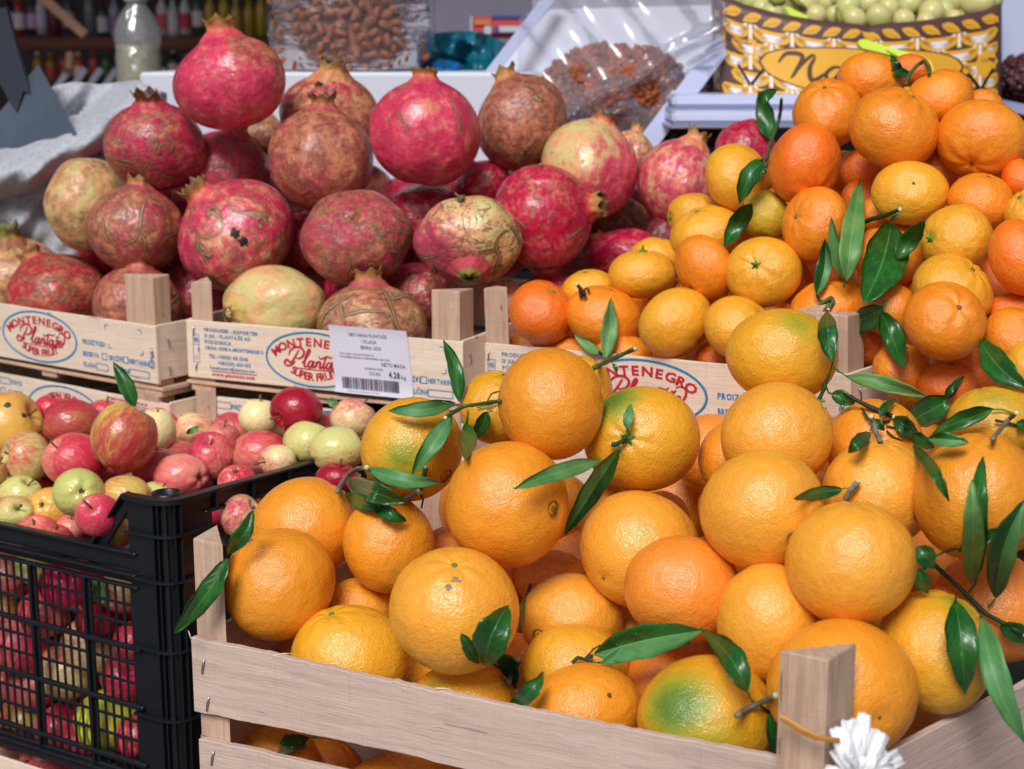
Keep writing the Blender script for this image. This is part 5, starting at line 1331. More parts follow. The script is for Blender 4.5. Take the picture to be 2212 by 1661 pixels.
class Pr:
    """flat print in pattern units (x right, y down), collected by ink"""
    def __init__(s): s.p = {}
    def poly(s, ink, v, f): s.p.setdefault(ink, []).append((np.asarray(v, float), f))
    def text(s, ink, x, y, h, txt, bold=0, sx=1.0, align='l', rot=0.0, shear=0.0, gap=.10):
        """y is the baseline, h the cap height"""
        k = h / .72; w_ = sum((GLY[(bold, c)][2] + gap if c != ' ' else .3) for c in txt) * k * sx
        cx = 0 if align == 'l' else (-w_ / 2 if align == 'c' else -w_)
        cr, sr = math.cos(rot), math.sin(rot)
        for c in txt:
            if c == ' ': cx += .3 * k * sx; continue
            v, f, gw = GLY[(bold, c)]
            q = np.stack([(v[:, 0] + v[:, 1] * shear) * k * sx + cx, -v[:, 1] * k], 1)
            q = np.stack([q[:, 0] * cr - q[:, 1] * sr + x, q[:, 0] * sr + q[:, 1] * cr + y], 1)
            s.poly(ink, q, f); cx += (gw + gap) * k * sx
        return cx
    def arc(s, ink, cx, cy, rx, ry, a0, a1, h, txt, bold=1, inward=False, sx=1.0):
        """letters standing on an ellipse between two angles (0 = right, 90 = top)"""
        k = h / .72; ws = [(GLY[(bold, c)][2] + .10 if c != ' ' else .3) for c in txt]; tot = sum(ws); run = 0
        for c, w_ in zip(txt, ws):
            t = (run + w_ / 2) / tot; a = math.radians(a0 + (a1 - a0) * t); run += w_
            if c == ' ': continue
            px_, py_ = cx + rx * math.cos(a), cy - ry * math.sin(a)
            tx, ty = -rx * math.sin(a), -ry * math.cos(a); 
            if a1 < a0: tx, ty = -tx, -ty
            L = math.hypot(tx, ty); tx, ty = tx / L, ty / L
            ty *= .8; L = math.hypot(tx, ty); tx /= L; ty /= L
            v, f, gw = GLY[(bold, c)]
            u_ = (v[:, 0] - gw / 2) * k * sx; w2 = v[:, 1] * k
            # tangent (tx,ty), up is its left-hand normal in a y-down frame
            q = np.stack([px_ + u_ * tx + w2 * ty, py_ + u_ * ty - w2 * tx], 1)
            s.poly(ink, q, f)
    def line(s, ink, pts, w_, closed=False):
        pts = [np.array(p, float) for p in pts]; n = len(pts); v = []
        for i, p in enumerate(pts):
            a = pts[(i - 1) % n] if (closed or i > 0) else p; b = pts[(i + 1) % n] if (closed or i < n - 1) else p
            t = b - a; t = t / (np.linalg.norm(t) + 1e-9); nn = np.array([-t[1], t[0]])
            ww = w_ if not callable(w_) else w_(i / (n - 1))
            v += [p + nn * ww / 2, p - nn * ww / 2]
        f = [(2 * i, 2 * i + 1, 2 * i + 3, 2 * i + 2) for i in range(n - 1)]
        if closed: f.append((2 * n - 2, 2 * n - 1, 1, 0))
        s.poly(ink, v, f)
    def rect(s, ink, x, y, w_, h, t):
        for a in ((x, y, w_, t), (x, y + h - t, w_, t), (x, y + t, t, h - 2 * t), (x + w_ - t, y + t, t, h - 2 * t)): s.fill(ink, *a)
    def fill(s, ink, x, y, w_, h): s.poly(ink, [(x, y), (x + w_, y), (x + w_, y + h), (x, y + h)], [(0, 3, 2, 1)])
    def ellipse(s, ink, cx, cy, rx, ry, w_, n=64):
        s.line(ink, [(cx + rx * math.cos(2 * math.pi * k / n), cy + ry * math.sin(2 * math.pi * k / n)) for k in range(n)], w_, True)
    def disc(s, ink, cx, cy, rx, ry, n=48):
        s.poly(ink, [(cx + rx * math.cos(2 * math.pi * k / n), cy + ry * math.sin(2 * math.pi * k / n)) for k in range(n)], [tuple(range(n))[::-1]])
    def emit(s, name, parent, mapf, N, inks, lift=.0004, clip=None):
        """mapf: (n,2) pattern -> (n,3) world"""
        for k, (ink, parts) in enumerate(s.p.items()):
            V = []; Fc = []; n = 0
            for v, f in parts:
                if clip is not None and (v[:, 0].min() < clip[0] or v[:, 0].max() > clip[1]): 
                    if v[:, 0].max() < clip[0] or v[:, 0].min() > clip[1]: continue
                    v = v.copy(); v[:, 0] = np.clip(v[:, 0], clip[0], clip[1])
                V.append(v); Fc += [tuple(i + n for i in q) for q in f]; n += len(v)
            if not V: continue
            W = mapf(np.concatenate(V)) 
            Nn = N if np.ndim(N) == 1 else N
            W = W + np.asarray(Nn) * (lift + .00012 * inks.index(ink))
            o = mesh_obj(name, W, Fc, M[ink], parent); tag(o, kind='stuff')

def spline(pts, n=6):
    pts = [np.array(p, float) for p in pts]; out = []
    for i in range(len(pts) - 1):
        p0 = pts[max(i - 1, 0)]; p1 = pts[i]; p2 = pts[i + 1]; p3 = pts[min(i + 2, len(pts) - 1)]
        for k in range(n):
            t = k / n
            out.append(.5 * ((2 * p1) + (-p0 + p2) * t + (2 * p0 - 5 * p1 + 4 * p2 - p3) * t * t + (-p0 + 3 * p1 - 3 * p2 + p3) * t ** 3))
    out.append(pts[-1]); return out

def script_word(pr, ink, cx, cy, w_, wt):
    """the cursive word inside the crate's oval, hand drawn strokes"""
    st = [([(.75, .75), (.2, .15), (-.55, 0), (-.95, .45), (-.55, .85), (.0, .45), (.45, 1.0), (1.0, 2.1), (1.15, 2.45)], 1),
          ([(-.35, 1.5), (-.2, 2.2), (.5, 2.75), (1.4, 2.75), (1.95, 2.2), (1.75, 1.45), (1.1, 1.15), (.75, 1.25)], 1),
          ([(1.75, .5), (2.3, 1.2), (2.85, 2.3), (2.7, 2.6), (2.4, 1.9), (2.15, .5), (2.3, .05), (2.75, .35)], 1),
          ([(3.45, .85), (3.1, .95), (2.75, .45), (2.95, 0), (3.3, .25), (3.6, .95), (3.45, .25), (3.6, .02), (3.95, .4)], 1),
          ([(3.95, .95), (4.05, .75), (3.95, 0)], 1), ([(4.0, .4), (4.35, .95), (4.65, .8), (4.55, .2), (4.75, .02), (5.05, .4)], 1),
          ([(5.5, 1.9), (5.15, .5), (5.2, .02), (5.55, .3)], 1), ([(4.3, 1.75), (4.55, 1.4), (5.0, 1.5), (5.6, 1.75), (6.3, 1.65), (6.6, 1.95)], .8),
          ([(6.3, .85), (5.95, .95), (5.6, .45), (5.8, 0), (6.15, .25), (6.45, .95), (6.3, .25), (6.45, .02), (6.75, .4)], 1),
          ([(6.8, .8), (7.0, .95), (7.35, .88), (6.85, .08), (7.1, .12), (7.4, .0)], 1), ([(6.95, 1.65), (7.15, 1.35), (7.45, 1.7)], .9),
          ([(7.5, .4), (7.9, .55), (8.0, .9), (7.7, .95), (7.5, .45), (7.75, .02), (8.15, .25), (8.6, 1.1), (8.5, 1.9), (7.9, 2.2), (7.4, 1.95)], .9)]
    k = w_ / 9.4
    for p, wk in st:
        q = spline(p); m = len(q)
        pr.line(ink, [(cx + (a[0] - 3.8 + a[1] * .12) * k, cy - (a[1] - 1.2) * k * 1.05) for a in q], lambda t, wk=wk: wt * wk * (.55 + .75 * math.sin(math.pi * min(1, max(0, t))) ** .7))

def crate_print():
    """the printed front of the fruit crates, 600 x 126 units"""
    p = Pr()
    # small seal at left
    p.rect('blue', 14, 30, 15, 62, 1.2); p.fill('blue', 14, 52, 15, 1.2)
    for k in range(4): p.fill('blue', 17 + k * 2.6, 36, 1.3, 12)
    p.fill('blue', 16, 41, 11, 1.4)
    p.text('blue', 24.5, 60, 5, 'E5', 1, rot=math.pi / 2); p.fill('blue', 18, 78, 7, 1.2); p.fill('blue', 18, 83, 7, 1.2)
    for y, t, sx in ((22, 'PRODUCER - EXPORTER', .92), (35, '13 JUL - PLANTAŽE AD', .86), (48, 'PODGORICA', .88), (61, 'CRNA GORA-MONTENEGRO', .86)):
        p.text('blue', 42, y, 7.6, t, 1, sx)
    p.text('blue', 50, 79, 7.6, 'TEL: +381(11) 615 5345', 1, .84); p.text('blue', 71, 92, 7.6, '+382(20) 658 032', 1, .84)
    p.text('blue', 52, 103, 6.4, 'E-mail:export@plantaze.com', 1, .80); p.fill('red', 56, 106.4, 104, 1.8)
    p.text('red', 56, 117.5, 7.6, 'www.plantaze.com', 1, .98)
    # the oval
    p.ellipse('blue', 287, 63, 104, 57, 4.2)
    p.arc('red', 287, 72, 84, 38, 164, 18, 17.5, 'MONTENEGRO', 1, sx=1.05)
    p.arc('red', 287, 54, 76, 53, 228, 314, 16.5, 'SUPER FRUIT', 1, sx=.92)
    script_word(p, 'red', 289, 62, 132, 3.8)
    p.line('red', [(246, 83), (290, 84), (338, 83)], 2.2)
    # fields on the right
    p.text('blue', 408, 62, 11, 'PROIZVOD:', 1, .66)
    for x, t, bx in ((408, 'BRESKVA', 458), (476, 'GROŽĐE', 513), (529, 'NEKTARINA', 580)):
        p.text('blue', x, 89, 10.5, t, 1, .58); p.rect('blue', bx, 76, 14, 15, 1.8)
    p.text('blue', 408, 113, 10.5, 'KLASA', 1, .6); p.rect('blue', 441, 101, 32, 16, 1.8)
    p.text('blue', 487, 113, 10.5, 'VELIČINA', 1, .6); p.rect('blue', 528, 101, 52, 16, 1.8)
    for x, y, a, b in ((470, 12, 1, 1), (562, 12, -1, 1), (478, 62, 1, -1), (566, 66, -1, -1)):
        p.fill('blue', min(x, x + a * 9), y - .8, 9, 1.8); p.fill('blue', x - .8, min(y, y + b * 9), 1.8, 9)
    p.text('blue', 590, 92, 6, 'EAN BELGIJA', 1, .8, rot=-math.pi / 2)
    return p
CRP = crate_print()

# ---------------------------------------------------------------- wooden crates
def board(name, A, B, dn, h, t, inn, mat, parent, jag=.0006, seg=14, seed=0, label=None):
    """a thin board hanging below the line A-B; slightly uneven sawn edges"""
    rs = np.random.RandomState(seed); A = np.asarray(A); B = np.asarray(B)
    L = np.linalg.norm(B - A); X = (B - A) / L
    s = np.linspace(0, 1, seg + 1)
    e0 = rs.normal(0, jag, seg + 1).cumsum() * .35 + rs.normal(0, jag * .5, seg + 1); e1 = rs.normal(0, jag, seg + 1).cumsum() * .35
    bw = .0012 * math.sin(rs.uniform(0, 6)) if jag > .0005 else 0.0
    b = MB(); pts = []; rest = []
    be = min(.0006, t * .25)
    for i, u in enumerate(s):
        base = A + (B - A) * u + inn * bw * math.sin(math.pi * u)
        top = base + dn * e0[i]; bot = base + dn * (h + e1[i])
        ring = [top + inn * be, bot + inn * be - dn * 0, bot + inn * (t - be), top + inn * (t - be)]
        ring = [top + dn * be, top + inn * be, top + inn * (t - be), top + dn * be + inn * t, bot - dn * be + inn * t, bot + inn * (t - be), bot + inn * be, bot - dn * be]
        pts.append(ring); rest += [(u * L, k, z_) for k, z_ in ((0, 0), (0, .001), (0, t), (.001, t), (h, t), (h, t), (h, 0), (h, 0))]
    v = [p for r in pts for p in r]; f = []
    for i in range(seg):
        for k in range(8):
            k2 = (k + 1) % 8; f.append((i * 8 + k, i * 8 + k2, (i + 1) * 8 + k2, (i + 1) * 8 + k))
    f.append(tuple(range(8))[::-1]); f.append(tuple(seg * 8 + k for k in range(8)))
    nrm = np.cross(X, dn)
    if nrm @ inn < 0: f = [q[::-1] for q in f]
    o = mesh_obj(name, v, f, mat, parent, None, False, {'rest': np.array(rest)})
    if label: o['label'] = label
    return o

def tri_post(c, d1, l1, d2, l2, dn, top, length, mat, parent, seed=0, skew=0.0):
    """triangular corner post: right angle at c, legs along d1 and d2, rising `top` above c"""
    rs = np.random.RandomState(seed)
    T = [c - dn * (top + rs.uniform(-.002, .002)), c + d1 * l1 - dn * (top + skew), c + d2 * l2 - dn * (top + rs.uniform(-.002, .003))]
    Bm = [p + dn * (top + length) for p in (c, c + d1 * l1, c + d2 * l2)]
    # chamfer the sharp edges a little by insetting the top rim
    ctr = sum(T) / 3
    T2 = [p + (ctr - p) * .05 for p in T]; T1 = [p + dn * .0012 for p in T]
    v = T2 + T1 + Bm
    f = [(0, 1, 2), (0, 3, 4, 1), (1, 4, 5, 2), (2, 5, 3, 0), (3, 6, 7, 4), (4, 7, 8, 5), (5, 8, 6, 3), (8, 7, 6)]
    if np.cross(T[1] - T[0], T[2] - T[0]) @ dn > 0: f = [q[::-1] for q in f]
    rest = []
    for p in v:
        q = np.asarray(p) - c; rest.append((float(q @ dn), float(q @ d1), float(q @ d2)))
    return mesh_obj('corner_post', v, f, mat, parent, None, False, {'rest': np.array(rest)})

def staple(p, dirv, out, L, parent, mat='staple', bow=1.0):
    b = MB(); n = out
    b.tube([p - dirv * L / 2 - n * .002, p - dirv * L * .46 + n * .0007 * bow, p + n * .0016 * bow, p + dirv * L * .46 + n * .0007 * bow, p + dirv * L / 2 - n * .002], .0008, 6)
    b.build('staple', M[mat], parent, True)

def print_on(parent, A, B, dn, h, out, W=600.0, Hh=126.0, clip=None, flip=False, pr=None):
    A = np.asarray(A); B = np.asarray(B); ex = (B - A) / W; ey = dn * (h / Hh)
    if flip: f = lambda q: B - np.outer(q[:, 0], ex) + dn * h - np.outer(q[:, 1], ey)
    else: f = lambda q: A + np.outer(q[:, 0], ex) + np.outer(q[:, 1], ey)
    (pr or CRP).emit('printed_lettering', parent, f, out, ['blue', 'red'], clip=clip)

def make_crate(label, A, B, L, h, posts, seed, printed=True, lx=None, flip=False, H2=None, side_h=None, tilt=0.0, staples=True, group='printed wooden fruit crates'):
    """A, B: outer top corners of the front board; the crate runs L metres back"""
    A = np.asarray(A, float); B = np.asarray(B, float)
    X = unit(B - A); Zu = np.array([0, 0, 1.0]); Zu = unit(Zu - X * (Zu @ X)); Y = np.cross(Zu, X)   # Y away from the viewer
    if Y[1] < 0: Y = -Y
    dn = -Zu; C = B + Y * L; D = A + Y * L
    Ht = H2 or (h + .022)
    rt = root('wooden_crate', (A + B + C + D) / 4 + dn * Ht, label, 'crate', group)
    sh = side_h or h * .96
    fb = board('front_board', A, B, dn, h, .0035, Y, M['ply'], rt, .0003, 14, seed)
    board('back_board', D, C, dn, h, .0035, -Y, M['ply'], rt, .0003, 10, seed + 1)
    e = .0036
    board('side_board', B + Y * e - X * .0005 - dn * .001, C - Y * e - X * .0005 - dn * .001, dn, sh, .004, -X, M['ply'], rt, .0004, 10, seed + 2)
    board('side_board', A + Y * e + X * .0005 - dn * .001, D - Y * e + X * .0005 - dn * .001, dn, sh, .004, X, M['ply'], rt, .0004, 10, seed + 3)
    for (c, d1, d2, key) in ((A, X, Y, 'A'), (B, -X, Y, 'B'), (C, -X, -Y, 'C'), (D, X, -Y, 'D')):
        tp, l1, l2 = posts.get(key, (.045, .028, .028))
        if tp is None: continue
        cc = c + d1 * .0052 + d2 * .0042
        tri_post(cc, d1, l1, d2, l2, dn, tp, h + .012, M['post'], rt, seed + ord(key), skew=.002)
    W_ = np.linalg.norm(B - A)
    for k in range(5):
        wv = L / 5
        b0 = A + Y * (k * wv + .002) + dn * (h + .004) - X * .004
        board('bottom_slat', b0, b0 + X * (W_ + .008), Y, wv - .006, .0035, dn, M['wood'], rt, .0008, 10, seed + 20 + k)
    for u in (.0, .5, 1.0):
        b0 = A + X * (W_ - .026) * u + dn * (h + .0085) + Y * .004
        board('runner', b0, b0 + Y * (L - .01), X, .026, .006, dn, M['wood'], rt, .0008, 8, seed + 40 + int(u * 4))
    if printed: print_on(fb, A, B, dn, h, -Y, flip=flip, clip=lx)
    if staples:
        rs = np.random.RandomState(seed)
        for u, v_, a in ((.985, .45, .6), (.03, .18, -.2), (.035, .8, -.3)):
            staple(A + (B - A) * u + dn * h * v_ - Y * .0002, unit(dn + X * a * .5), -Y, .010, fb)
        for v_ in (.3, .78): staple(B + Y * .016 + dn * h * v_ + X * .0002, unit(dn + Y * .25), X, .012, rt)
    return rt, dict(A=A, B=B, X=X, Y=Y, dn=dn, h=h, front=fb, root=rt)

c2, i2 = make_crate('printed crate of pomegranates in the middle, with a white price label on its front', A2, B2, .42, .0625,
                    {'A': (.040, .026, .03), 'B': (.048, .031, .03), 'C': (.03, .03, .03), 'D': (.03, .03, .03)}, 11)
c1, i1 = make_crate('printed crate of pomegranates cut by the left picture edge', A1, B1, .42, .0625,
                    {'B': (.050, .045, .022)}, 31)
c3, i3 = make_crate('printed crate of mandarins behind the heap of oranges', A3, B3, .42, .066, {'A': (.056, .030, .02), 'B': (.05, .03, .03)}, 51)
# its print is a little wider spaced and the right post stands free of the heap
A4 = P(1992, 888, 1.36); B4 = P(2790, 960, 1.20)
c4, i4 = make_crate('printed crate at the right edge, mostly behind oranges and leaves', A4, B4, .40, .066, {'A': (.062, .034, .03)}, 71)

# free posts seen above the oranges (front right of the mandarin crate and the one beside it)
def extra_post(rt, x0, x1, x2, y, yb, d, seed):
    c = P(x1, y, d); a = P(x0, y - 4, d); bq = P(x2, y - 14, d + .02)
    tri_post(c, unit(a - c), np.linalg.norm(a - c), unit(bq - c), np.linalg.norm(bq - c), np.array([0, 0, -1.0]), 0, .1, M['post'], rt, seed)
extra_post(c3, 1700, 1772, 1786, 676, 800, 1.37, 5)
extra_post(c3, 1852, 1880, 1892, 738, 860, 1.40, 6)

# price label on the middle crate
def price_label():
    A, B, dn, Y = i2['A'], i2['B'], i2['dn'], i2['Y']; W_ = np.linalg.norm(B - A); ex = (B - A) / 600; ey = dn * i2['h'] / 126; N = -Y
    ang = math.radians(3.5); c, s = math.cos(ang), math.sin(ang)
    # the sheet is 165 x 138 units, turned a little, lower end curling off the crate
    def f(q, lift=0.0):
        q = np.asarray(q, float); x = 322 + q[:, 0] * c - q[:, 1] * s * -.35; y = -15 + q[:, 1] * 1.0 + q[:, 0] * s * .05
        ed = np.clip((q[:, 1] - 112) / 30, 0, 1)
        x = x + q[:, 1] * .08
        bend = .0009 + lift + .0035 * ed ** 2 + .0012 * np.clip((14 - q[:, 1]) / 14, 0, 1) + .0005 * np.sin(q[:, 0] / 25)
        return A + np.outer(x, ex) + np.outer(y, ey) + np.outer(bend, N)
    n, m = 14, 12; pts = []
    g = [[(165 * i / n, 139 * j / m) for j in range(m + 1)] for i in range(n + 1)]
    flat = [q for r in g for q in r]; top = f(flat); bot = f(flat, -.0002)
    fc = [(i * (m + 1) + j, i * (m + 1) + j + 1, (i + 1) * (m + 1) + j + 1, (i + 1) * (m + 1) + j) for i in range(n) for j in range(m)]
    fc += [tuple(k + len(flat) for k in q[::-1]) for q in fc]
    o = mesh_obj('price_label', np.concatenate([top, bot]), fc, M['paper'], None, None, True); tag(o, 'white printed price label with a bar code, stuck on the middle crate', 'label')
    p = Pr()
    p.text('ink', 82, 20, 7, 'NEKTARINA PLANTAŽE', 0, .72, 'c'); p.text('ink', 84, 33, 7.5, '1 KLASA', 0, .78, 'c'); p.text('ink', 86, 45, 7, 'BERBA: 2020', 0, .75, 'c')
    p.text('ink', 18, 59, 4, 'Proizvođač: 13. JUL-PLANTAŽE A.D.', 0, .8); p.text('ink', 18, 66, 4, 'PUT RADOMIRA IVANOVIĆA 2, 81000 PODGORICA, CRNA GORA', 0, .62)
    p.text('ink', 104, 78, 8.2, 'NETO MASA:', 0, .75); p.text('ink', 68, 87, 4.4, 'DATUM PAKOVANJA', 0, .62)
    p.text('ink', 76, 98, 7, '27.07.2020', 0, .5); p.text('ink', 117, 100, 13, '4.28', 1, .62); p.text('ink', 143, 100, 8, 'kg', 0, .85)
    rs = np.random.RandomState(4); x = 17
    while x < 135:
        wv = rs.choice([.8, 1.4, 2.0]); p.fill('ink', x, 106, wv, 24); x += wv + rs.choice([.7, 1.1, 1.7])
    p.text('ink', 28, 136, 3.6, '2 8 1 0 0 0 4 2 8 0 2 7 0 7', 0, 1.2)
    p.emit('printed_lettering', o, lambda q: f(q), N, ['ink'], lift=.0004)
price_label()

# ---- crates below, standing upside down (their print reads inverted)
def low_crate(label, A, B, h, seed, clip=None, ofs=0.0):
    rt, inf = make_crate(label, A, B, .42, h, {k: (None, 0, 0) for k in 'ABCD'}, seed, printed=True, flip=True, lx=clip, staples=True, group='empty crates stacked below')
    return rt
zl = Zb2 - .0625 - .030
def drop(i, off, dd=0): return i['A'] + i['dn'] * off + i['Y'] * dd, i['B'] + i['dn'] * off + i['Y'] * dd
a_, b_ = drop(i2, .083, .006); low_crate('upside down printed crate under the middle pomegranate crate', a_ + (b_ - a_) * .035, b_, .0625, 91)
a_, b_ = drop(i1, .083, .004); low_crate('upside down printed crate under the left pomegranate crate, its web address inverted', a_ + (b_ - a_) * .05, b_ + (b_ - a_) * .03, .0625, 101)
a_, b_ = drop(i3, .088, .006); make_crate('plain upside down crate below the mandarin crate', a_, b_, .42, .066, {k: (None, 0, 0) for k in 'ABCD'}, 111, printed=False, group='empty crates stacked below')

# ---- the front crate of oranges
FC = PZ(2330, 1408, zf)
X = unit(FB - FA); Zu = np.array([0, 0, 1.0]); Y = np.cross(Zu, X); DN = -Zu
Xs = unit(FC - FB); Ys = np.cross(Zu, Xs)                       # inward normal of the right side
FD = FA + Y * .36; FE = FB + (FD - FA)
front = root('wooden_crate', (FA + FB + FD + FE) / 4 + DN * .2, 'front slatted wooden crate heaped with oranges', 'crate')
fs = board('front_slat', FA, FB, DN, .0605, .006, Y, M['wood2'], front, .0007, 110, 201)
board('front_slat', FA + DN * .083 + X * .003, FB + DN * .083, DN, .06, .006, Y, M['wood2'], front, .0009, 36, 202)
for k, (x_, y_, b1) in enumerate(((443, 1440, .3), (451, 1521, .3), (457, 1640, .3))):
    q = PZ(x_, y_, zf - .0); 
    u = (x_ - 413) / 1425; off = (y_ - (1378 + (x_ - 413) * .203)) / (0.0605 * 0 + 159) * .0605
    p = FA + X * (x_ - 413) / F * 1.215 * 1.03 + DN * off - Y * .0002
    staple(p, unit(DN - X * .22), -Y, .013, fs)
board('side_slat', FB + Xs * .004 + Ys * 0, FC, DN, .075, .006, Ys, M['wood2'], front, .0009, 20, 203)
board('side_slat', FB + Xs * .004 + DN * .088, FC + DN * .088, DN, .06, .006, Ys, M['wood2'], front, .0009, 20, 204)
board('side_slat', FA + Y * .0065, FD, DN, .0605, .006, X, M['wood2'], front, .0009, 12, 205)
board('side_slat', FA + Y * .0065 + DN * .083, FD + DN * .083, DN, .06, .006, X, M['wood2'], front, .0009, 12, 206)
# back slats
board('back_slat', FD, FE, DN, .06, .006, -Y, M['wood2'], front, .0009, 12, 207)
board('back_slat', FD + DN * .083, FE + DN * .083, DN, .06, .006, -Y, M['wood2'], front, .0009, 12, 208)
for k in range(6):
    b0 = FA + Y * (k * .06) + DN * .147
    board('bottom_slat', b0, b0 + X * np.linalg.norm(FB - FA), Y, .055, .005, DN, M['wood2'], front, .0008, 10, 210 + k)
# posts: left corner and the pointed near corner
cl = FA + X * .001 + Y * .0065
tri_post(cl + X * .0, X, .0275, Y, .03, DN, .0785, .150, M['post'], front, 221, skew=-.001)
pc = PZ(1790, 1427, zf + .083)
p1 = PZ(1686, 1407, zf + .083); p2 = PZ(1849, 1393, zf + .083)
tri_post(pc + DN * .083, unit(p1 - pc), np.linalg.norm(p1 - pc), unit(p2 - pc), np.linalg.norm(p2 - pc), DN, .083, .150, M['post'], front, 222, skew=.0005)
pl = FD + X * .008 - Y * .008
tri_post(pl, X, .03, -Y, .03, DN, .06, .15, M['post'], front, 223)

# ---------------------------------------------------------------- black plastic crate
LD = unit(PZ(0, 1127, zk) - KB)                                  # along the front wall, leftwards
SD = unit(PZ(780, 985, P(400, 1092, 1.40)[2]) - P(400, 1092, 1.40))   # along the side, away
SD = np.array([SD[0], SD[1], 0]); SD = unit(SD)
OUTF = np.array([LD[1], -LD[0], 0]); OUTF = unit(OUTF * (-1 if OUTF[1] > 0 else 1))   # outward normal of the front wall
OUTS = np.array([SD[1], -SD[0], 0]); OUTS = unit(OUTS)
U = np.array([0, 0, 1.0])
mpp = 1.418 / F
tub = root('plastic_crate', KB + LD * .15 - U * .22, 'black plastic mesh crate full of apples at the left', 'crate')
mB = M['black']
def bar(name, o, a, b, c, bev=.0012, parent=tub):
    m_ = MB(); m_.box(o, a, b, c, bev); return m_.build(name, mB, parent)
Lf = .30
# front wall: rim, ledge, ribs, mesh
TH = .003
bar('rim', KB + U * .0 - OUTF * .004, LD * Lf, -U * .0035, OUTF * .010)
bar('rim', KB - U * .0038, LD * Lf, -U * .016, -OUTF * TH)
bar('rib', KB - U * .0200, LD * Lf, -U * .003, OUTF * .008)
bar('rib', KB - U * .0232 - OUTF * .001, LD * Lf, -U * .0085, -OUTF * TH)
bar('rib', KB - U * .0320, LD * Lf, -U * .003, OUTF * .006)
top_m = -.0352; bot_m = -.219
# horizontal strips; heights read off the photograph
hs = [(-.048, .0032), (-.0665, .0032), (-.0905, .0030), (-.1125, .0030), (-.1335, .0030), (-.153, .0030), (-.1755, .0030)]
big = [(-.0835 - .0000, .0042), (-.1435, .0042)]
rows_h = np.linspace(-.0525, -.2045, 9)
for i, hh in enumerate(rows_h):
    if i % 3 == 2: bar('mesh_bar', KB + U * hh + OUTF * .0005, LD * Lf, -U * .0048, OUTF * .0055, .001)
    else: bar('mesh_bar', KB + U * hh - OUTF * .0008, LD * Lf, -U * .0032, -OUTF * .0018, .0006)
nv = int(Lf / .0103)
for k in range(1, nv):
    o = KB + LD * (k * .0103 + .002) + U * top_m
    if k % 7 == 6:
        bar('mesh_bar', o + OUTF * .001, LD * .0085, U * (bot_m - top_m), -OUTF * .004, .001)
        bar('mesh_bar', o + OUTF * .0012 + LD * .003, LD * .0022, U * (bot_m - top_m), OUTF * .004, .0008)
    else:
        bar('mesh_bar', o - OUTF * .0014, LD * .0032, U * (bot_m - top_m), -OUTF * .0018, .0006)
bar('rim', KB + U * bot_m + OUTF * .002, LD * Lf, -U * .016, -OUTF * .006)
bar('rim', KB + U * (bot_m - .002) + OUTF * .008, LD * Lf, -U * .003, -OUTF * .006)
# corner column: rounded, ribbed, with ledges
CW = P(392, 1092, 1.385)
hc = P(335, 1072, 1.40)[2] - zk                                 # how far the corner rises above the rim
def corner_ring(off, n=9):
    """outline seen from above around the corner, offset outwards"""
    a0 = KB + LD * .010 + OUTF * (off + .001)
    c = KB - LD * .034 
    pts = [a0]
    r = .016 + off
    ctr = KB - LD * .024 - OUTF * .015
    for k in range(n + 1):
        t = k / n; d_ = unit(OUTF * (1 - t) + OUTS * t); pts.append(ctr + d_ * r)
    pts.append(ctr + OUTS * r + SD * .030)
    return [np.array([p[0], p[1], 0]) for p in pts]
def ring_wall(name, z0, z1, off, th, label=None):
    ro = corner_ring(off); ri = corner_ring(off - th); b = MB(); n = len(ro)
    v = [p + U * z0 for p in ro] + [p + U * z1 for p in ro] + [p + U * z0 for p in ri] + [p + U * z1 for p in ri]
    f = []
    for k in range(n - 1):
        f += [(k, k + 1, n + k + 1, n + k), (2 * n + k + 1, 2 * n + k, 3 * n + k, 3 * n + k + 1), (n + k, n + k + 1, 3 * n + k + 1, 3 * n + k), (k + 1, k, 2 * n + k, 2 * n + k + 1)]
    for e_ in (0, n - 1): f.append((e_, n + e_, 3 * n + e_, 2 * n + e_)[::1 if e_ == 0 else -1])
    b.add(v, f); return b.build(name, mB, tub, False)
ring_wall('corner_column', zk + bot_m - .018, zk + hc, .0, .003)
for z_ in (zk + hc - .002, zk + hc - .033, zk - .022, zk - .088, zk - .154): ring_wall('ledge', z_ - .0025, z_, .006, .0085)
ring_wall('ledge', zk + hc - .0045, zk + hc + .0005, .0075, .010)
ro = corner_ring(.0); rq = corner_ring(.0055)
for k in range(1, len(ro) - 1, 2):
    p0 = ro[k] + U * (zk + bot_m); t_ = unit(ro[k + 1] - ro[k - 1]) * .0016; n_ = rq[k] - ro[k]
    bar('fin', p0 - t_ / 2, t_, n_, U * (-bot_m + hc - .003), .0004)
b = MB(); cq = KB - LD * .022 - OUTF * .016 + U * (hc - .004)
b.lathe(cq, [(.0135, -.03), (.0135, .0050), (.0128, .0056), (.0112, .0056), (.0105, .0050), (.0105, -.012)], 28, closed=False)
b.build('stacking_ring', mB, tub, True)
b = MB(); b.lathe(cq, [(.0106, -.0118), (.0001, -.012)], 28, closed=False); b.build('stacking_ring_floor', mB, tub)
# sloping shoulder with its triangular opening
s0 = KB + LD * .055; s1 = KB + LD * .012 + U * hc
dd_ = s1 - s0; nrm_ = unit(np.cross(dd_, OUTF)); nrm_ = nrm_ if nrm_[2] > 0 else -nrm_
bar('sloping_shoulder', s0 - nrm_ * .0115, dd_, nrm_ * .0115, -OUTF * .004, .001)
bar('sloping_shoulder', s0 - nrm_ * .0015 + OUTF * .006, dd_, nrm_ * .0025, -OUTF * .011, .001)
bar('corner_web', KB + LD * .0125 - U * .001, LD * -.014, U * (hc + .001), -OUTF * .003)
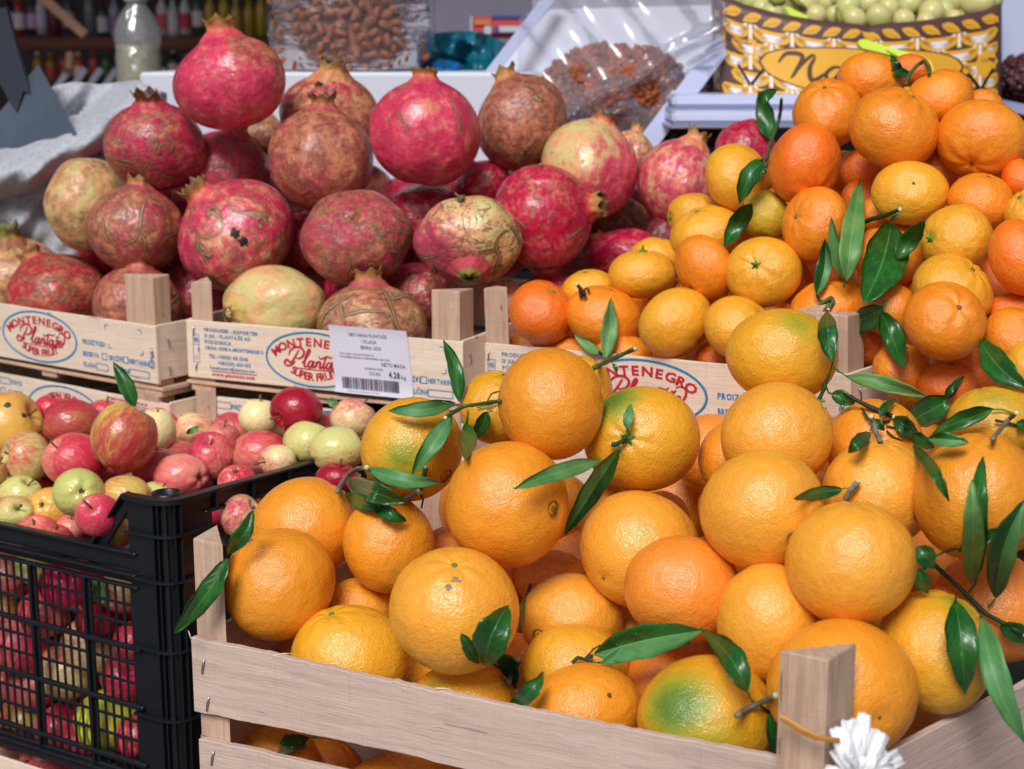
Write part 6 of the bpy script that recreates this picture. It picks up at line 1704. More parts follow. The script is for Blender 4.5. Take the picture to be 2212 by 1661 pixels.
# side wall
SK = KB - LD * .024 - OUTF * .015 + OUTS * .016 + SD * .026 + U * hc
Ls = .40
bar('side_rail', SK + OUTS * .006, SD * Ls, -U * .0030, -OUTS * .011)
bar('side_rail', SK - U * .003 + OUTS * .0, SD * Ls, -U * .0150, -OUTS * .003)
bar('side_rail', SK - U * .0182 + OUTS * .004, SD * Ls, -U * .0028, -OUTS * .007)
for k in range(9): bar('side_rib', SK + SD * (.012 + k * .045) - U * .003 + OUTS * .0005, SD * .002, OUTS * .0050, -U * .0150, .0004)
for k in range(18):
    bar('side_bar', SK + SD * (.004 + k * .0225) - U * .021, SD * .007, -U * .036, -OUTS * .0035, .0008)
bar('side_wall', SK - U * .0575, SD * Ls, -U * .17, -OUTS * .003)
bar('back_wall', KB + LD * Lf + SD * .0 , SD * .40, -U * .21, LD * .003)
bar('floor', KB + U * (bot_m - .012), LD * Lf, SD * .40, -U * .003)
# far wall of the tub with its curved handle and the rail behind the apples
FW = SK + SD * .25
bar('back_rail', P(380, 935, 1.70), P(520, 965, 1.66) - P(380, 935, 1.70), -U * .03, np.array([0, .004, 0]))
b = MB(); pth = [P(x_, y_, 1.72) for x_, y_ in ((232, 905), (245, 884), (270, 876), (330, 872), (410, 878), (460, 888), (476, 905), (480, 925))]
pth = [P(x_, y_, 1.66) for x_, y_ in ((130, 930), (150, 886), (172, 877), (210, 874), (240, 878), (262, 892), (268, 925))]
rows = [[p_, p_ - U * .012, p_ - U * .012 + np.array([0, .01, 0]), p_ + np.array([0, .01, 0]), p_] for p_ in pth]; b.grid(rows); b.build('back_handle', mB, tub, True)
# wooden crate under the black one
a_ = KB + LD * .36 - U * .240 + OUTF * .012; b_ = KB - LD * .04 - U * .240 + OUTF * .012
make_crate('wooden crate carrying the black plastic one', a_, b_, .35, .06, {k: (None, 0, 0) for k in 'ABCD'}, 141, printed=False, group=None)
# ---------------------------------------------------------------- the stall behind the fruit
M['sack'] = m_plain('grey_sackcloth', lin(182, 187, 197), 0.95, 0.1, bs=0.5, bscale=40, bdist=0.004, var=0.25, vscale=140)
M['scoop'] = m_plain('dull_blue_grey_metal', lin(92, 104, 120), 0.42, 0.5, 0.35, 0.25, 40, 0.002, var=0.2, vscale=12)
M['scoopdark'] = m_plain('dark_handle_metal', lin(50, 54, 68), 0.45, 0.5, 0.3)
M['white'] = m_plain('white_foam_box', lin(206, 212, 226), 0.6, 0.4, bs=0.3, bscale=300, bdist=0.0006)
M['almond'] = m_plain('almond_skin', lin(156, 92, 58), 0.6, 0.3, bs=0.6, bscale=300, bdist=0.0006, var=0.4, vscale=30)
M['raisin'] = m_plain('amber_raisin', lin(168, 84, 40), 0.4, 0.5, bs=0.8, bscale=160, bdist=0.002, var=0.6, vscale=45)
M['raisind'] = m_plain('dark_raisin', lin(84, 34, 42), 0.4, 0.5, bs=0.8, bscale=160, bdist=0.002, var=0.6, vscale=45)
M['film'] = m_film('clear_wrinkled_film', (0.75, 0.78, 0.9, 1), 0.06, 0.10, 0.3, 12, 0.004, (1, 1, 1.4))
M['filmb'] = m_film('clear_bag_film', (0.75, 0.78, 0.9, 1), 0.05, 0.10, 0.55, 20, 0.008, (1, 1, 3.5))
M['tub'] = m_film('milky_plastic', lin(176, 188, 226), 0.55, 0.2, 0.2, 10, 0.002)
M['teal'] = m_plain('teal_plastic_bag', lin(20, 112, 136), 0.22, 0.6, bs=0.9, bscale=26, bdist=0.012, var=0.4, vscale=8)
M['bluebag'] = m_plain('blue_plastic_bag', lin(22, 92, 150), 0.25, 0.6, bs=0.8, bscale=26, bdist=0.01)
M['shelf'] = m_plain('brown_shelf_wood', lin(112, 62, 42), 0.6, 0.4, bs=0.4, bscale=60, bdist=0.002, var=0.35, vscale=10)
M['lilac'] = m_plain('lilac_grey_panel', lin(176, 172, 196), 0.7, 0.3, var=0.12, vscale=5)
M['tan'] = m_plain('tan_card', lin(166, 148, 128), 0.8, 0.2, var=0.15, vscale=9)
M['pink_stick'] = m_plain('pale_wood_stick', lin(206, 168, 140), 0.7, 0.3)
M['lime'] = m_plain('lime_plastic', lin(206, 232, 72), 0.35, 0.5)
M['card'] = m_plain('dark_brown_print_card', lin(84, 58, 58), 0.5, 0.4, bs=0.15, bscale=200, bdist=0.0004)
M['yink'] = m_plain('yellow_print_ink', lin(224, 168, 48), 0.5, 0.4, var=0.06, vscale=60)
M['wink'] = m_plain('white_print_ink', lin(226, 222, 228), 0.5, 0.4)
M['bink'] = m_plain('brown_print_ink', lin(76, 42, 26), 0.5, 0.4)
M['kink'] = m_plain('black_slot', (0.006, 0.006, 0.006, 1), 0.6, 0.3)
M['grape'] = None
def m_grape():
    g = NT('grape_skin'); tc = g.n('TexCoord').outputs['Object']
    n = g.noise(tc, 70, 4, 0.6); r = g.n('ObjectInfo').outputs['Random']
    c = g.mix(r, lin(188, 190, 120), lin(206, 196, 132)); c = g.mix(g.ramp(n, .4, .7, 0, .5), c, lin(214, 212, 170))
    c = g.mix(g.ramp(g.voro(tc, 160), .05, .12, .7, 0), c, lin(120, 84, 48))
    return g.fin(c, .34, g.bump(n, .2, .0008), .5, sss=.4, sssr=(.012, .011, .004))
M['grape'] = m_grape()

# sack with a rolled rim
def sheet(name, x0, x1, nx, ytop, ybot, ny, dfun, mat, label=None, cat=None, parent=None, th=.002):
    rows = []; 
    for i in range(nx + 1):
        x = x0 + (x1 - x0) * i / nx; a, b_ = ytop(x), ybot(x)
        rows.append([P(x, a + (b_ - a) * j / ny, dfun(x, a + (b_ - a) * j / ny)) for j in range(ny + 1)])
    n = len(rows) * len(rows[0]); V = np.array([p for r in rows for p in r]); m = ny + 1
    fc = [(i * m + j, i * m + j + 1, (i + 1) * m + j + 1, (i + 1) * m + j) for i in range(nx) for j in range(ny)]
    V2 = V - TO * th
    f2 = [tuple(k + n for k in q[::-1]) for q in fc]; edge = []
    for i in range(nx):
        for j in (0, ny): edge.append((i * m + j, (i + 1) * m + j, (i + 1) * m + j + n, i * m + j + n))
    for j in range(ny):
        for i in (0, nx): edge.append((i * m + j, i * m + j + 1, i * m + j + 1 + n, i * m + j + n))
    o = mesh_obj(name, np.concatenate([V, V2]), fc + f2 + edge, mat, parent, None, True)
    if label: tag(o, label, cat)
    return o
def intp(pts): xs = [p[0] for p in pts]; ys = [p[1] for p in pts]; return lambda x: float(np.interp(x, xs, ys))
_rc = intp([(-60, 388), (0, 376), (60, 356), (120, 338), (180, 300), (240, 250), (300, 214), (360, 196)])
def sack_d(x, y):
    t = (y - _rc(x)) / 58.0
    d = 1.93 + .0004 * (480 - y) * .0
    b_ = math.sqrt(max(0, 1 - t * t)) if abs(t) < 1 else 0
    fold = .010 * math.sin(x * .045 + y * .02) + .007 * math.sin(x * .02 - y * .06 + 1) + .004 * math.sin(x * .11 + y * .09)
    back = .10 if t < -1 else (.10 * (1 - (t + 1)) if t < 0 else 0.0)
    return d - .075 * b_ + fold + back * .8
sack = root('sack', P(120, 480, 1.95), 'grey cloth sack with a rolled rim behind the left pomegranates', 'sack')
sheet('rolled_cloth', -60, 360, 60, intp([(-60, 318), (0, 316), (60, 300), (96, 215), (112, 186), (160, 176), (215, 182), (300, 172), (325, 190), (360, 200)]), lambda x: 640, 46, sack_d, M['sack'], parent=sack)
def blob(name, c, r, mat, parent, seed, sc=(1, 1, 1), amp=.15, fr=2.5, nu=20, nv=14, smooth=True):
    v, f = topo(nu, nv); rs = np.random.RandomState(seed)
    w_ = v * (1 + wob(v, rs, fr, amp))[:, None] * r * np.array(sc)
    return mesh_obj(name, w_ + c, f, mat, parent, np.asarray(c), smooth)
# scoop
sc_ = root('scoop', P(60, 300, 1.98), 'blue grey metal scoop stuck in the grey sack', 'scoop')
def slab(name, poly, d, th, mat, parent, bend=0.0):
    pts = [P(x, y, (d(x, y) if callable(d) else d)) for x, y in poly]; n = len(pts)
    back = [p - TO * th for p in pts]
    f = [tuple(range(n))[::-1], tuple(range(n, 2 * n))] + [(k, (k + 1) % n, n + (k + 1) % n, n + k) for k in range(n)]
    return mesh_obj(name, pts + back, f, mat, parent)
slab('blade', [(-30, 262), (0, 240), (30, 205), (60, 165), (80, 143), (86, 146), (120, 215), (162, 288), (150, 310), (60, 340), (-30, 345)], lambda x, y: 2.02 - .0006 * x - .0002 * (y - 140), .003, M['scoop'], sc_)
slab('blade_edge', [(78, 142), (84, 141), (164, 288), (158, 294)], lambda x, y: 2.012 - .0006 * x - .0002 * (y - 140), .004, M['scoop'], sc_)
slab('handle', [(-40, 20), (-6, 16), (14, 18), (30, 80), (66, 202), (50, 196), (36, 242), (16, 212), (0, 180), (-40, 150)], lambda x, y: 1.985 - .0003 * x, .012, M['scoopdark'], sc_)
# white box
wb = MB(); a = P(300, 156, 2.04); b_ = P(1270, 157, 2.02); wb.box(a, b_ - a, np.array([0, 0, -.16]), np.array([0, .2, 0]), .004)
tag(wb.build('foam_box', M['white']), 'flat white foam box behind the pomegranates, under the bag of almonds', 'box')
# almond bag
AC = P(762, 150, 2.20); ar = 178 * 2.2 / F; H_ = .26
rs = np.random.RandomState(3)
v, f = topo(10, 8); am = None; kk = 0
Ls_ = 'brown almond inside the clear plastic bag above the white box'
for i in range(2400):
    ang = rs.uniform(-math.pi * .94, -math.pi * .06); h = rs.uniform(.0, .135); rr = ar * (.93 - .10 * (h < .02) * (1 - h / .02)) * (1 - .04 * rs.rand())
    p = AC + np.array([math.cos(ang) * rr, math.sin(ang) * rr, h])
    if any(np.linalg.norm(p - q) < .0125 for q in (ALM if i else [])): continue
    if i == 0: ALM = []
    ALM.append(p)
    if len(ALM) > 270: break
for i, p in enumerate(ALM):
    if am is None:
        w_ = v * np.array([.0068, .0044, .0105]); w_[:, 0] *= 1 - .35 * np.clip(v[:, 2], -1, 1)
        am = mesh_obj('almond', w_, f, M['almond'], None, np.zeros(3), True); o = am
    else: o = am.copy(); COL.objects.link(o)
    o.location = tuple(p); o.rotation_euler = (rs.uniform(0, 6), rs.uniform(0, 6), rs.uniform(0, 6)); tag(o, Ls_, 'almond', 'almonds in the clear bag')
core = MB(); core.lathe(AC, [(.001, .0), (ar * .78, .0), (ar * .86, .03), (ar * .86, .135), (.001, .14)], 24, closed=False)
tag(core.build('almonds', M['almond'], None, True), kind='stuff')
fb_ = MB(); prof = [(ar * .55, -.002), (ar * .88, .0), (ar * .97, .02), (ar * 1.0, .05), (ar * 1.01, .09), (ar * .98, .13), (ar * .9, .17), (ar * .6, .21), (ar * .3, .24)]
rows = []
for k in range(73):
    a_ = 2 * math.pi * k / 72; rows.append([AC + np.array([math.cos(a_) * r_ * (1 + .025 * math.sin(9 * a_ + h_ * 60) + .005 * math.sin(23 * a_ - h_ * 150)), math.sin(a_) * r_ * (1 + .025 * math.sin(9 * a_ + h_ * 60) + .005 * math.sin(23 * a_ - h_ * 150)), h_]) for r_, h_ in [(np.interp(t, np.linspace(0, 1, 9), [q[0] for q in prof]), np.interp(t, np.linspace(0, 1, 9), [q[1] for q in prof])) for t in np.linspace(0, 1, 40)]])
fb_.grid(rows); tag(fb_.build('plastic_bag', M['filmb'], None, True), 'clear crinkled plastic bag holding almonds', 'bag')
# teal and blue bags
def crumple(name, x0, x1, ytop, ybot, d, mat, label, seed, amp=.02, cat='bag'):
    rs = np.random.RandomState(seed); ph = rs.uniform(0, 6, 8)
    def df(x, y):
        t = (y - ytop(x)) / max(1, ybot(x) - ytop(x)); u = (x - x0) / (x1 - x0)
        return d - .05 * math.sin(math.pi * min(1, max(0, u))) ** .5 * (t ** .6) + amp * (.5 * math.sin(x * .05 + y * .05 + ph[0]) + .35 * abs(math.sin(x * .03 - y * .08 + ph[1])) + .3 * math.sin(x * .13 + y * .02 + ph[2]))
    return sheet(name, x0, x1, 50, ytop, ybot, 24, df, mat, label, cat)
crumple('plastic_bag', 905, 1185, intp([(905, 90), (935, 72), (990, 66), (1040, 68), (1080, 88), (1130, 108), (1185, 132)]), lambda x: 190, 2.26, M['teal'], 'teal plastic bag crumpled on the white box', 5, .05)
crumple('plastic_bag', 850, 1010, intp([(850, 150), (880, 132), (930, 124), (970, 128), (1010, 142)]), lambda x: 190, 2.20, M['bluebag'], 'small blue plastic bag in front of the almonds', 6, .03)
# panel and packet behind
pn = MB(); a = P(930, 210, 2.75); pn.box(a, np.array([.26, 0, 0]), np.array([0, 0, .35]), np.array([0, .01, 0]), .002); tag(pn.build('cardboard_box', M['lilac']), 'lilac grey box side standing behind the almonds', 'box')
pn = MB(); a = P(1050, 190, 2.5); pn.box(a, np.array([.09, 0, 0]), np.array([0, 0, .055]), np.array([0, .06, 0]), .002); tag(pn.build('cardboard_box', M['tan']), 'tan cardboard box edge under the red packet', 'box')
pk = root('packet', P(1080, 74, 2.48), 'red, yellow and blue packet lying on the tan box', 'packet')
def pbox(name, x, y, w_, h, d, mat, par, t=.03, dd=0):
    m_ = MB(); m_.box(P(x, y + h, d), RT * (w_ * d / F), UP * (h * d / F), -TO * t, .001); return m_.build(name, mat, par)
M['pred'] = m_plain('packet_red', lin(206, 34, 54), .35); M['pyel'] = m_plain('packet_orange', lin(216, 110, 38), .35); M['pblu'] = m_plain('packet_blue', lin(30, 50, 150), .35)
pbox('carton', 1018, 36, 122, 38, 2.48, M['pred'], pk)
pbox('printed_panel', 1024, 41, 38, 14, 2.476, M['pyel'], pk, .003); pbox('printed_panel', 1062, 33, 76, 8, 2.477, M['pblu'], pk, .003); pbox('printed_panel', 1046, 56, 16, 18, 2.475, M['white'], pk, .003)
pbox('printed_panel', 1078, 56, 58, 14, 2.474, M['white'], pk, .003); pbox('printed_panel', 1066, 58, 11, 14, 2.472, M['pblu'], pk, .003); pbox('printed_panel', 1016, 34, 5, 42, 2.473, M['white'], pk, .003)
# translucent tray with raisins under film
def heap(name, x, y, rx, ry, d, mat, n, seed, size, label=None):
    rs = np.random.RandomState(seed); b = MB(); v, f = topo(8, 6)
    for i in range(n):
        a_ = rs.uniform(0, 6.28); q = math.sqrt(rs.rand()); hx, hy = x + math.cos(a_) * q * rx, y + math.sin(a_) * q * ry
        dz = .055 * math.sqrt(max(0, 1 - q * q)) - .01
        s_ = size * rs.uniform(.7, 1.25); R_ = np.linalg.qr(rs.normal(size=(3, 3)))[0]
        w_ = (v * (1 + .18 * rs.normal(size=(len(v), 1))) * np.array([1.3, .8, .9]) * s_) @ R_ + P(hx, hy, d - dz)
        b.add(w_, f)
    o = b.build(name, mat, None, True); tag(o, label, kind='stuff'); return o
heap('raisins', 1330, 192, 158, 98, 2.02, M['raisin'], 800, 8, .0052, 'amber raisins heaped under clear film')
heap('raisins', 1460, 255, 110, 80, 2.10, M['raisind'], 380, 9, .0055, 'dark raisins in the second tray')
tray = root('plastic_tray', P(1300, 300, 2.05), 'milky plastic tray that holds the amber raisins', 'tray')
def strip(name, pts, wpx, d0, d1, mat, parent, th=.004):
    a_, b2 = pts; dx, dy = b2[0] - a_[0], b2[1] - a_[1]; L = math.hypot(dx, dy); nx, ny = -dy / L * wpx / 2, dx / L * wpx / 2
    poly = [(a_[0] + nx, a_[1] + ny, d0), (b2[0] + nx, b2[1] + ny, d1), (b2[0] - nx, b2[1] - ny, d1), (a_[0] - nx, a_[1] - ny, d0)]
    pts = [P(*q) for q in poly]; back = [p - TO * th for p in pts]
    return mesh_obj(name, pts + back, [(3, 2, 1, 0), (4, 5, 6, 7)] + [(k, (k + 1) % 4, 4 + (k + 1) % 4, 4 + k) for k in range(4)], mat, parent)
M['milk'] = m_plain('milky_lavender_plastic', lin(186, 194, 226), .3, .5, var=.08, vscale=6)
M['pale'] = m_plain('pale_lining', lin(206, 210, 228), .5, .4, bs=.4, bscale=14, bdist=.01, var=.08, vscale=6)
slab('tray_floor', [(1188, 20), (1560, 10), (1560, 130), (1400, 350), (1180, 330), (1040, 175)], lambda x, y: 2.14 + (200 - y) * .0006, .004, M['pale'], tray)
strip('tray_rim', ((1570, 84), (1366, 352)), 42, 2.00, 1.93, M['milk'], tray)
strip('tray_rim', ((1198, -20), (1046, 176)), 24, 2.20, 2.04, M['milk'], tray)
tag(slab('back_board', [(1150, -40), (1600, -40), (1600, 150), (1150, 110)], 2.45, .01, M['lilac'], None), 'pale lilac board behind the raisin tray', 'board')
def film_d(x, y):
    # two taut folds running up to the right, the rest slack
    k = (x - 1235) * .52 + (y - 250) * .85; al = (x - 1235) * .85 - (y - 250) * .52
    w_ = .5 + .5 * math.sin(al * .021 + 1.2)
    return 1.965 + .0001 * (300 - y) - .026 * math.exp(-((k + 6 * math.sin(al * .03)) / 13) ** 2) - .020 * math.exp(-((k - 44) / 8) ** 2) * w_ + .008 * math.sin(x * .021 + y * .013) + .005 * math.sin(x * .05 - y * .037 + 2) 
sheet('plastic_film', 1120, 1570, 90, intp([(1120, 40), (1200, -10), (1570, -10)]), intp([(1120, 190), (1240, 310), (1400, 330), (1500, 210), (1570, 120)]), 70, film_d, M['film'], 'clear cling film pulled tight over the raisins with shiny folds', 'film', th=.0003)
# lids
for k, (y0, dd_, lb) in enumerate(((236, 1.86, 'lower milky plastic food container beside the basket print box'), (200, 1.90, 'upper milky plastic food container under the basket print box'))):
    b = MB(); poly = [(1452, y0 + 8), (1462, y0 - 4), (1540, y0 - 22), (1680, y0 - 26), (1760, y0 + 8), (1760, y0 + 60), (1680, y0 + 66), (1462, y0 + 56), (1452, y0 + 46)]
    q = root('food_container', P(1600, y0 + 50, dd_), lb, 'container')
    b.box(P(1452, y0 + 34, dd_), RT * .18, UP * .016, np.array([0, .14, .0]), .006); b.build('lid_top', M['milk'], q)
    b = MB(); b.box(P(1446, y0 + 42, dd_ - .002), RT * .188, UP * .006, np.array([0, .15, 0]), .002); b.build('lid_rim', M['tub'], q)
# right edge container
q = root('plastic_tub', P(2200, 260, 2.25), 'milky plastic tub with dark raisins at the right edge', 'tub')
slab('tub_wall', [(2140, -40), (2330, -40), (2330, 225), (2140, 175)], 2.30, .006, M['milk'], q)
slab('tub_rim', [(2120, 205), (2330, 250), (2330, 275), (2120, 225)], 2.18, .01, M['tub'], q)
heap('raisins', 2215, 170, 70, 48, 2.24, M['raisind'], 260, 12, .0055, 'dark raisins in the tub at the right edge')
# ---------------------------------------------------------------- grape box
gb = root('grape_box', P(1850, 260, 2.05), 'cardboard box printed like a wicker basket, full of green grapes', 'box')
XL, XR = 1557.0, 2158.0
top_f = intp([(0, -14), (.08, 8), (.2, 28), (.35, 44), (.5, 52), (.53, 61), (.56, 52), (.7, 46), (.85, 34), (.95, 22), (1, 8)])
bot_f = intp([(0, 250), (.15, 262), (.5, 276), (.85, 272), (1, 262)])
def gsurf(q, lift=0.0):
    """q: x 0..600, y 0..1 from the top"""
    q = np.asarray(q, float); out = []
    for x, y in q:
        u = x / 600.0; uu = min(1, max(0, u)); a, b2 = top_f(uu), bot_f(uu)
        d = 2.0 - .045 * math.sin(math.pi * uu) ** .8 + .03 * uu - lift
        out.append(P(XL + u * (XR - XL), a + (b2 - a) * y, d))
    return np.array(out)
n, m_ = 60, 10
V = gsurf([(600 * i / n, j / m_) for i in range(n + 1) for j in range(m_ + 1)]); V2 = V - TO * .003
fc = [(i * (m_ + 1) + j, i * (m_ + 1) + j + 1, (i + 1) * (m_ + 1) + j + 1, (i + 1) * (m_ + 1) + j) for i in range(n) for j in range(m_)]
nn = len(V); f2 = [tuple(k + nn for k in q_[::-1]) for q_ in fc] + [(i * (m_ + 1), (i + 1) * (m_ + 1), (i + 1) * (m_ + 1) + nn, i * (m_ + 1) + nn) for i in range(n)]
M['cardedge'] = m_plain('grey_card_edge', lin(150, 140, 140), .8)
fp = mesh_obj('front_panel', np.concatenate([V, V2]), fc + f2, M['card'], gb, None, True)
gp = Pr(); Hh = 225.0
def Y_(y): return y
def gpoly(ink, pts):
    """pts in pattern units; densify horizontally by the strip builder"""
    gp.poly(ink, [(x, Y_(y)) for x, y in pts], [tuple(range(len(pts)))])
def lens(ink, x0, x1, yc, h, sag, n=12, p=.6):
    up = [(x0 + (x1 - x0) * k / n, yc + sag * math.sin(math.pi * k / n) - h / 2 * math.sin(math.pi * k / n) ** p) for k in range(n + 1)]
    lo = [(x0 + (x1 - x0) * k / n, yc + sag * math.sin(math.pi * k / n) + h / 2 * math.sin(math.pi * k / n) ** p) for k in range(n + 1)]
    v = []; 
    for a_, b2 in zip(up, lo): v += [(a_[0], Y_(a_[1])), (b2[0], Y_(b2[1]))]
    gp.poly(ink, v, [(2 * k, 2 * k + 1, 2 * k + 3, 2 * k + 2) for k in range(n)])
rs = np.random.RandomState(2)
for r_, (yc, off) in enumerate(((52, 0), (82, 45), (112, 0), (142, 45), (172, 0), (196, 45))):
    x = -20 + off
    while x < 600:
        a0, a1 = max(2, x - 3), min(598, x + 83)
        if a1 - a0 > 14:
            lens('yink', a0, a1, yc - 4, 28, 7, p=.3); lens('wink', a0 + (a1 - a0) * .24, a1 - (a1 - a0) * .22, yc + 1, 15, 3, 6, p=.3)
            for k in range(5):
                xx = a0 + (a1 - a0) * (.10 + .05 * k); gp.line('bink', [(xx - 7, Y_(yc - 5 + k * 2.6)), (xx + 9, Y_(yc - 1 + k * 2.6))], .0) if 0 else lens('bink', xx - 6, xx + 12, yc - 6 + k * 3, 1.3, .5, 3)
                xx = a1 - (a1 - a0) * (.12 + .05 * k); lens('bink', xx - 12, xx + 6, yc - 6 + k * 3, 1.3, .5, 3)
        sx = x + 84
        if 6 < sx < 592:
            gpoly('yink', [(sx - 5, yc - 16), (sx - 5, yc + 14), (sx + 5, yc + 14), (sx + 5, yc - 16)]); gpoly('wink', [(sx - 3, yc - 15), (sx - 3, yc + 13), (sx + 3, yc + 13), (sx + 3, yc - 15)])
            if sx + 24 < 596: gpoly('wink', [(sx + 8, yc - 17), (sx + 7, yc - 11), (sx + 18, yc - 12)]); gpoly('wink', [(sx - 8, yc - 17), (sx - 18, yc - 12), (sx - 7, yc - 11)])
        x += 90
def rope(x, y, s):
    pts = [(-21, 13), (-15, 2), (-2, -9), (10, -11), (21, -8), (17, 0), (8, 8), (-2, 11), (-12, 11)]
    gpoly('yink', [(x + px_ * s, y + py_) for px_, py_ in (pts if s > 0 else pts[::-1])])
    for k in range(4):
        x0, x1 = x + s * (-10 + 6 * k), x + s * (-5 + 6 * k)
        lens('bink', min(x0, x1), max(x0, x1), y + 6 - k * 2, 1.6, 0, 3)
for yy in (19, 212):
    x = 24
    while x < 590: rope(x, yy + 3, 1 if x < 318 else -1); x += 43
# oval with the script name, mostly behind mandarins
def disc_g(ink, cx, cy, rx, ry):
    nx_ = 40; v = []
    for k in range(nx_ + 1):
        x = cx - rx + 2 * rx * k / nx_; h = ry * math.sqrt(max(0, 1 - ((x - cx) / rx) ** 2)); v += [(x, Y_(cy - h)), (x, Y_(cy + h))]
    gp.poly(ink, v, [(2 * k, 2 * k + 1, 2 * k + 3, 2 * k + 2) for k in range(nx_)])
disc_g('bink2', 303, 106, 222, 53); disc_g('yink2', 303, 106, 217, 50)
k_ = 1.0
def brush(pts, w_):
    q = spline(pts, 6); n_ = len(q); v = []
    for i, p in enumerate(q):
        a_ = q[max(i - 1, 0)]; b2 = q[min(i + 1, n_ - 1)]; t_ = b2 - a_; L = np.hypot(*t_) + 1e-9; nx, ny = -t_[1] / L, t_[0] / L
        w2 = w_ * (.35 + .9 * math.sin(math.pi * i / (n_ - 1)) ** .6) / 2
        v += [(p[0] + nx * w2, Y_(p[1] + ny * w2)), (p[0] - nx * w2, Y_(p[1] - ny * w2))]
    gp.poly('bink3', v, [(2 * k, 2 * k + 1, 2 * k + 3, 2 * k + 2) for k in range(n_ - 1)])
brush([(124, 102), (140, 82), (166, 78), (176, 86), (160, 118), (152, 130)], 8); brush([(150, 132), (176, 98), (196, 78), (204, 80)], 6); brush([(204, 80), (192, 104), (194, 128), (206, 128), (226, 112)], 9)
brush([(266, 100), (246, 98), (228, 112), (230, 126), (244, 126), (262, 104), (262, 120), (272, 126), (284, 116)], 8)
gp.fill('yink2', 2, Y_(66), 74, Y_(40))
gp.text('bink3', 38, Y_(80), 7.5, 'CONTENUTO MAX', 0, .6, 'c'); gp.text('bink3', 38, Y_(91), 7.5, 'Kg 2.500', 0, .6, 'c'); gp.text('bink3', 38, Y_(102), 7.5, 'PER ALIMENTI', 0, .6, 'c')
disc_g('yink2', 572, 108, 22, 26); gp.text('bink3', 572, Y_(104), 8, 'ITALIA', 0, .6, 'c')
for (cx_, s_) in ((64, 1), (560, 1)):
    for k in (-1, 1): 
        lens_pts = [(cx_, 152), (cx_ + k * 26, 118), (cx_ + k * 29, 124), (cx_ + k * 2, 160)]
        gp.poly('kink', [(a_, Y_(b2)) for a_, b2 in lens_pts], [(0, 1, 2, 3)])
M['bink2'] = M['bink']; M['yink2'] = M['yink']; M['bink3'] = M['bink']
gp.emit('printed_pattern', fp, lambda q: gsurf(np.stack([np.clip(q[:, 0], 1, 599), q[:, 1] / Hh], 1)), TO, ['yink', 'wink', 'bink', 'bink2', 'yink2', 'bink3', 'kink'])
# side faces, bottom and inner liner
sl_ = []
for x_, dd_ in ((1557, 2.0), (1545, 2.03), (1537, 2.10), (1536, 2.30)):
    sl_.append([P(x_, -14 - (1557 - x_) * .5, dd_), P(x_ + (1557 - x_) * .35, 250 - (1557 - x_) * .3, dd_)])
b = MB(); b.grid(sl_); b.build('side_panel', M['card'], gb)
sr = [[P(x_, 8, d_), P(x_, 262, d_)] for x_, d_ in ((2158, 2.03), (2164, 2.08), (2160, 2.3))]
b = MB(); b.grid(sr); b.build('side_panel', M['card'], gb)
b = MB(); b.grid([[P(1536, -20, 2.30), P(1545, 240, 2.30)], [P(2160, -20, 2.30), P(2160, 240, 2.30)]]); b.build('back_panel', M['card'], gb)
b = MB(); b.box(P(1550, 120, 2.0), P(2150, 125, 2.02) - P(1550, 120, 2.0), np.array([0, .28, 0]), np.array([0, 0, -.003])); b.build('inner_floor', M['card'], gb)
# small yellow marks on the narrow left face
for k in range(9):
    y_ = 20 + k * 26; pts = [P(1545, y_, 2.028), P(1555, y_ + 4, 2.003), P(1555, y_ + 18, 2.003), P(1545, y_ + 15, 2.028)]
    mesh_obj('printed_pattern', [p + TO * .0008 - RT * .0006 for p in pts], [(0, 3, 2, 1)], M['yink'], gb)
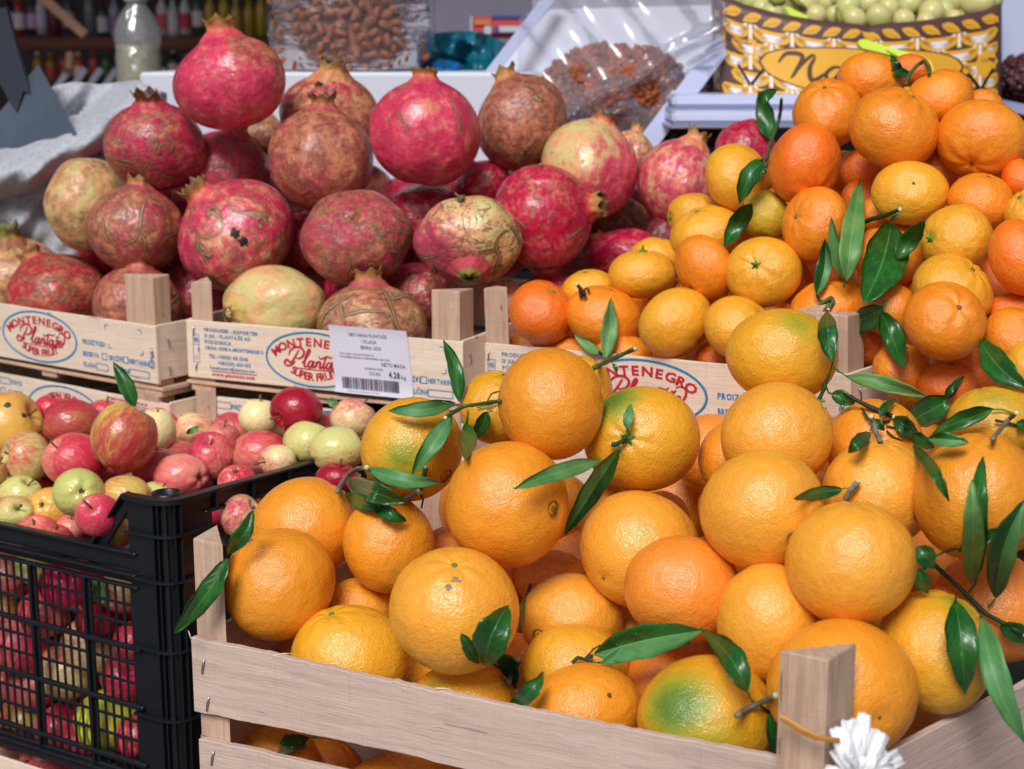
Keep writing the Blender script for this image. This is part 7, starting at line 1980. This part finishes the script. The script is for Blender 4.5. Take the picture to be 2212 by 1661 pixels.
# grapes: two bunches
rs = np.random.RandomState(21)
GR_ = [(1622, 8, 27), (1668, -4, 30), (1648, 22, 26), (1733, 12, 38), (1700, -22, 30), (1704, 30, 22), (1668, 32, 30), (1600, 2, 24), (1762, 36, 26), (1800, -12, 28)]
GL_ = [(1832, 14, 28), (1845, 42, 27), (1898, 40, 29), (1875, 10, 25), (1918, 18, 26), (1952, 45, 26), (1965, 10, 27), (1990, -14, 28), (2012, 28, 30), (2052, 4, 30), (2040, 24, 22), (2000, 48, 22), (2112, 8, 36), (2080, -20, 30), (2144, 0, 24), (1935, -12, 28), (1870, -16, 26), (1904, -8, 20), (2088, 30, 20), (1780, 8, 24), (2060, 40, 18), (1800, 34, 20)]
v, f = topo(24, 16); gm = None
for lab, lst in (('left bunch of green grapes in the basket print box', GR_), ('right bunch of green grapes in the basket print box', GL_)):
    r_ = root('grape_bunch', P(lst[0][0], lst[0][1] + 60, 2.1), lab, 'grapes', 'bunches of green grapes')
    zs = sorted(lst, key=lambda q: -q[1])
    for k, (x_, y_, s_) in enumerate(lst):
        d_ = 2.075 - y_ * .0009 - (s_ - 26) * .0015 + rs.uniform(-.006, .006)
        rr = s_ * d_ / F; W_ = v * np.array([.95, .95, rs.uniform(1.0, 1.15)]) * rr; R_ = np.linalg.qr(rs.normal(size=(3, 3)) * .4 + np.eye(3))[0]
        mesh_obj('grape', W_ @ R_ + P(x_, y_, d_), f, M['grape'], r_, P(x_, y_, d_), True)
    for k in range(12):
        x_, y_ = lst[rs.randint(len(lst))][0] + rs.uniform(-25, 25), rs.uniform(-30, 10); rr = .016
        mesh_obj('grape', v * rr + P(x_, y_, 2.14), f, M['grape'], r_, P(x_, y_, 2.14), True)
    b = MB(); x0 = lst[2][0]
    for (xa, ya, xb, yb) in (((1808, 30, 1818, 58), (1700, -10, 1740, 20)) if lst is GL_ else ((1690, 20, 1655, -10),)):
        b = MB(); b.tube([P(xa, ya - 12, 2.03), P((xa + xb) / 2 + 2, (ya + yb) / 2, 2.02), P(xb, yb, 2.03)], [.0030, .0042, .003], 8); tinted(b, 'stem', M['twig'], r_, lin(150, 150, 70))
# lime clip
cl_ = root('price_clip', P(1935, 130, 1.92), 'lime green plastic clip above the topmost mandarin', 'clip')
slab('clip_arm', [(1853, 94), (1857, 86), (1866, 84), (1990, 122), (2002, 130), (2012, 150), (2008, 160), (1996, 156), (1985, 146), (1938, 122), (1880, 108), (1862, 104)], 1.90, .010, M['lime'], cl_)
slab('clip_arm', [(1916, 108), (1921, 105), (1966, 124), (1960, 132), (1930, 116)], 1.885, .006, M['lime'], cl_)
slab('clip_jaw', [(1962, 126), (1990, 120), (2010, 132), (2016, 146), (2014, 158), (1998, 160), (1974, 148), (1958, 140)], 1.887, .008, M['lime'], cl_)
tag(slab('plastic_tag', [(1694, 14), (1702, 14), (1748, 36), (1742, 40), (1708, 36)], 2.0, .003, M['lime'], None), 'lime green plastic tag tucked among the grapes', 'tag')
# ---------------------------------------------------------------- tied white plastic and strap on the corner post
M['wisp'] = m_plain('thin_white_plastic', lin(232, 234, 240), .5, .4, bs=.3, bscale=90, bdist=.002)
_wb = [n_ for n_ in M['wisp'].node_tree.nodes if n_.type == 'BSDF_PRINCIPLED'][0]; _wb.inputs['Subsurface Weight'].default_value = .6; _wb.inputs['Subsurface Radius'].default_value = (.01, .01, .012); _wb.inputs['Subsurface Scale'].default_value = 1.0
tf = root('plastic_bag', P(1855, 1700, .99), 'torn white plastic bag tied to the corner post of the orange crate', 'bag')
rs = np.random.RandomState(9)
knot = P(1838, 1690, .985)
petals = [(-72, -20, 26), (-52, -72, 22), (-40, -118, 26), (-14, -138, 26), (6, -128, 30), (18, -150, 20), (48, -112, 34), (70, -60, 30), (96, -58, 24), (-20, -90, 40), (30, -80, 44), (84, -20, 30), (0, -60, 60), (-64, 20, 30), (80, 24, 30)]
for k, (dx_, dy_, wd_) in enumerate(petals):
    rows = []; dz = rs.uniform(-.012, .012)
    for i in range(9):
        t = i / 8; cx_, cy_ = 1850 + dx_ * t, 1690 + dy_ * t; nx, ny = -dy_, dx_; L = math.hypot(nx, ny) + 1e-9; nx /= L; ny /= L
        row = []
        for j in range(9):
            s_ = -1 + j / 4; hw = wd_ * (.45 + .55 * math.sin(math.pi * min(1, t * 1.0) * .62)) * (1 - .35 * t * (k % 3 == 1))
            jag = rs.uniform(-4, 4) if i == 8 else rs.uniform(-1.5, 1.5)
            row.append(P(cx_ + nx * s_ * hw * .8 + jag * .2, cy_ + ny * s_ * hw * .8 + jag, .965 - .012 * math.sin(math.pi * t) + dz * t + .0035 * math.cos(s_ * 7 + k) + .002 * math.sin(t * 9 + s_ * 5)))
        rows.append(row)
    b = MB(); b.grid(rows); b.build('plastic_fold', M['wisp'], tf, True)
b = MB(); M['strap'] = m_plain('amber_rubber', lin(176, 122, 34), .45, .5, var=.2, vscale=80)
pp = [(1684, 1548), (1700, 1556), (1730, 1576), (1760, 1590), (1796, 1598), (1815, 1600)]
rows = []
for i, (x_, y_) in enumerate(pp):
    d_ = depth_of(pc) - .003 + .01 * abs(x_ - 1790) / 100 - .004; w2 = (7, 9, 10, 8, 6, 6)[i]
    rows.append([P(x_, y_ - w2, d_), P(x_, y_ - w2 * .2, d_ - .0015), P(x_, y_ + w2, d_)])
b.grid(rows); o = b.build('rubber_strap', M['strap'], None, True); tag(o, 'flat amber rubber strap wound round the corner post', 'strap')
# the corner post's depth sets these; a thin second turn behind
# splinters on the front slat's edge
for k, (x_, y_, dx_, dy_) in enumerate(((560, 1402, 40, 14), (625, 1420, 44, -4), (1010, 1515, 40, 4), (412, 1390, -6, -18))):
    b = MB(); q = FA + unit(FB - FA) * ((x_ - 413) / 1425 * np.linalg.norm(FB - FA)) - np.array([0, 0, .0005]); e_ = P(x_ + dx_, y_ + dy_, depth_of(q)) - P(x_, y_, depth_of(q))
    b.tube([q, q + e_ * .5 + U * .0006, q + e_], [.0006, .0005, .0001], 5); b.build('splinter', M['ply'], front, True)

# ---------------------------------------------------------------- shelves far behind
def bottle(x, y, hpx, wpx, d, col, label, group, capc=(225, 225, 230), lab=None):
    r_ = hpx * d / F; R_ = wpx * .5 * d / F; c = P(x, y + hpx, d)
    q = root('bottle', c, label, 'bottle', group)
    b = MB(); b.lathe(c, [(R_ * .9, 0), (R_, .01 * r_), (R_, .60 * r_), (R_ * .8, .70 * r_), (R_ * .38, .80 * r_), (R_ * .36, .90 * r_)], 16); b.build('glass_body', MAT(col), q, True)
    b = MB(); b.lathe(c + U * r_ * .9, [(R_ * .42, 0), (R_ * .42, r_ * .1)], 14); b.build('cap', MAT(capc), q, True)
    if lab: b = MB(); b.lathe(c + U * r_ * .15, [(R_ * 1.02, 0), (R_ * 1.02, r_ * .36)], 16, closed=False); b.build('paper_label', MAT(lab), q, True)
_mc = {}
def MAT(c):
    if c not in _mc: _mc[c] = m_plain('bottle_colour', lin(*c), .2, .5)
    return _mc[c]
ORD = 'first second third fourth fifth sixth seventh eighth ninth tenth eleventh twelfth thirteenth fourteenth fifteenth sixteenth seventeenth eighteenth'.split()
sh = root('shelf', P(300, 120, 3.6), 'brown wooden shelf behind the stall', 'shelf')
a = P(-80, 82, 3.6)
for k, (y_, h_) in enumerate(((80, 26), (-120, 20), (240, 20))):
    b = MB(); b.box(P(-80, y_ + h_, 3.62), RT * .84, U * (h_ * 3.62 / F), np.array([0, .35, 0]), .003); b.build('plank', M['shelf'], sh)
b = MB(); b.box(P(600, 260, 3.60), RT * .03, U * .75, np.array([0, .35, 0]), .003); b.build('upright', M['shelf'], sh)
rs = np.random.RandomState(33)
tops = [(20, (40, 24, 30), (196, 186, 214)), (44, (150, 40, 40), (216, 214, 232)), (72, (36, 40, 60), (190, 160, 204)), (92, (176, 176, 196), (198, 186, 226)), (120, (92, 40, 60), None), (150, (60, 66, 74), (210, 160, 150)), (196, (110, 116, 124), None), (224, (40, 44, 54), (200, 204, 216)),
        (250, (150, 150, 170), (140, 120, 180)), (352, (200, 190, 200), (214, 90, 120)), (376, (180, 192, 200), (206, 214, 220)), (402, (190, 196, 204), (200, 60, 80)), (428, (60, 90, 70), (210, 216, 220)), (456, (176, 150, 60), (190, 164, 60)), (486, (182, 158, 54), None), (512, (186, 166, 60), None), (540, (176, 150, 48), None), (566, (190, 170, 60), None)]
for k, (x_, c_, l_) in enumerate(tops):
    bottle(x_, -14 + rs.uniform(-6, 8), 90, 24, 3.7, c_, ORD[k] + ' blurred bottle from the left on the top of the back shelf', 'bottles on the back shelf', lab=l_, capc=[(225, 225, 230), (180, 40, 40), (60, 60, 70)][k % 3])
low = [(16, (60, 30, 36), (206, 196, 220)), (84, (150, 112, 30), None), (112, (140, 100, 26), (178, 60, 60)), (140, (150, 40, 60), None), (172, (168, 80, 50), (220, 200, 190)), (204, (150, 60, 60), None), (232, (60, 90, 60), None), (376, (40, 36, 44), (200, 190, 200)), (404, (92, 60, 40), None), (440, (50, 44, 50), None), (476, (110, 60, 50), None)]
for k, (x_, c_, l_) in enumerate(low):
    bottle(x_, 112 + rs.uniform(-4, 6), 60, 23, 3.66, c_, ORD[k] + ' blurred jar from the left under the brown shelf plank', 'jars on the lower shelf', lab=l_, capc=[(60, 110, 70), (220, 220, 220), (170, 130, 60)][k % 3])
for k in range(7):
    x_ = 110 + k * 34; r_ = strip('crate_slat', ((x_, 206), (x_ + 40, 148)), 13, 3.3, 3.3, M['milk'], None); tag(r_, ORD[k] + ' pale slanted slat from the left behind the sack', 'slat', 'pale slats behind the sack')
r_ = strip('stick', ((84, -12), (182, 74)), 20, 3.2, 3.1, M['pink_stick'], None, .02); tag(r_, 'pale wooden stick leaning in front of the shelf, left of the bottle', 'stick')
r_ = strip('stick', ((150, 112), (146, 160)), 14, 3.3, 3.3, M['pink_stick'], None, .02); tag(r_, 'short pale stick standing below the brown shelf', 'stick')
# bottle of oil in front of the shelf
oc = P(303, 196, 2.40); hb = 196 * 2.4 / F
M['oil'] = m_plain('pale_yellow_oil', lin(196, 190, 92), .12, .6)
g = NT('clear_bottle_plastic'); g.t.nodes.remove(g.b)
tr = g.n('BsdfTransparent'); gs = g.n('BsdfGlossy'); gs.inputs['Roughness'].default_value = .08; df = g.n('BsdfDiffuse'); df.inputs[0].default_value = (.7, .72, .78, 1)
nn_ = g.bump(g.noise(g.n('TexCoord').outputs['Object'], 40, 3), 1.0, .01); g.L(nn_, gs.inputs['Normal'])
m1 = g.n('MixShader'); m1.inputs[0].default_value = .22; g.L(tr.outputs[0], m1.inputs[1]); g.L(df.outputs[0], m1.inputs[2]); m2 = g.n('MixShader'); m2.inputs[0].default_value = .22; g.L(m1.outputs[0], m2.inputs[1]); g.L(gs.outputs[0], m2.inputs[2]); g.L(m2.outputs[0], g.out.inputs[0]); M['pet'] = g.m
g = NT('oil_in_bottle'); g.t.nodes.remove(g.b); tr = g.n('BsdfTransparent'); tr.inputs[0].default_value = (.82, .80, .45, 1); gs = g.n('BsdfGlossy'); gs.inputs['Roughness'].default_value = .15; g.L(g.bump(g.noise(g.n('TexCoord').outputs['Object'], 60, 3), 1.0, .01), gs.inputs['Normal'])
df = g.n('BsdfDiffuse'); df.inputs[0].default_value = lin(206, 200, 130)
m1 = g.n('MixShader'); m1.inputs[0].default_value = .45; g.L(tr.outputs[0], m1.inputs[1]); g.L(df.outputs[0], m1.inputs[2]); m2 = g.n('MixShader'); m2.inputs[0].default_value = .18; g.L(m1.outputs[0], m2.inputs[1]); g.L(gs.outputs[0], m2.inputs[2]); g.L(m2.outputs[0], g.out.inputs[0]); M['oil'] = g.m
q = root('bottle', oc, 'clear plastic bottle half full of pale yellow oil', 'bottle')
Rb = 50 * 2.4 / F
b = MB(); b.lathe(oc, [(Rb * .9, 0), (Rb * 1.04, .01), (Rb * .96, .03), (Rb * 1.0, .05), (Rb * .95, .06), (Rb, .075), (Rb * 1.0, .088), (Rb * .82, .108), (Rb * .45, .126), (Rb * .36, .134)], 28); b.build('plastic_body', M['pet'], q, True)
b = MB(); b.lathe(oc, [(Rb * .86, .003), (Rb * .98, .012), (Rb * .92, .03), (Rb * .95, .05), (Rb * .92, .06), (Rb * .94, .068), (.001, .068)], 28); b.build('oil', M['oil'], q, True)
b = MB(); b.lathe(oc + U * .132, [(Rb * .5, 0), (Rb * .5, .016), (Rb * .46, .018)], 20); b.build('cap', M['white'], q, True)
b = MB(); b.lathe(oc - U * .004, [(Rb * 1.06, 0), (Rb * 1.06, .010)], 24); b.build('base_label', MAT((216, 176, 40)), q, True)

# ---------------------------------------------------------------- table, ground, wall behind, unseen awning
def boxobj(name, lo, hi, mat, bev=.004):
    b = MB(); lo = np.array(lo, float); hi = np.array(hi, float); d_ = hi - lo
    b.box(lo, np.array([d_[0], 0, 0]), np.array([0, d_[1], 0]), np.array([0, 0, d_[2]]), bev); return b.build(name, mat)
M['ground'] = m_plain('grey_paving', (0.22, 0.21, 0.20, 1), .85, .3, bs=.6, bscale=30, bdist=.004, var=.3, vscale=3)
M['wall'] = m_plain('dim_back_wall', lin(74, 66, 70), .9, .2, var=.3, vscale=2)
M['tbl'] = m_wood('dark_table_boards', lin(96, 78, 66), lin(78, 62, 54), lin(50, 40, 36))
M['canvas'] = m_plain('awning_canvas', lin(190, 190, 190), .9, .2, bs=.3, bscale=300, bdist=.001)
gnd = MB(); gnd.box(np.array([-30, -30, -.1]), np.array([60, 0, 0]), np.array([0, 60, 0]), np.array([0, 0, .1])); tag(gnd.build('ground', M['ground']), kind='structure')
tag(boxobj('back_wall', (-4, 4.6, 0), (4, 4.8, 3.0), M['wall']), kind='structure')
tag(boxobj('stall_table', (-1.2, 1.05, .62), (1.2, 1.62, .66), M['tbl']), 'dark wooden stall table under the front crates', 'table')
tag(boxobj('stall_table', (-1.3, 1.50, .93), (1.4, 2.6, .96), M['tbl']), 'raised dark wooden stall table under the rear crates', 'table')
tag(boxobj('display_platform', (-1.3, 2.02, 1.17), (1.5, 2.6, 1.20), M['tbl']), 'raised platform carrying the sack, bags and grape box', 'platform')
aw = root('awning', np.array([0, 2.4, 2.2]), 'grey canvas awning over the stall', 'awning')  # unseen awning, inferred from dark fruit tops; raised and set back for more skylight
b = MB(); rows = []
for i in range(13):
    y_ = 1.3 + i * .29; rows.append([np.array([x_, y_, 2.9 + .03 * i + .02 * math.sin(x_ * 3)]) for x_ in np.linspace(-3, 3, 25)])
b.grid(rows); b.build('canvas', M['canvas'], aw, True)
for x_ in (-2.6, 2.6):
    for y_ in (1.5, 4.4):
        b = MB(); b.tube([np.array([x_, y_, 0]), np.array([x_, y_, 2.85 + .1 * (y_ - 1.3)])], .02, 10); b.build('pole', M['scoop'], aw, True)
